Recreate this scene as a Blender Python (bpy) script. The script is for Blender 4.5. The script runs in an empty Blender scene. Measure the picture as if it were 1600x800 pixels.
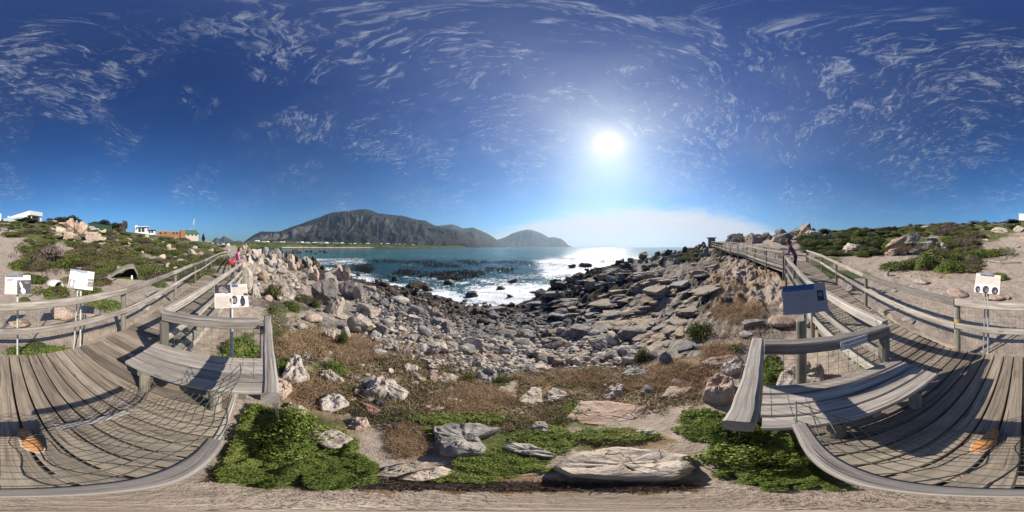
import bpy, bmesh, math, random
import numpy as np
from mathutils import Vector, Matrix

rnd = random.Random(7)
RS = np.random.RandomState(11)
SC = bpy.context.scene
COL = SC.collection
PI = math.pi
HOR = 386.0                      # horizon row of the 1600x800 panorama
LATMAX = 90.0 * HOR / (800.0 - HOR)
DEG_Y = (LATMAX + 90.0) / 800.0
SEA = -6.5
DECK = -1.65                     # deck level below the eye

# ------------------------------------------------------------------ helpers: directions
def az_of(px): return math.radians((px - 800.0) * 0.225)
def el_of(py): return math.radians((HOR - py) * DEG_Y)
def at_d(px, py, d):
    a, e = az_of(px), el_of(py)
    return Vector((d * math.sin(a), d * math.cos(a), d * math.tan(e)))
def at_z(px, py, z):
    return at_d(px, py, z / math.tan(el_of(py)))
def px_of(x, y): return 800.0 + math.degrees(math.atan2(x, y)) / 0.225

# ------------------------------------------------------------------ helpers: noise (numpy value noise)
def _h2(ix, iy, s):
    n = (ix.astype(np.int64) * 374761393 + iy.astype(np.int64) * 668265263 + s * 974634777) & 0xFFFFFFFF
    n = ((n ^ (n >> 13)) * 1274126177) & 0xFFFFFFFF
    n = n ^ (n >> 16)
    return (n & 0xFFFF) / 32767.5 - 1.0
def vn2(x, y, s=0):
    x0 = np.floor(x); y0 = np.floor(y)
    fx = x - x0; fy = y - y0
    u = fx * fx * fx * (fx * (fx * 6 - 15) + 10); v = fy * fy * fy * (fy * (fy * 6 - 15) + 10)
    a = _h2(x0, y0, s); b = _h2(x0 + 1, y0, s); c = _h2(x0, y0 + 1, s); d = _h2(x0 + 1, y0 + 1, s)
    return (a * (1 - u) + b * u) * (1 - v) + (c * (1 - u) + d * u) * v
def fbm2(x, y, o=4, g=0.5, s=0):
    t = 0; a = 1.0; w = 0
    for i in range(o):
        t = t + a * vn2(x, y, s + i * 17); w += a
        x = x * 2.03 + 5.1; y = y * 2.03 - 3.7; a *= g
    return t / w
def ridge2(x, y, o=4, g=0.5, s=0):
    t = 0; a = 1.0; w = 0
    for i in range(o):
        t = t + a * (1 - 2 * np.abs(vn2(x, y, s + i * 13))); w += a
        x = x * 2.07 + 3.1; y = y * 2.07 - 1.7; a *= g
    return t / w
def _h3(ix, iy, iz, s):
    n = (ix.astype(np.int64) * 374761393 + iy.astype(np.int64) * 668265263 + iz.astype(np.int64) * 2147483647 + s * 974634777) & 0xFFFFFFFF
    n = ((n ^ (n >> 13)) * 1274126177) & 0xFFFFFFFF
    n = n ^ (n >> 16)
    return (n & 0xFFFF) / 32767.5 - 1.0
def vn3(p, s=0):
    f0 = np.floor(p); f = p - f0
    w = f * f * (3 - 2 * f)
    r = 0
    for i in (0, 1):
        for j in (0, 1):
            for k in (0, 1):
                c = _h3(f0[:, 0] + i, f0[:, 1] + j, f0[:, 2] + k, s)
                r = r + c * (w[:, 0] if i else 1 - w[:, 0]) * (w[:, 1] if j else 1 - w[:, 1]) * (w[:, 2] if k else 1 - w[:, 2])
    return r
def fbm3(p, o=3, g=0.5, s=0):
    t = 0; a = 1.0; w = 0
    for i in range(o):
        t = t + a * vn3(p, s + 7 * i); w += a; p = p * 2.03 + 1.7; a *= g
    return t / w
def sstep(a, b, x):
    t = np.clip((x - a) / (b - a), 0, 1)
    return t * t * (3 - 2 * t)

# ------------------------------------------------------------------ helpers: meshes and objects
def mesh_np(name, V, F, attrs=None, smooth=True, mat=None):
    """V (n,3), F (m,k) constant k or a list of tuples"""
    me = bpy.data.meshes.new(name)
    V = np.asarray(V, dtype=np.float32)
    if isinstance(F, np.ndarray):
        m, k = F.shape
        me.vertices.add(len(V)); me.vertices.foreach_set('co', V.ravel())
        me.loops.add(m * k); me.loops.foreach_set('vertex_index', F.astype(np.int32).ravel())
        me.polygons.add(m)
        me.polygons.foreach_set('loop_start', np.arange(0, m * k, k, dtype=np.int32))
        me.polygons.foreach_set('loop_total', np.full(m, k, dtype=np.int32))
        me.update(calc_edges=True)
    else:
        me.from_pydata([tuple(v) for v in V.tolist()], [], F)
        me.update()
    if attrs:
        for nm, a in attrs.items():
            a = np.asarray(a, dtype=np.float32)
            if a.ndim == 2:
                at = me.attributes.new(nm, 'FLOAT_VECTOR', 'POINT'); at.data.foreach_set('vector', a.ravel())
            else:
                at = me.attributes.new(nm, 'FLOAT', 'POINT'); at.data.foreach_set('value', a)
    if smooth:
        me.polygons.foreach_set('use_smooth', np.ones(len(me.polygons), dtype=bool))
    if mat is not None:
        me.materials.append(mat)
    return me
def link(name, me, parent=None, loc=None, mat=None):
    o = bpy.data.objects.new(name, me); COL.objects.link(o)
    if mat is not None and me is not None and len(me.materials) == 0: me.materials.append(mat)
    if parent is not None: o.parent = parent
    if loc is not None: o.location = loc
    return o
TAGGED = []
def tag(o, label, cat, group=None, kind=None, order=False):
    o['label'] = label; o['category'] = cat
    if group: o['group'] = group
    if kind: o['kind'] = kind
    TAGGED.append(o)
    return o
def thing(name, label, cat, loc=(0, 0, 0), rz=0.0, group=None):
    o = bpy.data.objects.new(name, None); COL.objects.link(o)
    o.empty_display_size = 0.2
    o.location = loc; o.rotation_euler = (0, 0, rz)
    return tag(o, label, cat, group)
def structure(name, me, kind='structure'):
    o = link(name, me); o['kind'] = kind
    return o

class MB:
    """collects boxes, beams and tubes into one mesh with a 'grain' vector per vertex"""
    def __init__(s): s.v = []; s.f = []; s.g = []; s.mi = []
    def add(s, vs, fs, gs=None, mi=0):
        b = len(s.v)
        s.v += [tuple(v) for v in vs]
        s.g += gs if gs is not None else [(v[0], v[1], 0.0) for v in vs]
        for f in fs:
            s.f.append(tuple(b + i for i in f)); s.mi.append(mi)
    def beam(s, p0, p1, w, h, ch=0.006, seg=1, up=(0, 0, 1), wob=0.0, mi=0, trim=0.0):
        """chamfered bar from p0 to p1, w wide (sideways) and h tall, centred on the line"""
        p0 = Vector(p0); p1 = Vector(p1); d = p1 - p0; L = d.length
        if L < 1e-6: return
        d.normalize(); up = Vector(up)
        side = d.cross(up); side.normalize(); u = side.cross(d); u.normalize()
        a, b = w / 2, h / 2; c = min(ch, a * .6, b * .6)
        prof = [(-a + c, -b), (a - c, -b), (a, -b + c), (a, b - c), (a - c, b), (-a + c, b), (-a, b - c), (-a, -b + c)]
        r = rnd.random() * 60; r2 = rnd.random() * 60
        vs = []; gs = []
        for i in range(seg + 1):
            t = i / seg
            ox = rnd.uniform(-wob, wob); oz = rnd.uniform(-wob, wob)
            c0 = p0 + d * (L * t)
            for (x, z) in prof:
                vs.append(c0 + side * (x + ox) + u * (z + oz))
                gs.append((L * t + r, x + z * 0.7 + r2, r))
        fs = []
        n = 8
        for i in range(seg):
            for k in range(n):
                fs.append((i * n + k, i * n + (k + 1) % n, (i + 1) * n + (k + 1) % n, (i + 1) * n + k))
        fs.append(tuple(range(n - 1, -1, -1))); fs.append(tuple(seg * n + k for k in range(n)))
        s.add(vs, fs, gs, mi)
    def tube(s, pts, rad, n=8, cap=True, mi=0):
        pts = [Vector(p) for p in pts]
        rads = rad if isinstance(rad, (list, tuple)) else [rad] * len(pts)
        r = rnd.random() * 60
        vs = []; gs = []; L = 0.0
        for i, p in enumerate(pts):
            if i == 0: d = pts[1] - p
            elif i == len(pts) - 1: d = p - pts[i - 1]
            else: d = pts[i + 1] - pts[i - 1]
            if i: L += (p - pts[i - 1]).length
            d.normalize()
            a = d.cross(Vector((0, 0, 1)))
            if a.length < 1e-3: a = d.cross(Vector((1, 0, 0)))
            a.normalize(); b = a.cross(d)
            for k in range(n):
                t = 2 * PI * k / n
                vs.append(p + (a * math.cos(t) + b * math.sin(t)) * rads[i])
                gs.append((L + r, rads[i] * t + r, r))
        fs = []
        for i in range(len(pts) - 1):
            for k in range(n):
                fs.append((i * n + k, i * n + (k + 1) % n, (i + 1) * n + (k + 1) % n, (i + 1) * n + k))
        if cap:
            fs.append(tuple(range(n - 1, -1, -1))); fs.append(tuple((len(pts) - 1) * n + k for k in range(n)))
        s.add(vs, fs, gs, mi)
    def box(s, c, size, rz=0.0, mi=0):
        x, y, z = size[0] / 2, size[1] / 2, size[2] / 2
        R = Matrix.Rotation(rz, 3, 'Z'); c = Vector(c)
        vs = [c + R @ Vector((sx * x, sy * y, sz * z)) for sx in (-1, 1) for sy in (-1, 1) for sz in (-1, 1)]
        fs = [(0, 1, 3, 2), (4, 6, 7, 5), (0, 4, 5, 1), (2, 3, 7, 6), (0, 2, 6, 4), (1, 5, 7, 3)]
        s.add(vs, fs, None, mi)
    def poly(s, pts, mi=0):
        s.add(pts, [tuple(range(len(pts)))], None, mi)
    def build(s, name, mat, parent=None, smooth=False, loc=None):
        me = bpy.data.meshes.new(name)
        me.from_pydata([tuple(v) for v in s.v], [], s.f)
        at = me.attributes.new('grain', 'FLOAT_VECTOR', 'POINT')
        at.data.foreach_set('vector', np.asarray(s.g, dtype=np.float32).ravel())
        mats = mat if isinstance(mat, (list, tuple)) else [mat]
        for m in mats: me.materials.append(m)
        if len(mats) > 1: me.polygons.foreach_set('material_index', np.asarray(s.mi, dtype=np.int32))
        if smooth: me.polygons.foreach_set('use_smooth', np.ones(len(me.polygons), dtype=bool))
        me.update()
        o = link(name, me, parent)
        if loc is not None: o.location = loc
        return o

# ------------------------------------------------------------------ helpers: node trees
class NT:
    def __init__(s, tree): s.t = tree; s.n = tree.nodes; s.l = tree.links
    def node(s, typ, **kw):
        n = s.n.new(typ)
        for k, v in kw.items(): setattr(n, k, v)
        return n
    def setin(s, n, key, v):
        sock = n.inputs[key]
        if hasattr(v, 'is_output') or isinstance(v, bpy.types.NodeSocket): s.l.new(v, sock)
        else: sock.default_value = v
    def math(s, op, a, b=0.0, c=None, clamp=False):
        n = s.node('ShaderNodeMath', operation=op, use_clamp=clamp)
        s.setin(n, 0, a); s.setin(n, 1, b)
        if c is not None: s.setin(n, 2, c)
        return n.outputs[0]
    def vmath(s, op, a, b=(0, 0, 0), out=0):
        n = s.node('ShaderNodeVectorMath', operation=op)
        s.setin(n, 0, a)
        if op == 'SCALE': s.setin(n, 'Scale', b)
        elif op not in ('NORMALIZE', 'LENGTH'): s.setin(n, 1, b)
        return n.outputs[out]
    def mix(s, f, a, b, mode='MIX'):
        n = s.node('ShaderNodeMix', data_type='RGBA', blend_type=mode)
        n.clamp_factor = True
        s.setin(n, 0, f); s.setin(n, 6, a); s.setin(n, 7, b)
        return n.outputs[2]
    def ramp(s, f, stops, interp='LINEAR'):
        n = s.node('ShaderNodeValToRGB'); r = n.color_ramp; r.interpolation = interp
        while len(r.elements) < len(stops): r.elements.new(0.5)
        for e, (p, c) in zip(r.elements, stops):
            e.position = p; e.color = c if len(c) == 4 else (*c, 1)
        s.setin(n, 0, f)
        return n.outputs[0]
    def step(s, f, a, b):
        n = s.node('ShaderNodeMapRange', interpolation_type='SMOOTHSTEP')
        s.setin(n, 0, f); s.setin(n, 1, a); s.setin(n, 2, b); s.setin(n, 3, 0.0); s.setin(n, 4, 1.0)
        return n.outputs[0]
    def noise(s, vec, scale, detail=4.0, rough=0.55, dist=0.0, out=0):
        n = s.node('ShaderNodeTexNoise')
        if vec is not None: s.setin(n, 'Vector', vec)
        s.setin(n, 'Scale', scale); s.setin(n, 'Detail', detail); s.setin(n, 'Roughness', rough); s.setin(n, 'Distortion', dist)
        return n.outputs[out]
    def voro(s, vec, scale, feature='F1', out=0, rand=1.0):
        n = s.node('ShaderNodeTexVoronoi', feature=feature)
        s.setin(n, 'Vector', vec); s.setin(n, 'Scale', scale); s.setin(n, 'Randomness', rand)
        return n.outputs[out]
    def mapv(s, vec, scale=(1, 1, 1), rot=(0, 0, 0), loc=(0, 0, 0)):
        n = s.node('ShaderNodeMapping')
        s.setin(n, 0, vec); s.setin(n, 1, loc); s.setin(n, 2, rot); s.setin(n, 3, scale)
        return n.outputs[0]
    def attr(s, name, out='Fac'):
        n = s.node('ShaderNodeAttribute', attribute_name=name)
        return n.outputs[out]
    def bump(s, h, strength=0.5, dist=0.02):
        n = s.node('ShaderNodeBump')
        s.setin(n, 'Strength', strength); s.setin(n, 'Distance', dist); s.setin(n, 'Height', h)
        return n.outputs[0]
    def pos(s): return s.node('ShaderNodeNewGeometry').outputs['Position']
    def rand(s): return s.node('ShaderNodeObjectInfo').outputs['Random']
def new_mat(name, rough=0.8, spec=0.3):
    m = bpy.data.materials.new(name); m.use_nodes = True
    t = NT(m.node_tree)
    b = m.node_tree.nodes['Principled BSDF']
    b.inputs['Roughness'].default_value = rough
    b.inputs['Specular IOR Level'].default_value = spec
    return m, t, b
def flat(name, col, rough=0.7, spec=0.3, var=0.12, scale=30.0):
    m, t, b = new_mat(name, rough, spec)
    n = t.noise(t.pos(), scale, 3.0)
    c = t.mix(t.step(n, 0.3, 0.7), (*[x * (1 - var) for x in col], 1), (*[min(1, x * (1 + var)) for x in col], 1))
    t.setin(b, 'Base Color', c)
    return m
SUN_POWER = 5.0
SKY_TINT = (0.60, 0.97, 1.20)
SKY_GAMMA = 1.25
SKY_GAIN = 1.0
BG = 0.1
HAZE = 6.0e-5
EXPOSURE = 0.40
SKYK = 0.66
# cirrus patches: panorama place, angular radius, weight
CLOUDS = [(470, 100, 10, .8), (430, 45, 13, .6), (520, 60, 12, .55), (90, 150, 13, .7), (110, 75, 16, .6), (20, 120, 12, .6), (230, 75, 10, .5), (620, 165, 6, .8), (600, 70, 14, .55), (690, 265, 10, .7), (620, 235, 9, .7), (560, 215, 8, .6), (480, 185, 8, .55),
          (840, 170, 24, .9), (820, 245, 13, .85), (760, 90, 20, .65), (960, 70, 20, .75), (1080, 80, 18, .65), (1050, 230, 18, .75), (1120, 200, 16, .65), (1310, 150, 14, .6), (1270, 215, 10, .65), (1440, 255, 14, .85),
          (1430, 200, 14, .5), (1570, 310, 9, .75), (1460, 80, 20, .6), (1240, 60, 22, .65), (1540, 240, 10, .5), (310, 165, 8, .65), (200, 215, 8, .4), (300, 290, 10, .5), (120, 298, 10, .45), (1250, 320, 14, .7), (1130, 315, 14, .75), (20, 300, 7, .5), (720, 300, 10, .5), (640, 320, 8, .4), (860, 40, 22, .5)]
# ------------------------------------------------------------------ materials
def wood_mat(name, lo, hi, rough=0.85, crack=0.5):
    m, t, b = new_mat(name, rough, 0.2)
    g = t.attr('grain', 'Vector')
    sep = t.node('ShaderNodeSeparateXYZ'); t.l.new(g, sep.inputs[0])
    fine = t.noise(t.mapv(g, (2.5, 70, 1)), 1.0, 5.0, 0.65, 0.4)
    wide = t.noise(t.mapv(g, (1.2, 12, 1)), 1.0, 4.0, 0.6, 0.8)
    knot = t.voro(t.mapv(g, (1.6, 9, 1)), 1.0, 'F1')
    kn = t.step(knot, 0.12, 0.03)
    board = t.node('ShaderNodeTexWhiteNoise', noise_dimensions='1D'); t.l.new(sep.outputs[2], board.inputs['W'])
    f = t.math('ADD', t.math('MULTIPLY', fine, 0.55), t.math('MULTIPLY', wide, 0.45))
    c = t.mix(t.step(f, 0.32, 0.66), (*lo, 1), (*hi, 1))
    tint = t.ramp(board.outputs[0], [(0, (0.50, 0.48, 0.47)), (0.3, (0.84, 0.81, 0.78)), (0.6, (1.0, 0.96, 0.90)), (1, (1.16, 1.13, 1.10))])
    c = t.mix(1.0, c, tint, 'MULTIPLY')
    cr = t.step(t.noise(t.mapv(g, (1.4, 46, 1)), 1.0, 3.0, 0.55, 0.2), 0.39, 0.33)
    c = t.mix(t.math('MULTIPLY', cr, crack), c, (lo[0] * .3, lo[1] * .28, lo[2] * .26, 1))
    c = t.mix(t.math('MULTIPLY', kn, 0.8), c, (lo[0] * .5, lo[1] * .42, lo[2] * .34, 1))
    stain = t.step(t.noise(t.pos(), 5.0, 5.0, 0.7), 0.54, 0.70)
    c = t.mix(t.math('MULTIPLY', stain, 0.35), c, (lo[0] * .75, lo[1] * .72, lo[2] * .66, 1))
    t.setin(b, 'Base Color', c)
    h = t.math('SUBTRACT', t.math('ADD', fine, t.math('MULTIPLY', wide, 0.6)), t.math('MULTIPLY', cr, 0.7))
    t.setin(b, 'Normal', t.bump(h, 0.5, 0.006))
    return m
M = {}
M['deck'] = wood_mat('weathered_decking', (0.16, 0.135, 0.108), (0.41, 0.345, 0.272))
M['rail'] = wood_mat('weathered_rail', (0.22, 0.20, 0.178), (0.52, 0.48, 0.435))
M['post'] = wood_mat('weathered_post', (0.15, 0.143, 0.118), (0.37, 0.345, 0.285), crack=0.3)
M['pale_wood'] = wood_mat('pale_fascia', (0.30, 0.28, 0.25), (0.55, 0.52, 0.47), crack=0.3)
M['driftwood'] = wood_mat('driftwood', (0.28, 0.24, 0.19), (0.52, 0.46, 0.38))
M['wire'] = flat('green_coated_wire', (0.085, 0.105, 0.088), 0.5, 0.4)
M['wire_grey'] = flat('galvanised_wire', (0.22, 0.25, 0.21), 0.5, 0.4)
M['white_metal'] = flat('white_painted_post', (0.66, 0.65, 0.60), 0.5, 0.4, 0.1, 60)
M['grey_metal'] = flat('galvanised_post', (0.34, 0.37, 0.40), 0.45, 0.4)
M['panel'] = flat('sign_panel', (0.70, 0.60, 0.51), 0.4, 0.4, 0.03)
M['panel_shaded'] = flat('sign_panel_shaded', (0.36, 0.315, 0.315), 0.4, 0.4, 0.03)  # panel of the sign by the ramp, its shade put into a darker colour
M['navy'] = flat('sign_header', (0.045, 0.11, 0.25), 0.4, 0.4, 0.08)
M['photo_dark'] = flat('sign_photo_dark', (0.045, 0.04, 0.05), 0.4, 0.4, 0.6, 45)
M['photo_mid'] = flat('sign_photo_mid', (0.23, 0.18, 0.18), 0.4, 0.4, 0.6, 60)
M['ink'] = flat('sign_ink', (0.03, 0.035, 0.08), 0.5, 0.3)
M['text_line'] = flat('sign_text', (0.36, 0.31, 0.28), 0.5, 0.3)
M['white'] = flat('white_print', (0.78, 0.77, 0.77), 0.5, 0.3, 0.03)
M['pinkprint'] = flat('pink_print', (0.55, 0.25, 0.24), 0.5, 0.3)
M['notice'] = flat('notice_plate', (0.62, 0.64, 0.68), 0.4, 0.4, 0.05)
M['plaster'] = flat('white_plaster', (0.80, 0.80, 0.79), 0.8, 0.2, 0.03, 1.0)
M['brickwall'] = flat('orange_brick', (0.30, 0.145, 0.075), 0.85, 0.2, 0.2, 3.0)
M['greenroof'] = flat('green_roof', (0.06, 0.13, 0.095), 0.6, 0.3, 0.15, 1.5)
M['glass'] = flat('dark_glass', (0.03, 0.045, 0.055), 0.08, 0.6)
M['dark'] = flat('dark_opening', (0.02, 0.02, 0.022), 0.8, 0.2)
M['balustrade'] = flat('pale_glass_balustrade', (0.35, 0.44, 0.46), 0.1, 0.6)
M['tile'] = flat('roof_tile', (0.22, 0.13, 0.09), 0.8, 0.2)
M['greytile'] = flat('grey_roof', (0.16, 0.16, 0.17), 0.8, 0.2)
M['cream'] = flat('cream_plaster', (0.55, 0.49, 0.40), 0.8, 0.2)
M['burrow'] = flat('burrow_shell', (0.62, 0.60, 0.53), 0.85, 0.2, 0.25, 14)
M['netcloth'] = flat('green_shade_cloth', (0.035, 0.075, 0.055), 0.9, 0.1)
M['tan'] = flat('tan_suede', (0.44, 0.20, 0.075), 0.85, 0.2, 0.15, 50)
M['sole'] = flat('pale_sole', (0.55, 0.50, 0.42), 0.8, 0.2)
M['skin'] = flat('skin', (0.50, 0.27, 0.19), 0.55, 0.35, 0.04)
M['pinktop'] = flat('pink_cotton', (0.58, 0.22, 0.32), 0.9, 0.1, 0.08)
M['purpletop'] = flat('mauve_cotton', (0.20, 0.085, 0.14), 0.9, 0.1, 0.08)
M['denim'] = flat('dark_denim', (0.035, 0.045, 0.075), 0.9, 0.1)
M['redbag'] = flat('red_fabric', (0.55, 0.03, 0.03), 0.7, 0.2, 0.05)
M['hair'] = flat('brown_hair', (0.13, 0.06, 0.03), 0.6, 0.3, 0.3, 60)
M['eye'] = flat('eye', (0.02, 0.015, 0.012), 0.2, 0.5)
M['yellow'] = flat('yellow_paint', (0.55, 0.40, 0.05), 0.6, 0.3)

def rock_mat(name, c1, c2, c3, lichen=(0.07, 0.065, 0.055), orange=(0.42, 0.25, 0.10), lich=0.45, ora=0.15, sc=1.0, bump=0.6, strata=0.0, rough=0.9, spec=0.2):
    m, t, b = new_mat(name, rough, spec)
    p = t.pos(); r = t.rand()
    off = t.vmath('ADD', p, t.node('ShaderNodeCombineXYZ').outputs[0])
    n1 = t.noise(p, 3.0 * sc, 6.0, 0.62)
    n2 = t.noise(p, 14.0 * sc, 5.0, 0.65)
    n3 = t.noise(p, 1.1 * sc, 3.0, 0.5)
    n4 = t.noise(p, 42.0 * sc, 4.0, 0.7)
    c = t.mix(t.step(n1, 0.30, 0.70), (*c1, 1), (*c2, 1))
    c = t.mix(t.math('MULTIPLY', t.step(n2, 0.50, 0.66), 0.55), c, (*c3, 1))
    tint = t.ramp(r, [(0, (0.72, 0.72, 0.74)), (0.35, (1.0, 0.95, 0.90)), (0.7, (0.92, 0.93, 0.95)), (1, (1.15, 1.10, 1.03))])
    c = t.mix(1.0, c, tint, 'MULTIPLY')
    c = t.mix(t.math('MULTIPLY', t.step(t.math('ADD', n3, t.math('MULTIPLY', n2, 0.25)), 0.66, 0.78), ora), c, (*orange, 1))
    li = t.math('MULTIPLY', t.step(n4, 0.50, 0.64), t.step(n1, 0.40, 0.62))
    c = t.mix(t.math('MULTIPLY', li, lich), c, (*lichen, 1))
    crack = t.step(t.voro(t.vmath('ADD', p, t.vmath('SCALE', t.noise(p, 4 * sc, 3, 0.6, 0, 1), 0.35)), 2.2 * sc, 'DISTANCE_TO_EDGE'), 0.025, 0.0)
    c = t.mix(t.math('MULTIPLY', crack, 0.55), c, (*[x * .35 for x in c1], 1))
    t.setin(b, 'Base Color', c)
    h = t.math('ADD', t.math('MULTIPLY', n1, 0.9), t.math('ADD', t.math('MULTIPLY', n2, 0.5), t.math('MULTIPLY', n4, 0.22)))
    h = t.math('SUBTRACT', h, t.math('MULTIPLY', crack, 0.4))
    if strata:
        st = t.noise(t.mapv(p, (1.2, 1.2, 9.0), (0.35, 0.25, 0.2)), 1.6 * sc, 4.0, 0.6, 0.6)
        h = t.math('ADD', h, t.math('MULTIPLY', st, strata))
    t.setin(b, 'Normal', t.bump(h, bump, 0.10 / sc))
    return m
M['rock'] = rock_mat('pale_sandstone', (0.38, 0.325, 0.265), (0.60, 0.53, 0.445), (0.66, 0.61, 0.535), strata=0.3)
M['rock_pink'] = rock_mat('pinkish_sandstone', (0.34, 0.245, 0.195), (0.56, 0.43, 0.345), (0.58, 0.51, 0.44), ora=0.35, strata=0.4)
M['rock_red'] = rock_mat('rose_stone', (0.40, 0.20, 0.17), (0.50, 0.29, 0.25), (0.5, 0.33, 0.29), lich=0.1, ora=0.0)
M['rock_slope'] = rock_mat('slope_bedrock', (0.21, 0.170, 0.130), (0.45, 0.38, 0.30), (0.49, 0.425, 0.345), ora=0.3, strata=0.8)
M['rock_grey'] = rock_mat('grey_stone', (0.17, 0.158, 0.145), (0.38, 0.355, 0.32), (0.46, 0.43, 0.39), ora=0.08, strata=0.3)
M['rock_dark'] = rock_mat('dark_wet_stone', (0.040, 0.037, 0.034), (0.095, 0.088, 0.080), (0.14, 0.13, 0.118), ora=0.1, lich=0.3, strata=0.5, rough=0.55, spec=0.4)
M['rock_brown'] = rock_mat('algae_brown_stone', (0.038, 0.025, 0.016), (0.115, 0.07, 0.04), (0.16, 0.11, 0.07), orange=(0.15, 0.08, 0.02), ora=0.4, lich=0.3, rough=0.6, spec=0.35)

def leaf_mat(name, c_lo, c_mid, c_hi, rough=0.65, brown=None, bf=0.0):
    m, t, b = new_mat(name, rough, 0.25)
    tint = t.attr('tint'); r = t.rand()
    f = t.math('ADD', t.math('MULTIPLY', tint, 0.75), t.math('MULTIPLY', r, 0.25))
    c = t.ramp(f, [(0.05, c_lo), (0.5, c_mid), (0.95, c_hi)])
    if brown is not None:
        k = t.step(t.noise(t.pos(), 1.3, 3.0, 0.6), 0.62 - bf * 0.3, 0.72 - bf * 0.2)
        c = t.mix(t.math('MULTIPLY', k, 0.8), c, (*brown, 1))
    t.setin(b, 'Base Color', c)
    tr = t.node('ShaderNodeBsdfTranslucent'); t.setin(tr, 'Color', c)
    ms = t.node('ShaderNodeMixShader'); ms.inputs[0].default_value = 0.32
    out = m.node_tree.nodes['Material Output']
    t.l.new(b.outputs[0], ms.inputs[1]); t.l.new(tr.outputs[0], ms.inputs[2]); t.l.new(ms.outputs[0], out.inputs[0])
    return m
M['leaf_green'] = leaf_mat('bush_green', (0.036, 0.056, 0.014), (0.115, 0.145, 0.034), (0.235, 0.255, 0.075), brown=(0.13, 0.085, 0.055), bf=0.1)
M['leaf_olive'] = leaf_mat('bush_olive', (0.050, 0.054, 0.020), (0.135, 0.132, 0.052), (0.25, 0.225, 0.10), brown=(0.15, 0.10, 0.07), bf=0.3)
M['leaf_brown'] = leaf_mat('bush_brown', (0.060, 0.046, 0.040), (0.145, 0.108, 0.086), (0.24, 0.185, 0.145))
M['leaf_dark'] = leaf_mat('tree_dark', (0.010, 0.018, 0.008), (0.030, 0.045, 0.016), (0.075, 0.088, 0.032))
M['leaf_bright'] = leaf_mat('ground_cover_green', (0.045, 0.078, 0.015), (0.165, 0.22, 0.044), (0.40, 0.43, 0.13), brown=(0.15, 0.115, 0.06), bf=0.05)
M['straw'] = leaf_mat('dry_straw', (0.22, 0.14, 0.08), (0.46, 0.325, 0.20), (0.66, 0.51, 0.34), 0.8)
M['twig'] = leaf_mat('brown_twig', (0.045, 0.032, 0.026), (0.12, 0.088, 0.072), (0.24, 0.18, 0.14), 0.9)
M['bark'] = flat('grey_bark', (0.14, 0.115, 0.09), 0.9, 0.1, 0.3, 12)
M['kelp'] = leaf_mat('kelp', (0.010, 0.008, 0.006), (0.026, 0.017, 0.012), (0.060, 0.036, 0.020), 0.3)

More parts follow.
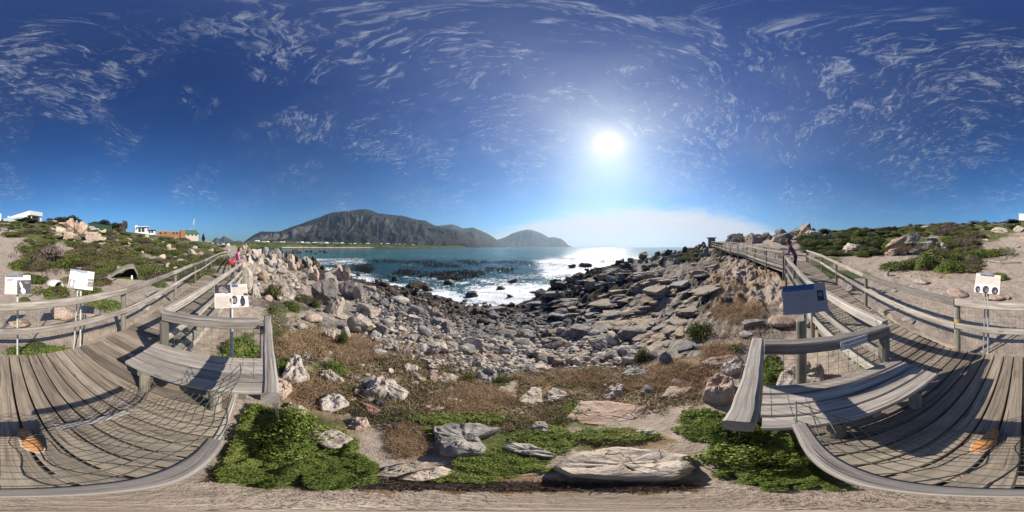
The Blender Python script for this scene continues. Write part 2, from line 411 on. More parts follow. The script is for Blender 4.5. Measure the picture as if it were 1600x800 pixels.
# ground
def ground_mat():
    m, t, b = new_mat('shore_ground', 0.95, 0.15)
    p = t.pos()
    rock, green, dry, wet, cob = (t.attr(k) for k in ('rock', 'green', 'dry', 'wet', 'cobble'))
    nA = t.noise(p, 0.9, 5.0, 0.6); nB = t.noise(p, 5.0, 6.0, 0.65); nC = t.noise(p, 28.0, 5.0, 0.7); nD = t.noise(p, 90.0, 3.0, 0.7)
    sand = t.mix(t.step(nB, 0.3, 0.7), (0.30, 0.238, 0.188, 1), (0.44, 0.362, 0.292, 1))
    sand = t.mix(t.math('MULTIPLY', t.step(nC, 0.52, 0.66), 0.5), sand, (0.24, 0.185, 0.15, 1))
    pebble = t.step(t.voro(p, 26.0, 'F1'), 0.26, 0.16)
    sand = t.mix(t.math('MULTIPLY', t.math('MULTIPLY', pebble, t.step(nB, 0.45, 0.6)), 0.6), sand, (0.50, 0.455, 0.40, 1))
    straw = t.mix(t.step(nC, 0.3, 0.7), (0.15, 0.095, 0.055, 1), (0.36, 0.25, 0.15, 1))
    grass = t.mix(t.step(nC, 0.35, 0.7), (0.045, 0.068, 0.018, 1), (0.13, 0.145, 0.045, 1))
    grass = t.mix(t.math('MULTIPLY', t.step(nA, 0.48, 0.62), 0.6), grass, (0.17, 0.13, 0.075, 1))
    # layered rock, beds striking from the cove up to the point
    q = t.mapv(p, (1, 1, 1), (0, 0, math.radians(-4)))
    st = t.noise(t.mapv(q, (0.35, 1.9, 1.2)), 1.0, 7.0, 0.65, 0.5)
    jt = t.voro(t.mapv(q, (0.5, 1.6, 1.0)), 1.1, 'DISTANCE_TO_EDGE')
    rk = t.mix(t.step(st, 0.3, 0.68), (0.18, 0.155, 0.13, 1), (0.42, 0.365, 0.305, 1))
    rk = t.mix(t.math('MULTIPLY', t.step(nA, 0.5, 0.66), 0.45), rk, (0.42, 0.31, 0.22, 1))
    rk = t.mix(t.math('MULTIPLY', t.step(nB, 0.52, 0.62), 0.5), rk, (0.09, 0.085, 0.078, 1))
    fis = t.noise(t.mapv(q, (0.8, 5.0, 3.0)), 1.0, 5.0, 0.65, 0.8)
    rk = t.mix(t.math('MULTIPLY', t.step(fis, 0.44, 0.36), 0.75), rk, (0.055, 0.05, 0.045, 1))
    rk = t.mix(t.math('MULTIPLY', t.math('MULTIPLY', t.step(jt, 0.03, 0.0), t.step(nA, 0.45, 0.6)), 0.6), rk, (0.05, 0.045, 0.04, 1))
    cb = t.mix(t.step(t.voro(p, 7.0, 'F1', 1), 0.2, 0.8), (0.17, 0.165, 0.155, 1), (0.44, 0.415, 0.38, 1))
    cbd = t.voro(p, 7.0, 'DISTANCE_TO_EDGE')
    cb = t.mix(t.step(cbd, 0.10, 0.0), cb, (0.07, 0.06, 0.055, 1))
    edge = t.math('MULTIPLY', t.math('SUBTRACT', nC, 0.5), 0.9)
    edge = t.math('ADD', edge, t.math('MULTIPLY', t.math('SUBTRACT', nB, 0.5), 0.8))
    S = lambda a: t.step(t.math('ADD', a, edge), 0.36, 0.64)
    c = t.mix(S(dry), sand, straw)
    c = t.mix(S(green), c, grass)
    c = t.mix(S(rock), c, rk)
    c = t.mix(S(cob), c, cb)
    dk = t.mix(t.step(nB, 0.35, 0.7), (0.030, 0.027, 0.024, 1), (0.105, 0.09, 0.076, 1))
    c = t.mix(S(wet), c, dk)
    t.setin(b, 'Base Color', c)
    h = t.math('ADD', t.math('MULTIPLY', nB, 0.55), t.math('ADD', t.math('MULTIPLY', nC, 0.34), t.math('MULTIPLY', nD, 0.12)))
    h2 = t.math('MULTIPLY', t.math('MULTIPLY', t.math('ADD', st, t.math('MULTIPLY', t.noise(t.mapv(q, (1.4, 6.0, 4.0)), 1.0, 6.0, 0.7, 0.6), 0.6)), S(rock)), 3.6)
    h3 = t.math('MULTIPLY', t.math('MULTIPLY', t.step(cbd, 0.0, 0.25), S(cob)), 0.8)
    h = t.math('ADD', h, t.math('ADD', h2, h3))
    t.setin(b, 'Normal', t.bump(h, 0.75, 0.09))
    return m
M['ground'] = ground_mat()

def sea_mat():
    m, t, b = new_mat('sea_water', 0.1, 0.5)
    p = t.pos()
    foam, kz, shal = t.attr('foam'), t.attr('kelpzone'), t.attr('shallow')
    n1 = t.noise(t.mapv(p, (1, 1, 1)), 0.55, 5.0, 0.6, 0.6)
    n2 = t.noise(p, 2.6, 5.0, 0.65, 1.2)
    n3 = t.noise(p, 0.05, 4.0, 0.6)
    base = t.mix(t.step(n3, 0.35, 0.65), (0.028, 0.112, 0.115, 1), (0.046, 0.155, 0.148, 1))
    base = t.mix(kz, base, (0.011, 0.055, 0.072, 1))
    ff = t.math('ADD', foam, t.math('ADD', t.math('MULTIPLY', t.math('SUBTRACT', n2, 0.5), 1.5), t.math('MULTIPLY', t.math('SUBTRACT', n1, 0.5), 1.2)))
    fm = t.step(ff, 0.42, 0.66)
    lace = t.step(t.voro(t.vmath('ADD', p, t.vmath('SCALE', t.noise(p, 1.5, 3, 0.6, 0, 1), 0.9)), 1.3, 'DISTANCE_TO_EDGE'), 0.12, 0.02)
    fm = t.math('MAXIMUM', fm, t.math('MULTIPLY', lace, t.step(ff, 0.22, 0.5)))
    c = t.mix(fm, base, (0.80, 0.82, 0.82, 1))
    t.setin(b, 'Base Color', c)
    t.setin(b, 'Roughness', t.math('ADD', t.math('MULTIPLY', fm, 0.7), 0.13))
    b.inputs['IOR'].default_value = 1.33
    w1 = t.noise(t.mapv(p, (1, 1, 1), (0, 0, 0.5)), 0.35, 4.0, 0.6, 0.4)
    w2 = t.noise(p, 1.8, 5.0, 0.65, 0.5)
    w3 = t.noise(t.mapv(p, (0.03, 0.09, 0.05)), 1.0, 4.0, 0.6, 0.6)
    h = t.math('ADD', t.math('MULTIPLY', w1, 1.6), t.math('ADD', t.math('MULTIPLY', w2, 0.5), t.math('MULTIPLY', w3, 9.0)))
    t.setin(b, 'Normal', t.bump(h, 0.65, 0.5))
    return m
M['sea'] = sea_mat()

def hill_mat(name, veg1, veg2, cliff, zscale):
    m, t, b = new_mat(name, 0.95, 0.1)
    geo = t.node('ShaderNodeNewGeometry')
    p = geo.outputs['Position']
    sep = t.node('ShaderNodeSeparateXYZ'); t.l.new(geo.outputs['Normal'], sep.inputs[0])
    n1 = t.noise(t.mapv(p, (1, 1, 1)), 0.006 * zscale, 6.0, 0.6); n2 = t.noise(p, 0.03 * zscale, 5.0, 0.65)
    c = t.mix(t.step(n1, 0.35, 0.65), (*veg1, 1), (*veg2, 1))
    c = t.mix(t.math('MULTIPLY', t.step(n2, 0.5, 0.7), 0.5), c, (veg1[0] * .6, veg1[1] * .65, veg1[2] * .6, 1))
    st = t.step(t.math('ADD', t.attr('steep'), t.math('MULTIPLY', t.math('SUBTRACT', n2, 0.5), 1.3)), 0.45, 0.75)
    c = t.mix(st, c, (*cliff, 1))
    t.setin(b, 'Base Color', c)
    t.setin(b, 'Normal', t.bump(t.math('ADD', n1, t.math('MULTIPLY', n2, 0.5)), 0.8, 25.0))
    return m
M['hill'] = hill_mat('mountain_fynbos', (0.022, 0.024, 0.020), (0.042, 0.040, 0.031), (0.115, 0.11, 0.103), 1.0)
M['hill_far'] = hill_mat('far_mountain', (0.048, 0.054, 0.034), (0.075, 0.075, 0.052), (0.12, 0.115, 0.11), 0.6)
def shore_mat():
    m, t, b = new_mat('far_shore', 0.95, 0.1)
    p = t.pos()
    n1 = t.noise(p, 0.02, 5.0, 0.6); n2 = t.noise(p, 0.12, 4.0, 0.6)
    c = t.mix(t.step(n1, 0.4, 0.62), (0.050, 0.068, 0.022, 1), (0.115, 0.125, 0.045, 1))
    c = t.mix(t.math('MULTIPLY', t.step(n2, 0.52, 0.66), 0.5), c, (0.035, 0.04, 0.02, 1))
    c = t.mix(t.step(t.attr('beach'), 0.4, 0.6), c, (0.42, 0.36, 0.28, 1))
    c = t.mix(t.step(t.math('ADD', t.attr('reef'), t.math('MULTIPLY', t.math('SUBTRACT', n2, 0.5), 0.6)), 0.4, 0.6), c, (0.045, 0.035, 0.026, 1))
    t.setin(b, 'Base Color', c)
    t.setin(b, 'Normal', t.bump(n2, 0.8, 3.0))
    return m
M['shore'] = shore_mat()
# ------------------------------------------------------------------ the boardwalk's plan (edges as stations: sea side, land side, deck level)
LEFT = [((-1.66, -1.04), (-1.66, -2.18), DECK), ((-8.6, -0.80), (-8.6, -2.98), DECK), ((-9.8, -1.75), (-9.8, -3.12), DECK),
        ((-22.0, -3.55), (-22.0, -4.95), DECK), ((-36.0, -1.2), (-36.6, -2.8), -1.30)]
RIGHT = [((1.16, -1.04), (1.16, -2.18), DECK), ((3.6, -0.98), (3.97, -2.58), DECK + .02), ((7.4, -0.90), (8.9, -2.92), -1.28),
         ((8.5, -0.86), (12.4, -2.95), -1.10), ((11.2, 0.44), (13.0, -1.0), -0.95), ((14.5, 1.9), (15.5, 0.55), -0.74),
         ((18.0, 4.3), (19.0, 2.95), -0.48), ((22.5, 6.8), (23.4, 5.4), -0.15), ((30.5, 10.9), (31.3, 9.4), 0.22)]
PLAT = [((-1.66, -0.2), (-1.66, -2.18), DECK), ((1.16, -0.2), (1.16, -2.18), DECK)]

# ------------------------------------------------------------------ terrain: profiles by bearing, (distance, height), eye at 0
PROF = {
    0:    [(0.3,-2.05),(2.0,-2.0),(2.7,-1.95),(5,-1.68),(9,-1.42),(15,-.8),(22,0.0),(30,1.3),(42,4.0),(55,7.2),(78,12.3),(110,12.5),(300,10),(600,8)],
    60:   [(0.3,-2.05),(2.0,-2.0),(2.7,-1.95),(5,-1.7),(9,-1.42),(15,-.75),(22,0.1),(30,1.35),(42,4.2),(60,8.6),(78,12.0),(110,12),(300,10),(600,8)],
    110:  [(0.3,-2.05),(2.2,-2.0),(2.8,-1.92),(5,-1.72),(9,-1.42),(20,-.25),(30,1.2),(42,3.9),(60,7.6),(80,11.2),(110,11),(300,9),(600,8)],
    160:  [(0.3,-2.05),(2.4,-2.0),(3,-1.95),(5,-1.82),(10,-1.55),(20,-.5),(35,1.5),(50,4.2),(70,7.4),(95,10.2),(130,11),(300,9),(600,8)],
    210:  [(0.3,-2.05),(2.6,-2.0),(5,-1.92),(10,-1.75),(20,-.95),(40,1.2),(60,3.7),(90,7.6),(115,9.8),(150,10),(300,9),(600,8)],
    260:  [(0.3,-2.05),(3,-2.0),(6,-1.98),(10,-1.85),(20,-1.3),(40,.1),(80,3.6),(130,8.4),(160,9.6),(220,9),(600,8)],
    310:  [(0.3,-2.05),(3,-2.02),(6,-2.05),(12,-2.0),(25,-1.8),(50,-.9),(90,1.2),(140,4.6),(180,6.3),(260,6),(600,9)],
    350:  [(0.3,-2.05),(3,-2.05),(10,-2.1),(25,-2.05),(60,-1.5),(120,0),(250,3),(450,7),(600,9)],
    385:  [(0.3,-2.05),(3,-2.1),(8,-2.35),(20,-2.45),(40,-2.1),(70,-1.6),(120,-2.0),(200,-3.5),(300,-5.0),(430,-6.0),(600,-5)],
    405:  [(0.3,-2.05),(3,-2.15),(8,-2.5),(20,-2.55),(35,-2.0),(55,-1.9),(80,-3.0),(120,-4.6),(170,-6.8),(230,-8.5),(600,-9)],
    430:  [(0.3,-2.05),(2,-2.1),(4,-2.3),(8,-2.7),(15,-2.9),(26,-2.9),(40,-3.2),(60,-4.4),(90,-5.8),(120,-6.9),(180,-8.5),(600,-9)],
    465:  [(0.3,-2.05),(1,-2.05),(3,-2.3),(7,-2.9),(14,-3.5),(28,-4.1),(45,-5.0),(65,-6.2),(78,-6.9),(110,-8.2),(600,-9)],
    500:  [(0.3,-2.05),(1,-2.05),(3,-2.4),(6,-2.95),(10,-3.5),(20,-4.5),(33,-5.5),(46,-6.3),(54,-6.9),(70,-8),(600,-9)],
    550:  [(0.3,-2.05),(1,-2.05),(3,-2.5),(6,-3.2),(10,-3.9),(18,-4.9),(28,-5.9),(36,-6.6),(41,-7.1),(60,-8),(600,-9)],
    600:  [(0.3,-2.05),(1,-2.07),(2,-2.27),(4,-2.8),(8,-3.7),(13,-4.6),(20,-5.6),(27,-6.35),(31,-6.9),(45,-8),(600,-9)],
    680:  [(0.3,-2.05),(1,-2.08),(2,-2.28),(4,-2.9),(7,-3.8),(11,-4.8),(16,-5.65),(21,-6.25),(24.5,-6.7),(35,-8),(600,-9)],
    740:  [(0.3,-2.05),(.8,-2.07),(1.5,-2.2),(3,-2.62),(5.5,-3.5),(8,-4.4),(11,-5.2),(15,-6.0),(18.4,-6.6),(25,-7.6),(600,-9)],
    800:  [(0.3,-2.05),(.8,-2.07),(1.5,-2.2),(2.9,-2.6),(5.4,-3.6),(8,-4.5),(11,-5.3),(15,-6.05),(18.5,-6.6),(25,-7.6),(600,-9)],
    840:  [(0.3,-2.05),(1,-2.08),(2,-2.35),(4,-3.1),(7,-4.2),(11,-5.2),(15,-5.75),(18,-5.95),(20,-6.2),(23,-7.0),(32,-8.2),(600,-9)],
    860:  [(0.3,-2.05),(1,-2.08),(2,-2.35),(4,-3.1),(7,-4.15),(11,-5.15),(15,-5.5),(19,-5.1),(21,-5.5),(24,-6.9),(32,-8.2),(600,-9)],
    895:  [(0.3,-2.05),(1,-2.08),(2,-2.35),(4,-3.05),(7,-4.0),(10,-4.6),(14,-5.0),(18,-4.7),(21.5,-4.0),(24,-4.8),(28,-7.0),(36,-8.2),(600,-9)],
    930:  [(0.3,-2.05),(1,-2.08),(2,-2.35),(4,-3.0),(7,-3.8),(10,-4.2),(16,-4.35),(21,-3.9),(25.5,-3.0),(28,-3.8),(33,-7.0),(42,-8.2),(600,-9)],
    965:  [(0.3,-2.05),(1,-2.08),(2,-2.3),(4,-2.85),(7,-3.5),(11,-3.85),(18,-3.8),(25,-3.5),(31,-2.75),(34,-3.8),(40,-7.0),(50,-8.2),(600,-9)],
    1000: [(0.3,-2.05),(1,-2.08),(2,-2.3),(4,-2.7),(7,-3.2),(12,-3.4),(20,-3.3),(30,-3.1),(37,-2.6),(41,-3.8),(49,-7.0),(60,-8.2),(600,-9)],
    1040: [(0.3,-2.05),(1,-2.08),(2.2,-2.25),(4.2,-2.5),(7,-2.9),(11,-3.0),(20,-2.85),(32,-2.3),(46,-1.5),(55,-3.0),(68,-7.0),(80,-8.2),(600,-9)],
    1080: [(0.3,-2.05),(1,-2.08),(2.5,-2.2),(4.5,-2.35),(7,-2.5),(11,-2.6),(20,-2.35),(33,-1.5),(50,-.4),(62,-.8),(80,-4),(100,-7),(600,-9)],
    1115: [(0.3,-2.05),(1,-2.07),(2.8,-2.18),(5,-2.2),(8,-2.1),(12,-1.95),(18,-1.65),(27,-.9),(36,.1),(52,1.2),(80,1.0),(120,-2),(200,-8),(600,-9)],
    1150: [(0.3,-2.05),(1,-2.07),(2.8,-2.17),(4.5,-2.1),(8,-1.85),(12,-1.6),(18,-1.15),(25,-.4),(35,.9),(50,2.2),(80,2.6),(200,1),(600,0)],
    1230: [(0.3,-2.05),(1,-2.05),(2,-2.15),(4,-2.2),(7,-1.85),(10,-1.6),(14,-1.4),(20,-.5),(30,1.4),(40,2.95),(60,4.2),(100,4),(600,3)],
    1300: [(0.3,-2.05),(2,-2.05),(4,-2.1),(8,-1.85),(12,-1.5),(20,-.6),(30,1.0),(45,3.7),(58,5.2),(90,5.5),(600,5)],
    1400: [(0.3,-2.05),(2.4,-2.0),(5,-1.9),(8,-1.75),(12,-1.4),(18,-.7),(25,.15),(35,2.1),(50,5.0),(64,7.3),(90,8),(600,7)],
    1500: [(0.3,-2.05),(2.4,-1.95),(5,-1.72),(9,-1.45),(15,-.9),(22,-.1),(30,1.35),(45,4.5),(65,8.9),(90,10),(300,9),(600,8)],
    1550: [(0.3,-2.05),(2.1,-1.98),(2.7,-1.93),(5,-1.7),(9,-1.43),(15,-.82),(22,0.0),(30,1.3),(43,4.2),(60,8.0),(85,11.5),(120,11),(300,9),(600,8)],
}
NA, NR = 1600, 620
R0, R1 = 0.06, 620.0
LR = np.linspace(math.log(R0), math.log(R1), NR)
AZ = np.arange(NA) / NA * 2 * PI                     # measured like px: 0 -> px 0 (az -180)
def build_heights():
    keys = sorted(PROF)
    mat = np.array([np.interp(LR, [math.log(d) for d, z in PROF[k]], [z for d, z in PROF[k]]) for k in keys])
    # smooth each profile a little along the distance
    ker = np.exp(-0.5 * (np.arange(-14, 15) / 6.0) ** 2); ker /= ker.sum()
    mat = np.array([np.convolve(np.pad(r, 14, mode='edge'), ker, 'valid') for r in mat])
    px = np.arange(NA)
    kk = np.array(keys + [keys[0] + 1600]); mm = np.vstack([mat, mat[:1]])
    i = np.clip(np.searchsorted(kk, px, side='right') - 1, 0, len(keys) - 1)
    t = (px - kk[i]) / (kk[i + 1] - kk[i]); t = (t * t * (3 - 2 * t)) * 0.6 + t * 0.4
    Z = mm[i] * (1 - t[:, None]) + mm[i + 1] * t[:, None]
    ker = np.exp(-0.5 * (np.arange(-10, 11) / 4.0) ** 2); ker /= ker.sum()
    Zp = np.vstack([Z[-10:], Z, Z[:10]])
    Z = sum(ker[j] * Zp[j:j + NA] for j in range(21))
    return Z
Z0 = build_heights()
A2 = (AZ[:, None] - PI); Rg = np.exp(LR)[None, :]
GX = np.sin(A2) * Rg; GY = np.cos(A2) * Rg
GPX0 = np.repeat(np.arange(NA)[:, None].astype(float), NR, 1)
GPY0 = HOR - np.degrees(np.arctan2(Z0, Rg)) / DEG_Y

GPX = GPX0 + 26 * fbm2(GPX0 * .030, GPY0 * .06, 4, .6, 201); GPY = GPY0 + 13 * fbm2(GPX0 * .028, GPY0 * .06, 4, .6, 211)
def soft(v, a0, a1, b1, b0): return sstep(a0, a1, v) * (1 - sstep(b1, b0, v))
def blob(px, py, rx, ry):
    dx = GPX - px; dx = np.where(dx > 800, dx - 1600, np.where(dx < -800, dx + 1600, dx))
    return np.exp(-((dx / rx) ** 2 + ((GPY - py) / ry) ** 2) * 0.9)
ZR = soft(GPX, 835, 880, 1185, 1260) * soft(GPY, 380, 395, 540, 580)            # layered slab on the point
ZR = np.maximum(ZR, soft(GPX, 820, 850, 930, 980) * soft(GPY, 430, 445, 560, 590) * 0.7)
ZL = soft(GPX, 372, 392, 640, 700) * soft(GPY, 380, 388, 455, 500)               # rocky coast below the walkway
ZL = np.maximum(ZL, soft(GPX, 470, 500, 600, 640) * soft(GPY, 400, 420, 490, 530))
ZC = soft(GPX, 560, 640, 940, 1010) * soft(GPY, 445, 465, 575, 605)              # cobbles of the cove
ZC = np.maximum(ZC, soft(GPX, 555, 585, 700, 760) * soft(GPY, 430, 450, 550, 580) * 0.9)
HILL = np.maximum(1 - sstep(330, 380, GPX), sstep(1225, 1290, GPX)) * sstep(4.5, 7.5, Rg)
WET = sstep(-5.55, -6.15, Z0) * (1 - HILL)
WET = np.maximum(WET, soft(GPX, 825, 845, 965, 1010) * soft(GPY, 395, 405, 470, 500) * 0.95)
WET = np.maximum(WET, soft(GPX, 960, 990, 1090, 1110) * soft(GPY, 380, 386, 402, 412) * 0.8)
WET = np.maximum(WET, soft(GPX, 450, 480, 760, 800) * soft(GPY, 395, 400, 425, 450) * (GPX < 560) * 0.8)
# small relief
wx, wy = np.broadcast_to(GX, Z0.shape), np.broadcast_to(GY, Z0.shape)
ca, sa = math.cos(math.radians(4)), math.sin(math.radians(4))
u = wx * ca + wy * sa; v = -wx * sa + wy * ca
near = sstep(0.8, 3.0, Rg)
bed = ridge2(u * 0.16, v * 0.55, 5, 0.55, 3)
bed2 = ridge2(u * 0.55 + 9, v * 1.9, 4, 0.55, 21)
stepz = (lambda q: np.floor(q) + sstep(0.55, 1.0, q - np.floor(q)))(v * 0.75 + 1.3 * fbm2(u * 0.3, v * 0.3, 3, 0.5, 77)) - v * 0.75
terr = lambda k, s_: (lambda q: np.floor(q) + sstep(0.62, 1.0, q - np.floor(q)) - q)(v * k + 1.6 * fbm2(u * k * .5, v * k * .5, 3, 0.55, s_))
jag0 = ridge2(u * 1.1, v * 2.6, 4, .62, 87)
D = 0.8 * ZR * (0.34 * bed + 0.24 * bed2 + 0.34 * terr(.7, 77) + .15 * terr(2.0, 79) + .10 * jag0) * sstep(2.5, 8, Rg)
D += soft(GPX, 825, 850, 1000, 1060) * soft(GPY, 395, 402, 470, 490) * (0.55 * ridge2(u * 0.25, v * 0.9, 4, 0.6, 31) + 0.15)
jag = ridge2(wx * 0.8, wy * 0.8, 4, 0.6, 5)
D += ZL * 0.38 * jag * sstep(6, 16, Rg)
D += ZC * 0.10 * fbm2(wx * 1.6, wy * 1.6, 3, 0.6, 9)
D += HILL * (0.30 * fbm2(wx * 0.16, wy * 0.16, 4, 0.5, 15) * sstep(8, 25, Rg) + 0.05 * fbm2(wx * 0.9, wy * 0.9, 3, 0.5, 25))
D += near * 0.07 * fbm2(wx * 1.1, wy * 1.1, 4, 0.55, 41) + 0.018 * fbm2(wx * 5, wy * 5, 3, 0.55, 43) * sstep(.3, 1.0, Rg) * (1 - sstep(30, 60, Rg))
Z = Z0 + D
# keep the ground under the boardwalk
def seg_clear(stations, gap, reach):
    global Z
    for (a, b) in zip(stations[:-1], stations[1:]):
        p = np.array([(a[0][0] + a[1][0]) / 2, (a[0][1] + a[1][1]) / 2]); q = np.array([(b[0][0] + b[1][0]) / 2, (b[0][1] + b[1][1]) / 2])
        w = max(math.dist(a[0], a[1]), math.dist(b[0], b[1])) / 2
        d = q - p; L2 = max(d @ d, 1e-6)
        t = np.clip(((wx - p[0]) * d[0] + (wy - p[1]) * d[1]) / L2, 0, 1)
        dist = np.hypot(wx - p[0] - t * d[0], wy - p[1] - t * d[1])
        lim = a[2] + (b[2] - a[2]) * t - gap
        Z = np.where(dist < w + reach, np.minimum(Z, lim + sstep(w + .05, w + reach, dist) * 1.2), Z)
seg_clear(PLAT, 0.36, 0.5); seg_clear(LEFT, 0.36, 0.5); seg_clear(RIGHT, 0.34, 0.6)

def H(x, y):
    """height of the finished ground at (x, y)"""
    a = (math.atan2(x, y) + PI) / (2 * PI) * NA
    r = math.hypot(x, y); f = (math.log(max(r, R0)) - LR[0]) / (LR[1] - LR[0])
    f = min(max(f, 0), NR - 1.001); i = int(math.floor(a)); ta = a - i; j = int(f); tr = f - j
    i0, i1 = i % NA, (i + 1) % NA
    return float((Z[i0, j] * (1 - tr) + Z[i0, j + 1] * tr) * (1 - ta) + (Z[i1, j] * (1 - tr) + Z[i1, j + 1] * tr) * ta)
ER = np.arange(0)
def ground_at(px, py, zmin=SEA):
    """the first ground point on the sight line through a place of the panorama: (Vector, distance)"""
    i = int(round(px)) % NA; e = math.tan(el_of(py))
    zz = Z[i]; rr = Rg[0]
    ok = (zz >= e * rr) & (rr > 0.25)
    k = int(np.argmax(ok)) if ok.any() else NR - 1
    d = rr[k]
    a = az_of(px)
    return Vector((d * math.sin(a), d * math.cos(a), float(zz[k]))), d

GREEN = np.zeros_like(Z0); DRY = np.zeros_like(Z0)
fy = fbm2(wx * 0.22, wy * 0.22, 4, 0.55, 51); fz = fbm2(wx * 0.6, wy * 0.6, 4, 0.55, 57)
GREEN = np.maximum(GREEN, HILL * np.clip(0.85 + 0.9 * fy, 0, 1) * (Rg > 9))
DRY = np.maximum(DRY, HILL * np.clip(0.3 + 0.9 * fz, 0, 0.8) * (Rg > 9))
slope = soft(GPX, 420, 440, 1100, 1150) * soft(GPY, 480, 530, 690, 720)
GREEN = np.maximum(GREEN, slope * np.clip(0.42 + 1.2 * fbm2(wx * 0.9, wy * 0.9, 4, 0.55, 61), 0, 0.85) * (1 - ZC))
DRY = np.maximum(DRY, slope * np.clip(0.58 + 1.0 * fbm2(wx * 0.8, wy * 0.8, 3, 0.55, 67), 0, 0.95) * (1 - ZC))
for (px, py, rx, ry) in [(740, 625, 60, 30), (480, 530, 60, 22), (560, 545, 45, 25), (480, 620, 40, 25), (640, 690, 45, 35), (1150, 490, 55, 22), (1140, 560, 30, 25),
                         (920, 590, 30, 14), (1060, 585, 50, 25), (950, 680, 60, 12), (1460, 430, 40, 15), (1360, 412, 40, 12), (530, 470, 40, 20)]:
    DRY = np.maximum(DRY, blob(px, py, rx, ry)); GREEN *= 1 - 0.8 * blob(px, py, rx, ry)
for (px, py, rx, ry) in [(450, 720, 130, 55), (790, 715, 90, 30), (720, 655, 80, 10), (1250, 720, 150, 60), (1090, 660, 50, 25), (640, 620, 50, 22), (430, 450, 40, 20),
                         (445, 475, 40, 18), (950, 600, 60, 14), (1010, 555, 30, 14), (740, 588, 50, 18), (520, 575, 50, 18), (600, 560, 60, 20), (60, 550, 60, 14), (380, 550, 40, 40)]:
    GREEN = np.maximum(GREEN, blob(px, py, rx, ry)); DRY *= 1 - 0.7 * blob(px, py, rx, ry)
# bare sand paths and clearings
for (px, py, rx, ry, k) in [(0, 440, 40, 45, 1), (0, 385, 32, 16, 1), (100, 395, 26, 14, .9), (150, 415, 32, 22, 1), (70, 445, 50, 14, .6), (1500, 425, 90, 30, 1), (1575, 400, 50, 14, .9), (1420, 420, 60, 18, .7),
                            (1350, 405, 30, 8, .8), (1300, 395, 30, 6, .6), (260, 405, 40, 8, .8), (300, 412, 30, 10, .7), (1000, 640, 60, 24, 1), (1100, 690, 30, 12, 1), (1000, 620, 80, 20, .6),
                            (800, 640, 40, 10, .6), (1150, 545, 40, 18, .7), (540, 490, 30, 15, .7), (460, 545, 30, 20, .6), (640, 650, 70, 8, .7), (800, 785, 900, 9, 1), (1000, 565, 30, 10, .5)]:
    bb = np.clip(blob(px, py, rx, ry) * 1.5, 0, 1) * k
    GREEN *= 1 - bb; DRY *= 1 - bb
ROCK = np.clip(ZR + ZL, 0, 1)
ROCK *= 1 - 0.8 * np.clip(blob(960, 425, 40, 10) + blob(1150, 465, 40, 14) + blob(1180, 430, 40, 12), 0, 1)
GREEN = np.maximum(GREEN, soft(GPX, 1040, 1080, 1190, 1215) * soft(GPY, 385, 392, 408, 425) * np.clip(.45 + fz, 0, 1)); ROCK *= 1 - 0.6 * soft(GPX, 1040, 1080, 1190, 1215) * soft(GPY, 385, 392, 408, 425)
earth = np.clip(blob(1165, 470, 60, 34) + blob(1140, 435, 60, 22) + blob(1200, 430, 40, 22), 0, 1); ROCK *= 1 - .85 * earth; DRY = np.maximum(DRY, earth * np.clip(.5 + 1.2 * fz, 0, .9))
GREEN *= 1 - sstep(-5.0, -5.6, Z0) * (Rg < 200)
MUL = soft(GPX, 470, 560, 1060, 1150) * soft(GPY, 738, 750, 766, 776)
DRY = np.maximum(DRY, MUL * 0.8); GREEN *= 1 - MUL

def build_ground():
    V = np.stack([wx, wy, Z], -1).reshape(-1, 3)
    ii = np.arange(NA); i2 = (ii + 1) % NA
    jj = np.arange(NR - 1)
    a = (ii[:, None] * NR + jj).ravel(); b = (i2[:, None] * NR + jj).ravel()
    F = np.stack([a, a + 1, b + 1, b], 1)
    V = np.vstack([V, [[0, 0, float(Z[:, 0].mean())]]]); c = len(V) - 1
    at = {k: np.append(x.ravel(), x.ravel()[0]) for k, x in (('rock', ROCK), ('green', GREEN), ('dry', DRY), ('wet', WET), ('cobble', ZC))}
    # fan at the centre as degenerate-free quads is not needed: the first ring is 6 cm wide
    me = mesh_np('ground', V, F, at, True, M['ground'])
    bm = bmesh.new(); bm.from_mesh(me); bm.verts.ensure_lookup_table()
    for i in range(0, NA):
        bm.faces.new((bm.verts[i * NR], bm.verts[((i + 1) % NA) * NR], bm.verts[c]))
    bm.normal_update(); bm.to_mesh(me); bm.free()
    me.polygons.foreach_set('use_smooth', np.ones(len(me.polygons), dtype=bool))
    return structure('ground', me)
build_ground()

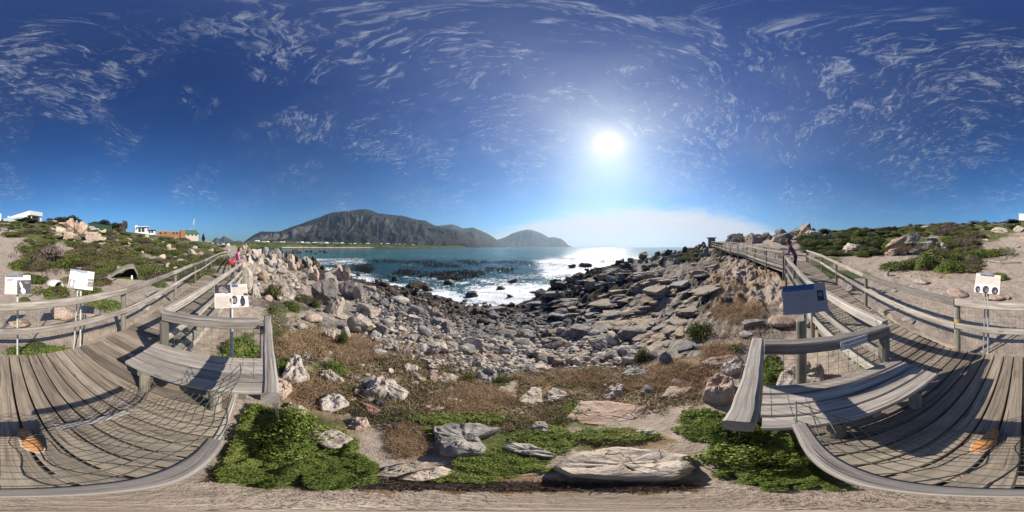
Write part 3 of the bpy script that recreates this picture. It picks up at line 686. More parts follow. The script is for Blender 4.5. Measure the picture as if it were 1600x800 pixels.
# ------------------------------------------------------------------ sea
def build_sea():
    na, nr = 900, 420
    lr = np.concatenate([np.linspace(math.log(9.0), math.log(300.0), 320), np.linspace(math.log(306.0), math.log(12500.0), 100)])
    az = np.arange(na) / na * 2 * PI - PI
    r = np.exp(lr)[None, :]; X = np.sin(az)[:, None] * r; Y = np.cos(az)[:, None] * r
    amp = 0.16 * (1 - sstep(150, 400, r)) + 0 * X
    Zs = SEA + amp * (fbm2(X * 0.22, Y * 0.22, 4, 0.55, 71) + 0.7 * ridge2(X * 0.07, Y * 0.10, 3, 0.5, 73) - 0.3)
    px = np.repeat(np.arange(na)[:, None] / na * 1600, nr, 1); py = HOR + np.degrees(np.arctan2(-SEA, r)) / DEG_Y + 0 * X
    # depth below the surface from the terrain profiles
    fi = np.clip((np.log(np.minimum(r, R1 - 1)) - LR[0]) / (LR[1] - LR[0]), 0, NR - 1.01); j = fi.astype(int)[0]
    ai = (np.arange(na) / na * NA).astype(int)
    depth = SEA - Z0[ai][:, j]
    nn = fbm2(X * 0.12, Y * 0.12, 4, 0.6, 81)
    foam = (1 - sstep(0.0, 1.1, depth)) * 0.75
    cove = soft(px, 690, 745, 905, 935) * soft(py, 436, 452, 480, 490)
    foam = np.maximum(foam, cove * 0.72)
    foam = np.maximum(foam, soft(px, 815, 860, 1010, 1030) * soft(py, 398, 408, 430, 446) * 0.62)
    foam = np.maximum(foam, soft(px, 590, 640, 830, 880) * soft(py, 422, 436, 455, 475) * 0.40)
    foam = np.maximum(foam, soft(px, 470, 490, 560, 590) * soft(py, 402, 405, 412, 418) * 0.45)
    foam = foam + 0.35 * nn
    foam = np.where(r > 140, foam * 0.25, foam)
    kz = np.clip(soft(px, 420, 480, 930, 1000) * soft(py, 402, 408, 440, 462) * 0.9 + 0.3 * nn, 0, 1)
    V = np.stack([X, Y, Zs], -1).reshape(-1, 3)
    ii = np.arange(na); i2 = (ii + 1) % na; jj = np.arange(nr - 1)
    a = (ii[:, None] * nr + jj).ravel(); b = (i2[:, None] * nr + jj).ravel()
    F = np.stack([a, a + 1, b + 1, b], 1)
    me = mesh_np('sea', V, F, {'foam': foam.ravel(), 'kelpzone': kz.ravel(), 'shallow': np.clip(depth / 3, 0, 1).ravel()}, True, M['sea'])
    return structure('sea', me)
build_sea()

# ------------------------------------------------------------------ mountains and the far shore
def mountain(name, crest, r0, W, seed, mat, gul=1.0, pw=1.5, nu=900, nv=150):
    pxs = np.linspace(crest[0][0], crest[-1][0], nu)
    py = np.interp(pxs, [c[0] for c in crest], [c[1] for c in crest])
    az = np.radians((pxs - 800) * 0.225)
    h = r0 * np.tan(np.radians((HOR - py) * DEG_Y)) + 6
    h = h + np.minimum(h * 0.035, 14) * fbm2(pxs * 0.11, pxs * 0 + seed, 4, 0.6, seed)
    t = np.linspace(-0.30, 1, nv)[None, :]
    tt = np.abs(t)
    prof = np.where(t < 0, 1 - (tt * 1.4) ** 1.2, (1 - tt) ** pw * 0.78 + 0.22 * (1 - sstep(0.10, 0.50, tt)))
    arc = (az * r0)[:, None] + 160 * fbm2((az * r0)[:, None] * .0022, t * 3.0, 3, .55, seed + 51)
    R = r0 - t * W
    g = ridge2(arc * 0.0030 + t * .9 + 0.35 * fbm2(arc * 0.002, t * 3, 3, 0.5, seed + 3), t * 1.1 + 0.0 * arc, 4, 0.55, seed)
    g2 = ridge2(arc * 0.013 + t * 2.2, t * 5.0 + 0 * arc, 4, 0.6, seed + 9)
    env = sstep(0.02, 0.22, tt) * (1 - sstep(0.75, 1.0, tt))
    zz = h[:, None] * (prof + gul * (0.075 * g + 0.025 * g2 + 0.21 * fbm2(arc * .0028, t * 3.2, 5, .55, seed + 61)) * env * np.where(t < 0, 0.3, 1))
    R = R - gul * 0.10 * W * g * env
    cl = soft(tt, 0.10, 0.2, 0.40, 0.55) * (0.55 + 0.6 * g2) * (t > 0) * (0.45 + 0.7 * sstep(-.2, .5, fbm2(arc * .0016, t * 2, 3, .5, seed + 31)))
    X = np.sin(az)[:, None] * R; Y = np.cos(az)[:, None] * R
    V = np.stack([X, Y, zz - 6.8], -1).reshape(-1, 3)
    ii = np.arange(nu - 1); jj = np.arange(nv - 1)
    a = (ii[:, None] * nv + jj).ravel()
    F = np.stack([a, a + 1, a + nv + 1, a + nv], 1)[:, ::-1]
    me = mesh_np(name, V, F, {'steep': cl.ravel()}, True, mat)
    return structure(name, me)
mountain('mountain', [(372, 386), (386, 374), (398, 366), (408, 362), (424, 361.5), (438, 361), (452, 355.5), (470, 349.5), (488, 343), (505, 337), (520, 331.5), (540, 330), (556, 327.5), (570, 326),
                      (578, 328), (592, 333.5), (612, 335.5), (634, 338), (652, 342.5), (664, 344.5), (676, 350.5), (690, 354), (706, 358), (716, 359), (728, 366), (742, 374), (752, 385)], 3000, 1250, 3, M['hill'], 0.8)
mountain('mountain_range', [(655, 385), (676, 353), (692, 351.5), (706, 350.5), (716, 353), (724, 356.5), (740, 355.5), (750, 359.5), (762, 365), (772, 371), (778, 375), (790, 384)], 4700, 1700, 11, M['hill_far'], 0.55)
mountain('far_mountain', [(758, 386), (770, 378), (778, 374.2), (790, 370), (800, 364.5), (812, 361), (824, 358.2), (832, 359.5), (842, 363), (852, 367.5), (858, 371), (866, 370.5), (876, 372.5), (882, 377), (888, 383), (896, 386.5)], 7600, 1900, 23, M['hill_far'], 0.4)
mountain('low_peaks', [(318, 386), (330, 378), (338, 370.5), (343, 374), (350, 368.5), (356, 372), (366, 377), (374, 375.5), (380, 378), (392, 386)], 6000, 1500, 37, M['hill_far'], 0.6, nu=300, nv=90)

def far_shore():
    nu, nv = 700, 90
    pxs = np.linspace(352, 735, nu); az = np.radians((pxs - 800) * 0.225)
    rw = np.interp(pxs, [352, 400, 470, 540, 600, 640, 680, 720, 735], [460, 520, 610, 640, 690, 780, 930, 1150, 1250])
    top = np.interp(pxs, [352, 400, 440, 500, 560, 620, 680, 720, 735], [10, 13, 12, 9.5, 8, 8, 5, 2, -7])
    t = np.linspace(0, 1, nv)[None, :]
    R = rw[:, None] * (1 + 0.9 * t ** 1.3) + 8 * fbm2(pxs[:, None] * 0.15, t * 6, 3, 0.6, 5) * (1 - t)
    zz = -7.6 + (top + 7.6)[:, None] * sstep(0.0, 0.30, t) + 12 * t * (top[:, None] > 0)
    zz += 1.3 * fbm2(pxs[:, None] * 0.5, t * 30, 4, 0.6, 8) * sstep(0.05, 0.2, t)
    beach = soft(t, 0.06, 0.085, 0.105, 0.135) * soft(pxs, 430, 450, 560, 610)[:, None] + 0 * zz
    reef = (1 - sstep(0.06, 0.085, t)) + 0 * zz
    X = np.sin(az)[:, None] * R; Y = np.cos(az)[:, None] * R
    V = np.stack([X, Y, zz], -1).reshape(-1, 3)
    ii = np.arange(nu - 1); jj = np.arange(nv - 1); a = (ii[:, None] * nv + jj).ravel()
    F = np.stack([a, a + 1, a + nv + 1, a + nv], 1)
    me = mesh_np('far_shore', V, F, {'beach': beach.ravel(), 'reef': reef.ravel()}, True, M['shore'])
    structure('far_shore', me)
    def hz(px, d):
        i = int(np.clip((px - 352) / (735 - 352) * (nu - 1), 0, nu - 1))
        return float(np.interp(d, R[i], zz[i])), float(rw[i])
    return hz
SHORE_H = far_shore()
# ------------------------------------------------------------------ boardwalk: decks
RAIL_H = 0.88
def lerp(a, b, t): return a + (b - a) * t
def deck_strip(stations, pitch, seg=2):
    b = MB()
    gap = 0.015
    for (s0, s1) in zip(stations[:-1], stations[1:]):
        La = math.dist(s0[0], s1[0]); Lb = math.dist(s0[1], s1[1])
        n = max(1, round(max((La + Lb) / 2, 0.2) / pitch))
        for i in range(n):
            def P(t, land):
                k = 1 if land else 0
                return Vector((lerp(s0[k][0], s1[k][0], t), lerp(s0[k][1], s1[k][1], t), lerp(s0[2], s1[2], t)))
            t0, t1 = i / n, (i + 1) / n
            tm = (t0 + t1) / 2
            p, q = P(tm, False), P(tm, True)
            wa = La / n - gap; wb = Lb / n - gap
            if min(wa, wb) < 0.01: wa = max(wa, 0.012); wb = max(wb, 0.012)
            e0 = rnd.uniform(-.012, .012); e1 = rnd.uniform(-.02, .03)
            dirv = (q - p).normalized(); p = p - dirv * e0; q = q + dirv * e1
            tang = (P(t1, False) + P(t1, True) - P(t0, False) - P(t0, True)).normalized()
            z = rnd.uniform(-.003, .003); th = 0.034; L = (q - p).length
            r = rnd.random() * 60; r2 = rnd.random() * 60
            vs = []; gs = []
            ch = 0.005
            rx = rnd.uniform(-.002, .002)
            for k in range(seg + 1):
                u = k / seg; c = p.lerp(q, u); w = lerp(wa, wb, u) / 2 * (1 + rnd.uniform(-.01, .01))
                zz = z + rnd.uniform(-.0015, .0015)
                for (x, h) in ((-1, -th), (1, -th), (1, -ch), (1 - ch / w, 0), (-1 + ch / w, 0), (-1, -ch)):
                    vs.append(c + tang * (x * w) + Vector((0, 0, h + zz + rx * x))); gs.append((L * u + r, x * w + h * .7 + r2, r))
            fs = []
            for k in range(seg):
                for m in range(6):
                    fs.append((k * 6 + m, k * 6 + (m + 1) % 6, (k + 1) * 6 + (m + 1) % 6, (k + 1) * 6 + m))
            fs.append((5, 4, 3, 2, 1, 0)); fs.append(tuple(seg * 6 + m for m in range(6)))
            b.add(vs, fs, gs)
    return b
def deck_frame(stations, parent, fascia=True):
    for k, nm in ((0, 'edge_beam'), (1, 'edge_beam')):
        f = MB()
        for (s0, s1) in zip(stations[:-1], stations[1:]):
            p = Vector((*s0[k], s0[2] - .125)); q = Vector((*s1[k], s1[2] - .125))
            inw = (Vector(s0[1 - k]) - Vector(s0[k])).normalized() * 0.05
            p += Vector((inw.x, inw.y, 0)); inw = (Vector(s1[1 - k]) - Vector(s1[k])).normalized() * 0.05
            q += Vector((inw.x, inw.y, 0))
            f.beam(p, q, 0.045, 0.17, seg=3)
        f.build(nm, M['pale_wood'] if fascia else M['post'], parent)
    for (s0, s1) in zip(stations[:-1], stations[1:]):
        L = math.dist(s0[0], s1[0]); n = max(1, int(L / 2.6))
        for i in range(n + 1):
            t = (i + .1) / (n + .2)
            for k in (0, 1):
                x, y = lerp(s0[k][0], s1[k][0], t), lerp(s0[k][1], s1[k][1], t)
                z = lerp(s0[2], s1[2], t); ox, oy = lerp(s0[1 - k][0], s1[1 - k][0], t), lerp(s0[1 - k][1], s1[1 - k][1], t)
                x, y = x + (ox - x) * .09, y + (oy - y) * .09
                if math.hypot(x, y) > 26: continue
                c = MB(); c.tube([(x, y, H(x, y) - .15), (x, y, z - .04)], 0.055, 9); c.build('support_post', M['post'], parent)
plat = thing('viewing_platform', 'weathered plank viewing platform between the two benches above the rocky cove', 'platform', (0, 0, 0))
deck_strip(PLAT, 0.126, 6).build('decking', M['deck'], plat)
deck_frame(PLAT, plat)
fb = MB(); fb.beam((-1.66, -0.245, DECK - .125), (1.16, -0.245, DECK - .125), 0.045, 0.17, seg=4); fb.beam((-1.66, -0.185, DECK - .018), (1.16, -0.185, DECK - .018), 0.035, 0.05, seg=6, wob=.001)
fb.build('edge_beam', M['pale_wood'], plat)
wl = thing('walkway', 'grey plank walkway running level past the woman with the red bag', 'walkway')
deck_strip(LEFT, 0.128, 2).build('decking', M['deck'], wl); deck_frame(LEFT, wl)
wr = thing('walkway', 'grey plank walkway ramping up past the woman in the mauve top and along the slope', 'walkway')
deck_strip(RIGHT, 0.128, 2).build('decking', M['deck'], wr); deck_frame(RIGHT, wr)

# ------------------------------------------------------------------ railings
def round_post(x, y, z0, z1, parent, r=0.05, mat='post', name='post'):
    c = MB(); lx = rnd.uniform(-.006, .006)
    c.tube([(x, y, z0), (x + lx * .5, y, (z0 + z1) / 2), (x + lx, y, z1 - .012), (x + lx, y, z1)], [r * 1.03, r, r, r * .82], 12)
    return c.build(name, M[mat], parent, smooth=False)
def wire_panel(parent, p, q, z0a, z1a, z0b, z1b, sx=0.052, sz=0.052, r=0.0011, mat='wire', sag=0.0):
    """welded mesh between two posts: p, q plan points; z0/z1 bottom and top at each"""
    b = MB(); p = Vector(p); q = Vector(q); L = (q - p).length; n = max(2, round(L / sx)); d = (q - p) / L
    side = Vector((-d.y, d.x))
    def pt(u, v, o=0):
        z = lerp(lerp(z0a, z1a, v), lerp(z0b, z1b, v), u); c = p + (q - p) * u
        s = sag * math.sin(u * 9 + v * 5) * math.sin(PI * min(1, max(0, v)))
        return (c.x + side.x * (o + s), c.y + side.y * (o + s), z)
    for i in range(n + 1):
        u = i / n
        b.tube([pt(u, 0), pt(u, .5), pt(u, 1)] if sag else [pt(u, 0), pt(u, 1)], r, 4, cap=False)
    m = max(2, round(abs(z1a - z0a) / sz))
    for k in range(m + 1):
        v = k / m
        ks = 6 if sag else 1
        b.tube([pt(i / ks, v, r * 2) for i in range(ks + 1)], r, 4, cap=False)
    return b.build('wire_mesh', M[mat], parent)
def railing(label, pts, levels, posts_at=None, mid=True, mesh=True, spacing=3.0, inset=0.0, post_r=0.05, kick=False, mesh_pitch=0.052, wire_r=0.0011, rail_mat='rail', down=0.30):
    """pts: plan polyline; levels: deck level at each point"""
    t = thing('railing', label, 'railing', group=None)
    cum = [0.0]
    for a, b in zip(pts[:-1], pts[1:]): cum.append(cum[-1] + math.dist(a, b))
    def at(s):
        s = min(max(s, 0), cum[-1])
        k = max(i for i in range(len(cum) - 1) if cum[i] <= s + 1e-9)
        u = (s - cum[k]) / (cum[k + 1] - cum[k])
        return Vector((lerp(pts[k][0], pts[k + 1][0], u), lerp(pts[k][1], pts[k + 1][1], u))), lerp(levels[k], levels[k + 1], u)
    for a, b, za, zb in zip(pts[:-1], pts[1:], levels[:-1], levels[1:]):
        n = max(1, round(math.dist(a, b) / 3.1))
        for i in range(n):
            u0, u1 = i / n, (i + 1) / n
            p = (lerp(a[0], b[0], u0), lerp(a[1], b[1], u0)); q = (lerp(a[0], b[0], u1), lerp(a[1], b[1], u1))
            z0, z1 = lerp(za, zb, u0), lerp(za, zb, u1)
            m = MB(); m.beam((*p, z0 + RAIL_H - .055), (*q, z1 + RAIL_H - .055), 0.085, 0.11, ch=.012, seg=6, wob=.0035); m.build('top_rail', M[rail_mat], t)
            if mid:
                m = MB(); m.beam((*p, z0 + .42), (*q, z1 + .42), 0.05, 0.095, ch=.010, seg=6, wob=.003); m.build('mid_rail', M[rail_mat], t)
            if kick:
                m = MB(); m.beam((*p, z0 + .075), (*q, z1 + .075), 0.035, 0.13, ch=.006, seg=3); m.build('kick_board', M['pale_wood'], t)
            if mesh: wire_panel(t, p, q, z0 + .03, z0 + RAIL_H - .11, z1 + .03, z1 + RAIL_H - .11, mesh_pitch, mesh_pitch, wire_r)
    ss = posts_at if posts_at is not None else [cum[-1] * i / max(1, round(cum[-1] / spacing)) for i in range(max(1, round(cum[-1] / spacing)) + 1)]
    for s in ss:
        p, z = at(s); off = Vector((0, 0))
        k = 0
        for i in range(len(cum) - 1):
            if cum[i] <= s: k = i
        dv = Vector((pts[k + 1][0] - pts[k][0], pts[k + 1][1] - pts[k][1])).normalized()
        off = Vector((-dv.y, dv.x)) * inset
        p = p + off
        g = min(H(p.x, p.y) - .1, z - .1)
        round_post(p.x, p.y, g, z + RAIL_H - .118 if inset == 0 else z + RAIL_H - .03, t, post_r)
    return t
D = DECK
# landward railing, three runs that butt at posts
railing('landward railing of the walkway with the woman in pink, weathered beams over wire mesh', [(-2.19, -2.24), (-7.0, -2.92), (-9.7, -3.18), (-22.1, -5.02)], [D, D, D, D], spacing=3.0, inset=0.075, mesh_pitch=.085, wire_r=.0018)
rb = railing('long landward railing behind the platform with two sign boards over it', [(1.0, -2.24), (-2.18, -2.24)], [D, D], posts_at=[0.0, 3.18], inset=0.07)
railing('landward railing of the ramp, pale sunlit beams climbing to a corner', [(1.01, -2.24), (3.97, -2.64), (8.9, -2.98), (12.5, -3.02)], [D, D + .02, -1.28, -1.10], posts_at=[2.98, 5.5, 7.9, 11.4], inset=-0.075)
railing('landward railing of the upper walkway beyond the corner', [(12.52, -3.0), (13.05, -1.0), (15.55, .52), (19.05, 2.92), (23.45, 5.36), (31.3, 9.35)], [-1.10, -0.95, -0.74, -0.48, -0.15, .22], spacing=2.2, mesh=False, post_r=.045)
# seaward railings
railing('seaward railing of the walkway that the woman in pink leans on', [(-1.70, -1.08), (-8.62, -0.74)], [D, D], spacing=2.3, mid=True, kick=True, mesh_pitch=.085, wire_r=.0018, inset=0.0)
railing('short railing turning inland behind the woman in pink', [(-9.9, -1.62), (-22.0, -3.44)], [D, D], spacing=2.6, mesh=False)
railing('distant seaward railing where the far walkway turns to the shore', [(-22.1, -3.4), (-36.0, -1.05)], [D, -1.30], spacing=2.4, mesh=False, post_r=.045)
railing('distant landward railing where the far walkway turns to the shore', [(-22.3, -5.0), (-36.7, -2.9)], [D, -1.30], spacing=2.4, mesh=False, post_r=.045)
railing('seaward railing of the ramp that the woman in mauve leans on', [(1.24, -1.08), (3.6, -0.92), (7.45, -0.82)], [D, D + .02, -1.28], posts_at=[2.1, 4.1, 6.19], kick=True, mesh_pitch=.085, wire_r=.0018)
railing('seaward railing of the upper walkway with dark posts along the rocky slope', [(8.42, -.80), (11.15, .52), (14.45, 1.98), (17.95, 4.38), (22.45, 6.88), (30.4, 11.0)], [-1.10, -0.95, -0.74, -0.48, -0.15, .22], spacing=2.1, mid=True, kick=True, mesh_pitch=.12, wire_r=.002, post_r=.05)

# railing round the alcove: seaward beams, two side beams, mesh and posts
al = thing('railing', 'square alcove railing round the two benches, the beam beneath the viewer facing the sea', 'railing')
zt = D + RAIL_H
def beam(p, q, w, h, nm='top_rail', mat='rail', seg=10, wob=.003, ch=.012, par=al):
    m = MB(); m.beam(p, q, w, h, ch=ch, seg=seg, wob=wob); return m.build(nm, M[mat], par)
beam((-1.78, .125, zt - .055), (-.66, .060, zt - .055), .075, .11)
beam((.45, .082, zt - .055), (1.285, .082, zt - .055), .092, .11)
beam((-.345, -.088, zt - .025), (.44, -.088, zt - .025), .042, .045, seg=14, wob=.0015, ch=.006)
beam((-1.70, .030, zt - .055), (-1.62, -1.03, zt - .055), .10, .11)
beam((1.225, .020, zt - .055), (1.16, -1.03, zt - .055), .10, .11)
for (x, y) in ((-1.70, .09), (1.225, .085), (-1.62, -1.02), (1.16, -1.0)):
    g = H(x, y) - .1
    if y > 0:
        m = MB(); m.beam((x, y, g), (x, y, zt - .112), .10, .10, ch=.01, up=(0, 1, 0), seg=4); m.build('post', M['rail'], al)
    else: round_post(x, y, D - .1, zt - .112, al, .055)
wire_panel(al, (-1.66, -1.0), (-1.72, .06), D + .40, zt - .11, D + .40, zt - .11, .085, .085, .0018)
wire_panel(al, (1.19, -1.0), (1.235, .06), D + .40, zt - .11, D + .40, zt - .11, .085, .085, .0018)
def loose_net(x0, x1, pitch, r):
    # slack wire net from the seaward rail back down to a lath on the deck
    b = MB(); top = (-.095, zt - .045); bot = (-.80, D + .012)
    n = round((x1 - x0) / pitch); m = 13
    def pt(u, v):
        y = lerp(top[0], bot[0], v); z = lerp(top[1], bot[1], v) - .10 * math.sin(PI * v) * (1 - v) 
        return (lerp(x0, x1, u) + .012 * math.sin(v * 11 + u * 31), y + .012 * math.sin(u * 23 + v * 7), z + .010 * math.sin(u * 41))
    for i in range(n + 1): b.tube([pt(i / n, k / 10) for k in range(11)], r, 4, cap=False)
    for k in range(m + 1): b.tube([pt(i / 40, k / m) for i in range(41)], r, 4, cap=False)
    return b.build('wire_mesh', M['wire'], al)
loose_net(-.98, .62, .066, .0026)
beam((-.78, -.79, D + .010), (-.30, -.86, D + .010), .05, .012, 'lath', 'pale_wood', 6, .001, .002)
wire_panel(al, (-1.66, .15), (-1.1, .15), D - .35, zt - .11, D - .35, zt - .11, .085, .085, .0018)
wire_panel(al, (.86, .15), (1.2, .15), D - .35, zt - .11, D - .35, zt - .11, .085, .085, .0018)

# ------------------------------------------------------------------ benches
def bench(label, x0, x1, y0, y1, inner, fx=0.0):
    t = thing('bench', label, 'bench', ((x0 + x1) / 2, (y0 + y1) / 2, D))
    z = D + .45
    s = MB(); n = 4; w = abs(x1 - x0) / n
    cx = (x0 + x1) / 2; cy = (y0 + y1) / 2
    for i in range(n):
        x = x0 + (i + .5) * w - cx
        s.beam((x + fx, y1 - cy + rnd.uniform(-.008, .008), z - D - .022), (x, y0 - cy + rnd.uniform(-.008, .008), z - D - .022), w - .011, .044, ch=.008, seg=10, wob=.0015)
    s.build('seat', M['rail'], t)
    for yy in (y0 + .16, (y0 + y1) / 2, y1 - .16):
        e = MB(); e.beam((x0 + .03 - cx, yy - cy, z - D - .10), (x1 - .03 - cx, yy - cy, z - D - .10), .05, .10, seg=2)
        e.build('bearer', M['post'], t)
    for xx in (x0 + .10, x1 - .10):
        for yy in (y0 + .16, y1 - .36):
            b = MB(); zb = 0.0 if yy < -.22 else min(H(xx, yy) - D - .08, -.05)
            b.tube([(xx - cx, yy - cy, zb), (xx - cx, yy - cy, z - D - .151)], .05, 12); b.build('leg', M['post'], t)
    return t
bench('grey plank bench beside the railing post, its seaward end over green plants and pale boulders', -1.56, -1.03, -1.08, .07, 1)
bench('grey plank bench below the blue and white notice, its end beside the tall beam', .64, 1.13, -1.10, .03, -1)

# ------------------------------------------------------------------ writing
def text_part(name, body, size, mat, parent, mtx, align='CENTER', sx=1.0):
    cu = bpy.data.curves.new(name, 'FONT'); cu.body = body; cu.size = size; cu.align_x = align; cu.align_y = 'CENTER'; cu.resolution_u = 2; cu.offset = size * .018
    tmp = bpy.data.objects.new('tmp_text', cu); COL.objects.link(tmp)
    bpy.context.view_layer.update()
    me = bpy.data.meshes.new_from_object(tmp.evaluated_get(bpy.context.evaluated_depsgraph_get()))
    bpy.data.objects.remove(tmp)
    me.name = name; me.materials.clear(); me.materials.append(mat)
    o = link(name, me, parent); o.matrix_local = mtx @ Matrix.Diagonal((sx, 1, 1, 1))
    return o
# notice on the side beam of the alcove, facing into it
nt_ = thing('notice', 'narrow white notice with blue capitals screwed to the alcove beam above the bench', 'notice', (1.122, -.70, zt - .055))
nt_.rotation_euler = (PI / 2, 0, -PI / 2 + math.atan2(.065, 1.05))
pl_ = MB(); pl_.box((0, 0, 0), (.34, .088, .004)); pl_.build('plate', M['notice'], nt_)
bd = MB()
for (x, y, sx_, sy_) in ((0, .0425, .34, .003), (0, -.0425, .34, .003), (-.1685, 0, .003, .082), (.1685, 0, .003, .082)): bd.box((x, y, .0030), (sx_, sy_, .0015))
bd.build('border', M['ink'], nt_)
text_part('lettering', 'PLEASE STAY ON THE BOARDWALK', .024, M['ink'], nt_, Matrix.Translation((0, .020, .0042)), sx=.72)
text_part('lettering', 'BLY ASSEBLIEF OP DIE PLANKPAD', .024, M['ink'], nt_, Matrix.Translation((0, -.020, .0042)), sx=.72)

# ------------------------------------------------------------------ interpretive signs
def sign(label, x, y, zc, w, h, lean, roll, design, foot_z, posts, face=None, metal='white_metal', panel='panel'):
    """a tilted panel on a post; faces the platform"""
    t = thing('sign_board', label, 'sign', (x, y, zc))
    yaw = math.atan2(-x, -y) if face is None else face          # heading of the panel's normal in plan
    R = Matrix.Rotation(PI - yaw, 4, 'Z') @ Matrix.Rotation(PI / 2 - lean, 4, 'X') @ Matrix.Rotation(roll, 4, 'Z')
    def part(fn, nm, mat):
        b = MB(); fn(b); o = b.build(nm, M[mat], t); o.matrix_local = R; return o
    p = part(lambda b: b.box((0, 0, 0), (w, h, .006)), 'panel', panel)
    for (nm, mat, items) in design:
        def fn(b, items=items):
            for it in items:
                zz = .0045 + it.get('z', 0) * .0012
                if it['k'] == 'r':
                    cx, cy, rw, rh = it['v']; b.box((cx * w, cy * h, zz), (rw * w, rh * h, .0012))
                elif it['k'] == 'p':
                    b.poly([(a * w, c * h, zz + .0006) for a, c in it['v']])
        if nm in ('paragraph', 'header_words', 'drawing', 'drawing_back', 'penguin_drawing', 'photo_bird'): part(fn, nm, mat)
        else:
            for it in items: part(lambda b, it=it: fn(b, [it]), nm, mat)
    ph = MB()
    for (dx, dy, r_) in posts:
        ph.tube([(dx, dy, foot_z - zc), (dx * .4, dy * .4, -.02)], r_, 8)
    ph.build('stand', M[metal], t)
    return t
def lines(x0, x1, ys, hh=.013): return [{'k': 'r', 'v': ((x0 + x1) / 2 + (0 if i % 4 != 3 else -(x1 - x0) * .12), y, (x1 - x0) * (1 if i % 4 != 3 else .75), hh)} for i, y in enumerate(ys)]
def ell(cx, cy, rx, ry, n=14, rot=0.0, z=1):
    return {'k': 'p', 'z': z, 'v': [(cx + rx * math.cos(2 * PI * i / n) * math.cos(rot) - ry * math.sin(2 * PI * i / n) * math.sin(rot), cy + rx * math.cos(2 * PI * i / n) * math.sin(rot) + ry * math.sin(2 * PI * i / n) * math.cos(rot)) for i in range(n)]}
def rect(cx, cy, w, h, z=0): return {'k': 'r', 'z': z, 'v': (cx, cy, w, h)}
YS = lambda a, b, n: [a + (b - a) * i / (n - 1) for i in range(n)]
# the sign with the pink drawing and one large dark photograph of a white-breasted bird
sign('cream sign board with a pink drawing and one large dark bird photograph', -.275, -2.50, -.57, .40, .30, .45, .0,
     [('header', 'navy', [rect(-.14, .44, .70, .11)]), ('header_words', 'white', lines(-.02, .16, [.455, .415], .016)),
      ('drawing', 'pinkprint', [ell(-.34, .24, .10, .055), ell(-.22, .29, .07, .035, rot=.5), rect(-.40, .15, .012, .14), rect(-.28, .15, .012, .14)]),
      ('paragraph', 'text_line', lines(-.47, -.06, YS(.02, -.44, 10))),
      ('photograph', 'photo_dark', [rect(.235, -.13, .53, .72)]), ('photo_ground', 'photo_mid', [rect(.06, .14, .12, .14, 1), rect(.36, .10, .2, .1, 1)]),
      ('photo_bird', 'white', [ell(.13, -.05, .05, .17, rot=.25, z=2), ell(.20, -.33, .09, .15, rot=.2, z=2)])],
     -1.95, [(0, -.04, .016)])
sign('cream sign board tilted on a pole with penguin pictures at its corners', -1.33, -2.44, -.545, .42, .32, .45, -.13,
     [('header', 'navy', [rect(-.14, .43, .70, .12)]), ('header_words', 'white', lines(-.10, .14, [.45, .41], .016)),
      ('penguin_drawing', 'white', [ell(-.32, .34, .05, .10, z=1), ell(-.25, .35, .035, .08, z=1)]), ('drawing_back', 'photo_dark', [ell(-.275, .36, .02, .09, z=2), ell(-.22, .33, .02, .07, z=2)]),
      ('photograph', 'photo_dark', [rect(-.365, -.27, .25, .45), rect(.38, -.12, .24, .44)]), ('photo_band', 'photo_mid', [rect(.38, -.04, .22, .08, 1)]),
      ('photo_bird', 'notice', [ell(-.36, -.26, .05, .17, z=2)]), ('paragraph', 'text_line', lines(-.20, .22, YS(.22, -.40, 12)))],
     -2.0, [(.0, -.04, .016), (.10, -.10, .012)])
sign('sign board beside the bench with photographs of a chick and a dark standing penguin', -2.06, -.315, -.625, .43, .30, .40, .05,
     [('header', 'navy', [rect(.12, .44, .19, .10)]), ('photograph', 'photo_dark', [rect(-.25, .32, .48, .36), rect(.43, .02, .12, .14)]), ('white_print', 'white', [rect(-.25, .10, .46, .08, 1), rect(.25, -.25, .46, .48)]),
      ('photo_chick', 'photo_mid', [ell(-.26, .29, .12, .15, z=2), ell(-.14, .20, .06, .10, z=3)]), ('penguin_picture', 'photo_dark', [ell(.33, -.26, .075, .20, z=3), ell(.33, -.06, .04, .05, z=3), rect(.26, -.44, .10, .03, 3), ell(.09, -.17, .09, .19, z=3)]),
      ('penguin_picture', 'photo_mid', [ell(.10, -.20, .05, .12, z=4)]), ('paragraph', 'text_line', lines(-.46, -.04, YS(-.02, -.44, 10)) + lines(.04, .46, YS(.36, .06, 7)))],
     -2.2, [(.0, .0, .022), (.07, .03, .016)])
sign('shaded grey sign board with a wide navy header and one small portrait by the ramp', 1.61, -.37, -.525, .45, .30, .42, .10,
     [('header', 'navy', [rect(-.13, .40, .72, .19)]), ('header_words', 'white', lines(-.44, -.10, [.36], .022)), ('photograph', 'photo_dark', [rect(.36, .06, .15, .36)]), ('portrait', 'photo_mid', [ell(.36, .10, .05, .08, z=1)]),
      ('paragraph', 'text_line', lines(-.46, .24, YS(.22, -.02, 5)) + lines(-.30, .46, YS(-.16, -.44, 5)))],
     -2.15, [(.0, .0, .020)], metal='grey_metal', panel='panel_shaded')
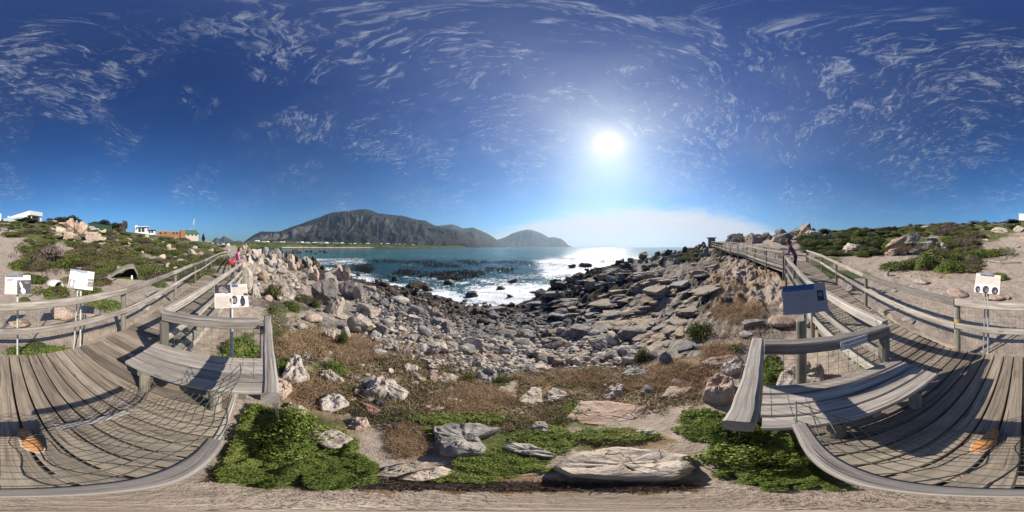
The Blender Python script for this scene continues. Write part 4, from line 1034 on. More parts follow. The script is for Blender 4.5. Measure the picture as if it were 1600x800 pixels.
sign('cream sign board behind the post with yellow paint, three round penguin heads along its foot', .575, -2.53, -.575, .40, .31, .45, -.10,
     [('header', 'navy', [rect(-.04, .44, .56, .10)]), ('header_words', 'white', lines(-.25, .15, [.44], .018)), ('white_print', 'white', [rect(0, -.27, .98, .42)]),
      ('penguin_picture', 'photo_dark', [ell(-.36, -.33, .10, .17, z=2), ell(-.05, -.31, .13, .20, z=2), ell(.31, -.33, .13, .20, z=2)]),
      ('penguin_face', 'photo_mid', [ell(-.33, -.36, .05, .08, z=3), ell(.0, -.34, .06, .09, z=3), ell(.33, -.38, .06, .08, z=3)]), ('paragraph', 'text_line', lines(-.45, .45, YS(.32, .02, 6)))],
     -2.0, [(0, -.04, .016), (.09, -.06, .012)], metal='grey_metal')
# wooden stake beside the shaded sign
st_ = thing('wooden_stake', 'round wooden stake standing against the shaded grey sign board', 'stake', (1.47, -.30, H(1.47, -.30)))
c_ = MB(); c_.tube([(0, 0, -.1), (0, 0, 1.38 + H(1.47, -.3) * 0), (0, 0, 1.40)], [.045, .043, .036], 12); c_.build('shaft', M['post'], st_)
yp = MB(); yp.tube([(1.0 + 0, -2.31, -1.20), (1.0, -2.31, -1.13)], .0512, 12, cap=False); yp.build('paint_mark', M['yellow'], rb)

# ------------------------------------------------------------------ the photographer's shoes
def shoe(label, x, y, rz):
    t = thing('shoe', label, 'shoe', (x, y, DECK), rz, group='pair of tan shoes')
    def prof(zs, grow=1.0):
        out = []
        n = 20
        for i in range(n):
            a = 2 * PI * i / n
            yy = math.sin(a) * .138; xx = math.cos(a) * (.046 if yy > 0 else .036)
            xx += .004 * math.cos(a * 2)
            out.append((xx * grow, yy * (1 + (grow - 1) * .35), zs))
        return out
    s = MB(); rings = [prof(0.002, 1.0), prof(.010, 1.10), prof(.022, 1.10)]
    vs = sum(rings, []); fs = [(k * 20 + i, k * 20 + (i + 1) % 20, (k + 1) * 20 + (i + 1) % 20, (k + 1) * 20 + i) for k in range(2) for i in range(20)] + [tuple(range(19, -1, -1)), tuple(40 + i for i in range(20))]
    s.add(vs, fs); s.build('sole', M['sole'], t)
    u = MB(); n = 20; vs = []
    for k in range(8):
        q = k / 7
        for i in range(n):
            a = 2 * PI * i / n; yy = math.sin(a); top = .058 + .032 * sstep(.1, -.7, yy)
            g = math.cos(q * PI / 2 * .98) ** .55
            vs.append((math.cos(a) * (.046 if yy > 0 else .036) * g, yy * .136 * (g * .75 + .25 * (1 - q) if yy > 0 else g * .9 + .1) - .012 * q, .022 + float(top) * math.sin(q * PI / 2)))
    fs = [(k * n + i, k * n + (i + 1) % n, (k + 1) * n + (i + 1) % n, (k + 1) * n + i) for k in range(7) for i in range(n)] + [tuple(7 * n + i for i in range(n))]
    u.add(vs, fs); u.build('upper', M['tan'], t, smooth=True)
    l = MB()
    for j in range(4):
        yy = .005 - j * .022; zz = .088 + j * .008
        l.tube([(-.022, yy, zz - .006), (0, yy + .006, zz + .002), (.022, yy, zz - .006)], .0028, 6)
    l.build('lace', M['sole'], t)
    return t
shoe('tan suede shoe behind the wire mesh, toe towards the sea', -.13, -.72, .12)
shoe('tan suede shoe behind the wire mesh, beside the yellow marked post side of the platform', .165, -.71, -.12)
# ------------------------------------------------------------------ rocks
def ico(sub):
    bm = bmesh.new(); bmesh.ops.create_icosphere(bm, subdivisions=sub, radius=1.0)
    V = np.array([v.co[:] for v in bm.verts]); F = np.array([[v.index for v in f.verts] for f in bm.faces]); bm.free()
    return V, F
ICO = {s: ico(s) for s in (2, 3, 4, 5)}
def rock_shape(seed, sub=4, cuts=9, lo=.55, hi=.95, rough=.10, layered=0.0, smooth=False):
    r = np.random.RandomState(seed)
    V, F = ICO[sub]; V = V.copy()
    for i in range(cuts):
        n = r.normal(size=3); n /= np.linalg.norm(n)
        if layered and i < 4: n = np.array([r.normal() * .12, r.normal() * .12, 1.0 if i % 2 else -1.0]); n /= np.linalg.norm(n)
        d = r.uniform(lo, hi)
        s = V @ n
        over = np.maximum(s - d, 0)
        V -= np.outer(over * (1.0 if not smooth else 0.85), n)
    V += (V / (np.linalg.norm(V, axis=1)[:, None] + 1e-6)) * (rough * fbm3(V * 1.6 + seed, 4, .55, seed % 97))[:, None]
    if sub >= 4: V += (V / (np.linalg.norm(V, axis=1)[:, None] + 1e-6)) * (rough * .35 * fbm3(V * 6.0 + seed, 3, .55, seed % 89))[:, None]
    if not smooth:
        gq = np.abs(fbm3(V * 1.3 + seed + 4, 2, .5, seed % 61)); V *= (1 - .16 * np.clip(1 - gq / .10, 0, 1))[:, None]
    if layered:
        q = V[:, 2] * 5 + .5 * fbm3(V * 1.5, 2, .5, seed % 71)
        st = (q - np.floor(q)); st = np.where(st > .8, (st - .8) / .2, 0)
        V[:, :2] *= (1 - layered * .16 * st)[:, None]
    mn, mx = V.min(0), V.max(0); V = (V - (mn + mx) / 2) / ((mx - mn) / 2)
    return V, F
ARCH = {}
def archetype(kind, i):
    k = (kind, i)
    if k not in ARCH:
        s = 100 * i + {'round': 1, 'angular': 2, 'slab': 3, 'spire': 4, 'cobble': 5, 'jag': 6}[kind]
        if kind == 'round': V, F = rock_shape(s, 4, 11, .60, .92, .10, smooth=True)
        elif kind == 'angular': V, F = rock_shape(s, 4, 16, .38, .78, .12)
        elif kind == 'slab': V, F = rock_shape(s, 4, 14, .42, .8, .11, layered=1.0)
        elif kind == 'spire': V, F = rock_shape(s, 4, 16, .36, .74, .14)
        elif kind == 'jag': V, F = rock_shape(s, 4, 18, .34, .72, .20)
        else: V, F = rock_shape(s, 3, 10, .5, .88, .11, smooth=True)
        ARCH[k] = (V, F)
    return ARCH[k]
RMESH = {}
def rock_mesh(kind, i, mat):
    k = (kind, i, mat)
    if k not in RMESH:
        V, F = archetype(kind, i)
        RMESH[k] = mesh_np('rock', V, F, None, True, M[mat])
        RMESH[k].set_sharp_from_angle(angle=math.radians(26 if kind in ('round', 'cobble') else 17))
    return RMESH[k]
def put_rock(name, label, cat, x, y, sx, sy, sz, kind, mat, i=None, rz=None, sink=.25, group=None, tilt=0.15, base=None):
    i = rnd.randrange(6) if i is None else i
    o = link(name, rock_mesh(kind, i, mat))
    g = H(x, y) if base is None else base
    o.location = (x, y, g + sz * (1 - 2 * sink)); o.scale = (sx, sy, sz)
    o.rotation_euler = (rnd.uniform(-tilt, tilt), rnd.uniform(-tilt, tilt), rnd.uniform(0, 6.28) if rz is None else rz)
    return tag(o, label, cat, group)
def rock_px(label, px, py, w, h, kind='round', mat='rock', name='boulder', deep=.85, sink=.2, cat=None, group=None, i=None, push=0.0, tilt=.12, d=None):
    """a rock whose foot meets the ground where the sight line (px, py) does; w, h its apparent size"""
    p, dist = ground_at(px, py)
    if d: dist = d
    a = az_of(px)
    W_ = w * math.radians(.225) * dist; slant = math.hypot(dist, p.z)
    Hh = h * math.radians(DEG_Y) * slant
    e = abs(math.atan2(p.z, dist))
    # seen from above part of the apparent height is depth
    dp = W_ * deep
    hz = max((Hh - dp * math.sin(e)) / max(math.cos(e), .3), .30 * W_)
    r = dist + dp / 2 + push
    x, y = r * math.sin(a), r * math.cos(a)
    g = min(H(x, y), p.z + .15)
    vis = 1 - sink
    return put_rock(name, label, cat or ('boulder' if W_ > .5 else 'stone'), x, y, W_ / 2, dp / 2, hz / 2 / vis, kind, mat, i, -a + rnd.uniform(-.2, .2), sink, group, tilt, base=g)
def outline_rock(label, pts, th, mat='rock', name='boulder', cat='boulder', zoff=0.0, rough=.05, seed=None, layered=0.5, tilt=(0, 0), edge=.30):
    """a low rock whose plan is the given outline, projected to the ground"""
    seed = seed or rnd.randrange(900)
    cx = sum(p[0] for p in pts) / len(pts); cy = sum(p[1] for p in pts) / len(pts)
    g, dist = ground_at(cx, min(cy, 790))
    zt = g.z + th * .65
    W3 = [at_z(px, py, zt) for px, py in pts]
    c = sum(W3, Vector((0, 0, 0))) / len(W3)
    pl = [((w.x - c.x), (w.y - c.y)) for w in W3]
    n = 44; th_ = np.arange(n) / n * 2 * PI
    ang = np.array([math.atan2(b, a) for a, b in pl]); rad = np.array([math.hypot(a, b) for a, b in pl])
    o = np.argsort(ang); ang, rad = ang[o], rad[o]
    # true polygon radius along each bearing
    R = np.zeros(n)
    P = [(rad[k] * math.cos(ang[k]), rad[k] * math.sin(ang[k])) for k in range(len(ang))]
    for q, t_ in enumerate(th_):
        dx, dy = math.cos(t_), math.sin(t_); best = None
        for k in range(len(P)):
            (x1, y1), (x2, y2) = P[k], P[(k + 1) % len(P)]
            ex, ey = x2 - x1, y2 - y1; den = dx * ey - dy * ex
            if abs(den) < 1e-9: continue
            s_ = (x1 * ey - y1 * ex) / den; u_ = (x1 * dy - y1 * dx) / den
            if s_ > 0 and -.001 <= u_ <= 1.001 and (best is None or s_ < best): best = s_
        R[q] = best or rad.mean()
    size = R.mean()
    rings = []
    prof = [(0.0, 1.0), (.30, 1.0), (.58, .99), (.80, .95), (.92, .86), (.985, .66), (1.0, .40), (.99, .10), (1.02, -.25), (1.0, -.6)]
    V = [];
    for (f, z) in prof[1:]:
        for q in range(n): V.append((f * R[q] * math.cos(th_[q]), f * R[q] * math.sin(th_[q]), z * th))
    V.append((0, 0, th)); V = np.array(V)
    nr = len(prof) - 1
    nz = fbm3(V / max(size, .05) * 1.5 + seed, 4, .55, seed % 50)
    fr_ = np.abs(fbm3(V / max(size, .05) * 1.1 + seed + 3, 2, .5, seed % 37)); V[:, 2] -= th * .10 * np.clip(1 - fr_ / .07, 0, 1) * (V[:, 2] > .6 * th)
    V[:, 2] += nz * th * .42 + V[:, 0] * tilt[0] + V[:, 1] * tilt[1]
    k1 = 1 + rough * fbm3(V / max(size, .05) * 2.4 + seed + 9, 3, .6, seed % 41)
    V[:, 0] *= k1; V[:, 1] *= k1
    if layered:
        q = V[:, 2] / th * 3.2 + .4 * nz; fr = q - np.floor(q)
        V[:, :2] *= (1 - layered * .09 * np.where(fr > .7, (fr - .7) / .3, 0) * (np.arange(len(V)) > 3 * n))[:, None]
    F = []
    for k in range(nr - 1):
        for q in range(n): F.append((k * n + q, (k + 1) * n + q, (k + 1) * n + (q + 1) % n, k * n + (q + 1) % n))
    for q in range(n): F.append((len(V) - 1, q, (q + 1) % n))
    me = mesh_np('rock', V, F, None, True, M[mat])
    bm = bmesh.new(); bm.from_mesh(me); bmesh.ops.subdivide_edges(bm, edges=bm.edges[:], cuts=1, use_grid_fill=True, smooth=0.4); bmesh.ops.recalc_face_normals(bm, faces=bm.faces[:])
    cs = np.array([v.co[:] for v in bm.verts]); dn = fbm3(cs / max(size, .05) * 7 + seed, 3, .55, 3)
    for v_, q_ in zip(bm.verts, dn): v_.co.z += float(q_) * th * .07
    for f in bm.faces: f.smooth = True
    bm.to_mesh(me); bm.free(); me.set_sharp_from_angle(angle=math.radians(24))
    ob = link(name, me); ob.location = (c.x, c.y, zt - th + zoff)
    return tag(ob, label, cat)
# --- stones and slabs close to the platform, one by one
O = outline_rock
O('largest flat cream slab lying below the platform, casting a wide shadow on the sand', [(862, 728), (880, 714), (905, 703), (960, 694), (1040, 699), (1080, 708), (1088, 730), (1060, 748), (960, 748), (890, 742)], .20, 'rock', seed=3, layered=1.0)
O('long white split slab at the edge of the green mat', [(580, 742), (600, 730), (640, 721), (672, 720), (650, 733), (610, 746)], .07, 'rock', seed=5)
O('short white slab tucked against the long split slab', [(618, 748), (650, 736), (690, 727), (716, 737), (690, 746), (650, 752)], .06, 'rock', seed=6)
O('block with a pointed white tip standing in green plants', [(675, 662), (700, 657), (745, 657), (788, 665), (748, 680), (760, 697), (755, 708), (715, 712), (690, 710), (680, 690)], .22, 'rock_grey', seed=8, layered=1.0)
O('grey wedge stone with its white face in the green mat', [(782, 697), (800, 690), (830, 692), (872, 709), (862, 714), (800, 706)], .12, 'rock_grey', seed=9)
O('smooth grey stone standing at the top of the green mat', [(826, 668), (836, 656), (850, 655), (858, 664), (868, 677), (852, 680)], .13, 'rock_grey', seed=10)
O('pale stone with a waisted outline half sunk in bright green leaves', [(455, 680), (472, 670), (500, 673), (522, 668), (558, 684), (532, 699), (515, 702), (488, 688)], .12, 'rock', seed=12)
O('small pinkish domed stone between green leaves and dry grass', [(540, 664), (557, 649), (574, 651), (580, 666), (556, 671)], .13, 'rock_pink', seed=13, layered=0)
O('grey and cream rock with a black side on short grass', [(497, 622), (516, 612), (534, 614), (547, 627), (520, 641), (500, 639)], .20, 'rock', seed=14)
O('large white weathered rock with overlapping plates on the grass', [(566, 607), (580, 590), (594, 581), (618, 590), (624, 598), (643, 608), (630, 621), (600, 617), (580, 613)], .32, 'rock', seed=15, layered=1.0)
O('white peaked boulder beside the alcove beam with green behind it', [(438, 584), (452, 553), (468, 552), (484, 580), (466, 588)], .38, 'rock', seed=16, layered=.3)
O('low cream rock in front of a green cushion plant', [(498, 586), (504, 575), (516, 574), (540, 592), (514, 592)], .2, 'rock', seed=17)
O('round yellowish boulder touching the alcove post', [(424, 612), (424, 588), (442, 585), (457, 599), (442, 614)], .30, 'rock_pink', seed=18, layered=0)
O('pale triangular stone below the round yellowish boulder', [(446, 642), (452, 624), (481, 636), (462, 651)], .14, 'rock', seed=19, layered=0)
O('flat rose red stone lying on the path', [(564, 625), (584, 634), (598, 637), (592, 648), (578, 646)], .06, 'rock_red', 'stone', 'stone', seed=20, layered=0)
O('dark brown stone under the edge of the white plated rock', [(582, 628), (592, 621), (606, 630), (598, 637)], .10, 'rock_dark', 'stone', 'stone', seed=21)
O('big smooth boulder seen past the seaward beam, with a crease in its face', [(1096, 612), (1104, 592), (1120, 582), (1146, 584), (1150, 612), (1128, 619)], .42, 'rock_pink', seed=22, layered=0)
O('wide white boulder behind the wire mesh of the notice beam', [(1210, 596), (1218, 572), (1250, 562), (1288, 566), (1290, 590), (1250, 606)], .50, 'rock', seed=23, layered=.5)
O('long oval grey stone with a shaded underside on grass', [(968, 583), (984, 571), (1010, 570), (1020, 577), (1008, 588), (986, 590)], .22, 'rock_grey', seed=24)
O('furrowed oval stone standing on bare ground', [(940, 617), (952, 600), (976, 596), (973, 613), (950, 624)], .22, 'rock', seed=25, layered=1)
O('small blue grey stone in the grass', [(999, 611), (1008, 599), (1024, 596), (1022, 611), (1003, 614)], .14, 'rock_grey', seed=26)
O('smooth white stone in dry grass beside the sand path', [(992, 673), (1004, 668), (1022, 671), (1034, 679), (1004, 680)], .08, 'rock', 'stone', 'stone', seed=27, layered=0)
O('flat pale slab with a pointed end on the sand', [(1030, 620), (1044, 603), (1088, 602), (1072, 615), (1050, 622)], .10, 'rock_pink', seed=28)
O('broad pink grey bedrock sheet flush with the path', [(884, 652), (906, 625), (950, 622), (1010, 634), (1000, 655), (950, 668), (905, 664)], .11, 'rock_pink', 'rock_sheet', 'rock', seed=29, layered=1)
O('leaning slab of the upended pair with dark gaps beside the dry grass', [(802, 626), (832, 601), (846, 604), (850, 628), (830, 634)], .16, 'rock', seed=30, layered=1)
O('second upended slab beside the leaning one, narrow and pale', [(852, 612), (864, 602), (888, 612), (872, 626), (858, 630)], .16, 'rock', seed=31, layered=1)
O('cream stone with a sloping top alone on the grass verge', [(681, 590), (690, 581), (708, 582), (718, 588), (706, 598), (690, 597)], .15, 'rock', seed=32)
O('grey boulder sheltering a green and red bush', [(742, 590), (750, 573), (772, 571), (780, 585), (764, 598)], .34, 'rock_grey', seed=33)
O('dark edged block on the cobble margin above the bushes', [(798, 580), (812, 567), (838, 568), (838, 580), (815, 585)], .34, 'rock_grey', seed=34)
O('blunt block shaped boulder on the upper cobbles', [(722, 567), (730, 553), (752, 555), (752, 568), (735, 571)], .34, 'rock_grey', seed=35)
O('pinkish broken boulder among the upper cobbles', [(748, 560), (754, 548), (772, 548), (768, 562), (758, 565)], .3, 'rock_pink', seed=36)
O('small pale stone with a dark cap on the verge', [(668, 572), (674, 565), (690, 574), (676, 576)], .12, 'rock', 'stone', 'stone', seed=37)
O('white stone with blue grey veins beside the plated rock', [(628, 572), (636, 564), (654, 570), (652, 578), (634, 579)], .18, 'rock', seed=38)
O('egg shaped pale stone east of the plated rock', [(641, 590), (650, 582), (660, 582), (656, 592), (648, 594)], .14, 'rock_grey', 'stone', 'stone', seed=39)
O('curved white stone set like a bone in the dry grass', [(692, 626), (702, 620), (722, 623), (730, 631), (714, 627)], .06, 'rock', 'stone', 'stone', seed=40)
O('small brown flat stone at the foot of the dry grass', [(668, 640), (684, 633), (696, 636), (688, 645)], .06, 'rock_pink', 'stone', 'stone', seed=41)
O('thin grey slab in the sand beside the creased boulder', [(1046, 598), (1052, 590), (1074, 593), (1066, 600)], .09, 'rock_grey', 'stone', 'stone', seed=42)
O('pale flat rock beside the tall beam on the sand', [(1124, 572), (1136, 562), (1160, 560), (1160, 574), (1138, 580)], .2, 'rock', seed=43)
O('wide low sandstone slab under the creased boulder', [(1090, 566), (1110, 556), (1150, 552), (1160, 558), (1130, 570)], .14, 'rock_pink', seed=44, layered=1)
# --- the boulder group above the cobbles, and single boulders further off
B = rock_px
B('pointed pink spire at the head of the boulder group', 493, 440, 13, 26, 'spire', 'rock_pink', 'boulder', .8)
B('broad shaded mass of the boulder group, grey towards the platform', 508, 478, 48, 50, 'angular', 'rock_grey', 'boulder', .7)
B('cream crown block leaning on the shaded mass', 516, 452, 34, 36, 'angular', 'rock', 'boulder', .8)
B('twin tower of the boulder group, seaward half', 541, 440, 15, 32, 'spire', 'rock_pink', 'boulder', .9)
B('twin tower of the boulder group, landward half', 527, 438, 20, 28, 'spire', 'rock_pink', 'boulder', .9)
B('sloping cream block under the twin tower', 545, 466, 34, 36, 'angular', 'rock', 'boulder', .8)
B('smooth block at the seaward foot of the twin tower', 563, 470, 26, 30, 'angular', 'rock', 'boulder', .8)
B('flat topped grey block beside the cobbles', 572, 466, 22, 18, 'angular', 'rock_grey', 'boulder', .8)
B('rounded cream boulder at the foot of the shaded mass', 522, 494, 34, 36, 'angular', 'rock', 'boulder', .8)
B('large rounded grey boulder facing the cobbles', 576, 496, 42, 28, 'angular', 'rock', 'boulder', .7)
B('big cream boulder split by a green crack', 560, 522, 44, 38, 'angular', 'rock', 'boulder', .7)
B('low round boulder on the grass, pinkish with a dark shadow', 489, 506, 32, 21, 'round', 'rock_pink', 'boulder', .8)
B('pale lichen patched stone standing on the grass', 515, 530, 20, 22, 'angular', 'rock', 'boulder', .8)
B('short pale stone beside the lichen patched one', 540, 530, 16, 22, 'round', 'rock', 'boulder', .8)
B('small grey stone with a flat top below the shaded mass', 500, 487, 12, 9, 'angular', 'rock_grey', 'boulder')
B('squat stone with white lichen on the dry grass', 472, 516, 18, 14, 'round', 'rock', 'boulder')
B('chunky stone in the gap under the big split boulder', 533, 500, 20, 14, 'angular', 'rock', 'boulder')
B('overhanging dark boulder at the surf edge', 598, 448, 24, 12, 'slab', 'rock_brown', 'boulder')
B('flat pale boulder above the brown surf rocks', 578, 452, 24, 12, 'slab', 'rock_pink', 'boulder')
B('wide cream boulder sunk among cobbles', 625, 476, 32, 16, 'angular', 'rock', 'boulder')
B('pale fallen block with square corners in the cobbles', 600, 480, 18, 14, 'angular', 'rock_grey', 'boulder')
B('large striped grey outcrop at the foot of the slab slope', 905, 530, 62, 30, 'slab', 'rock_grey', 'boulder', .7, i=1)
B('long low ledge stone beside the striped outcrop', 985, 533, 60, 14, 'slab', 'rock_grey', 'boulder', .6)
B('rust coloured log shaped boulder on the cobbles', 868, 547, 46, 15, 'angular', 'rock_pink', 'boulder', .5)
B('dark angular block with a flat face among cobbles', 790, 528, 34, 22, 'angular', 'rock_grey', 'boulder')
B('tan boulder resting in the brown wet rocks', 690, 506, 26, 14, 'angular', 'rock_pink', 'boulder')
B('domed cream rock in the middle of the cobbles', 706, 545, 22, 16, 'round', 'rock_grey', 'boulder')
B('flat greenish ledge at the head of the surf', 778, 492, 36, 12, 'slab', 'rock_grey', 'boulder')
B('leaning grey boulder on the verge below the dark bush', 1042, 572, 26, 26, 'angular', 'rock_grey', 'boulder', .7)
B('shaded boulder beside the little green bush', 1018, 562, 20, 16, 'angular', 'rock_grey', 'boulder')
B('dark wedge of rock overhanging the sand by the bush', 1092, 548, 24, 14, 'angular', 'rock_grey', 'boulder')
B('smooth tan boulder in front of the shaded sign board', 1222, 516, 48, 24, 'round', 'rock_pink', 'boulder', .7)
B('long low grey ledge beside the smooth tan boulder', 1178, 514, 40, 12, 'slab', 'rock_grey', 'boulder', .6)
B('round stone half hidden by the shaded sign post', 1262, 514, 18, 16, 'round', 'rock', 'boulder')
B('wide tan rock behind the shaded sign board', 1238, 492, 44, 24, 'round', 'rock_pink', 'boulder')
B('small rusty stone on the sand by the dry grass', 1176, 532, 14, 9, 'angular', 'rock_pink', 'stone', cat='stone')
B('pale stone pair half buried on the sand', 1166, 530, 22, 14, 'round', 'rock', 'boulder')
B('dark cleft rock above the dry grass slope', 1135, 474, 20, 14, 'angular', 'rock_dark', 'boulder')
# outcrops on the landward slopes
S_ = rock_px
S_('pinkish outcrop just below the dark hilltop tree', 82, 349, 20, 8, 'angular', 'rock_pink', 'outcrop', cat='rock outcrop')
S_('pale outcrop in the grass beyond the hilltop pile', 148, 358, 16, 7, 'angular', 'rock', 'outcrop', cat='rock outcrop')
S_('cream outcrop strung along the slope beside the green fence', 174, 366, 18, 9, 'angular', 'rock', 'outcrop', cat='rock outcrop')
S_('white stepped rocks on the olive slope', 182, 382, 22, 8, 'angular', 'rock', 'outcrop', cat='rock outcrop')
S_('single rounded white stone on the green slope', 157, 387, 9, 7, 'round', 'rock', 'outcrop', cat='rock')
S_('square white stone beside the stepped rocks', 198, 384, 10, 8, 'angular', 'rock', 'outcrop', cat='rock')
S_('grey rock at the crest of the bare slope', 6, 362, 18, 7, 'angular', 'rock_grey', 'outcrop', cat='rock outcrop')
S_('small white stone near the white bungalow', 230, 372, 7, 6, 'round', 'rock', 'outcrop', cat='rock')
S_('white rock face below the orange brick house', 298, 374, 16, 6, 'angular', 'rock', 'outcrop', cat='rock outcrop')
S_('pinkish rock field below the green roofed house', 326, 377, 18, 6, 'angular', 'rock_pink', 'outcrop', cat='rock outcrop')
S_('pale standing stone in the olive scrub', 264, 390, 8, 9, 'angular', 'rock', 'outcrop', cat='rock')
S_('tall knobbly white rock beside the walkway', 302, 408, 15, 20, 'angular', 'rock', 'outcrop', .8, cat='rock')
S_('white rubble rock at the path beside the walkway', 285, 416, 22, 12, 'angular', 'rock', 'outcrop', cat='rock')
S_('white pointed rock on the bare path', 254, 406, 12, 9, 'angular', 'rock', 'outcrop', cat='rock')
S_('flat white rock sheet by the railing', 272, 420, 30, 9, 'slab', 'rock', 'outcrop', cat='rock')
S_('pink rock on the skyline above the crag', 1444, 359, 22, 8, 'slab', 'rock_pink', 'outcrop', cat='rock outcrop')
S_('white outcrop below the white house on the crest', 1564, 364, 32, 11, 'angular', 'rock', 'outcrop', cat='rock outcrop')
S_('cream outcrop beside the crest tree', 1592, 363, 18, 12, 'angular', 'rock', 'outcrop', cat='rock outcrop')
S_('orange brown tor on the skyline above the ramp', 1256, 376, 28, 13, 'angular', 'rock_pink', 'outcrop', cat='rock outcrop')
S_('grey tor along the skyline behind the woman in mauve', 1222, 376, 34, 13, 'jag', 'rock_grey', 'outcrop', cat='rock outcrop')
S_('brown tor at the start of the skyline rocks', 1188, 376, 24, 11, 'jag', 'rock_pink', 'outcrop', cat='rock outcrop')
S_('dark low tor above the upper walkway', 1160, 376, 16, 8, 'jag', 'rock_grey', 'outcrop', cat='rock outcrop')
S_('pale flat rock in the green scrub above the ramp', 1298, 374, 22, 6, 'slab', 'rock', 'outcrop', cat='rock outcrop')
S_('white leaning rock pile in the scrub beside the sand', 1330, 394, 30, 14, 'slab', 'rock', 'outcrop', cat='rock outcrop')
S_('small pale rock beside the ramp railing corner', 1276, 388, 14, 7, 'angular', 'rock', 'outcrop', cat='rock')
S_('low pale rock on the sand behind the ramp', 1440, 446, 30, 13, 'slab', 'rock', 'outcrop', cat='rock')
S_('upright small stone on the sand beside the green bank', 1386, 432, 9, 10, 'angular', 'rock', 'outcrop', cat='rock')
S_('domed cream boulder on the sand behind the ramp railing', 1496, 468, 38, 20, 'round', 'rock_pink', 'boulder')
S_('rounded rock under the sign with three penguin heads', 1552, 474, 40, 22, 'round', 'rock_pink', 'boulder')
S_('small rock beside the rounded one under the penguin sign', 1574, 470, 10, 10, 'round', 'rock_pink', 'boulder')
S_('rough white rock under the ramp edge', 1370, 462, 26, 14, 'angular', 'rock', 'boulder')
S_('white block at the ramp edge below the mid rail', 1380, 494, 18, 14, 'angular', 'rock', 'boulder')
S_('flat layered stone at the platform edge under the railing', 1420, 508, 22, 10, 'slab', 'rock', 'boulder')
S_('small rock between the ramp and the scrub', 1330, 456, 16, 12, 'angular', 'rock', 'boulder')
S_('large tan rock below the penguin corner sign behind the railing', 100, 508, 46, 34, 'round', 'rock_pink', 'boulder')
S_('pale flat rock below the railing near the burrow', 140, 498, 40, 18, 'round', 'rock_pink', 'boulder')
S_('low tan rock behind the wire mesh below the bird photograph sign', 30, 516, 36, 22, 'round', 'rock_pink', 'boulder')
S_('white rock behind the railing where the walkway starts', 240, 470, 30, 14, 'angular', 'rock', 'boulder')
S_('pale boulder in the gap under the walkway railing', 225, 486, 22, 14, 'angular', 'rock', 'boulder')
# the hilltop pile and the crag, block by block: (place, distance, size across, up, deep, lean, kind, stone)
def block(label, px, py, d, w, h, dp, lean, kind, mat, i=0, yaw=0.0):
    """py: row of the block's middle; lean turns it in the plane of view, clockwise positive"""
    a = az_of(px); k = math.radians(.225) * d
    o = link('outcrop', rock_mesh(kind, i, mat))
    o.location = (d * math.sin(a), d * math.cos(a), d * math.tan(el_of(py)))
    o.scale = (w * k / 2, dp * k / 2, h * k / 2)
    o.rotation_mode = 'XYZ'
    o.rotation_euler = (Matrix.Rotation(-a + yaw, 4, 'Z') @ Matrix.Rotation(lean, 4, 'Y')).to_euler()
    return tag(o, label, 'rock outcrop')
_, dh = ground_at(115, 378)
block('tall cleft rock of the hilltop pile, the highest point of the outcrop', 110, 352, dh + 2.0, 15, 25, 16, .06, 'spire', 'rock_pink', 1)
block('broad rock shouldering the tall cleft one on the hill', 129, 356, dh + 1.8, 19, 21, 16, .12, 'angular', 'rock_pink', 2)
block('narrow leaning rock between the two tallest of the hilltop pile', 119, 354, dh + 2.6, 9, 18, 12, -.2, 'spire', 'rock_pink', 3)
block('lower front block of the hilltop pile above a dark hollow', 113, 370, dh + .8, 29, 15, 16, .1, 'angular', 'rock_pink', 4)
block('round speckled block at the foot of the hilltop pile', 146, 370, dh + 1.0, 26, 17, 16, -.1, 'angular', 'rock_pink', 5)
block('wedge of pale rock propped beside the speckled block', 158, 373, dh + .8, 16, 9, 10, .3, 'jag', 'rock', 1)
block('white blocky rock on the near shoulder of the hilltop pile', 95, 361, dh + 1.5, 18, 11, 12, .2, 'jag', 'rock', 2)
block('white rubble block under the near shoulder of the hilltop pile', 92, 367, dh + .6, 12, 7, 9, -.2, 'jag', 'rock', 3)
block('grey pink block buried at the back of the hilltop pile', 100, 352, dh + 4.5, 20, 10, 14, .1, 'jag', 'rock_pink', 4)
block('pale block behind the far shoulder of the hilltop pile', 146, 358, dh + 4.5, 18, 9, 12, .1, 'jag', 'rock', 5)
_, dc = ground_at(1408, 402)
for q, (px, py, w, h, lean, m, i, lb) in enumerate([
    (1402, 377, 34, 7, -.42, 'rock_pink', 0, 'uppermost tilted slab of the crag, long and thin'), (1406, 384, 38, 9, -.50, 'rock_pink', 1, 'second tilted slab of the crag, orange and cream'),
    (1412, 390, 36, 10, -.55, 'rock_pink', 2, 'third tilted slab of the crag over the black cleft'), (1398, 393, 26, 10, -.60, 'rock_pink', 3, 'lower tilted slab of the crag next to the sand'),
    (1424, 374, 22, 12, -.5, 'rock_grey', 4, 'grey head of the crag behind the tilted slabs'), (1392, 399, 16, 8, -.7, 'rock_pink', 5, 'small foot slab of the crag at the sand'),
    (1410, 398, 18, 9, -.5, 'rock_pink', 0, 'rounded block closing the cleft of the crag'), (1440, 396, 34, 9, -.42, 'rock_pink', 1, 'long pale slab trailing from the crag'),
    (1446, 384, 28, 9, -.35, 'rock_grey', 2, 'grey tumbled slab behind the trailing slab'), (1456, 377, 16, 7, -.2, 'rock_grey', 3, 'grey broken top of the tumbled slabs'),
    (1466, 394, 24, 6, -.45, 'rock', 4, 'low pale slab at the tail of the crag'), (1470, 384, 10, 6, -.2, 'rock', 5, 'small white block at the tail of the crag')]):
    block(lb, px, py - 1, dc + .6 + (q % 4) * .35, w * 1.3, h * 1.4, 20, lean, 'slab', m, i)
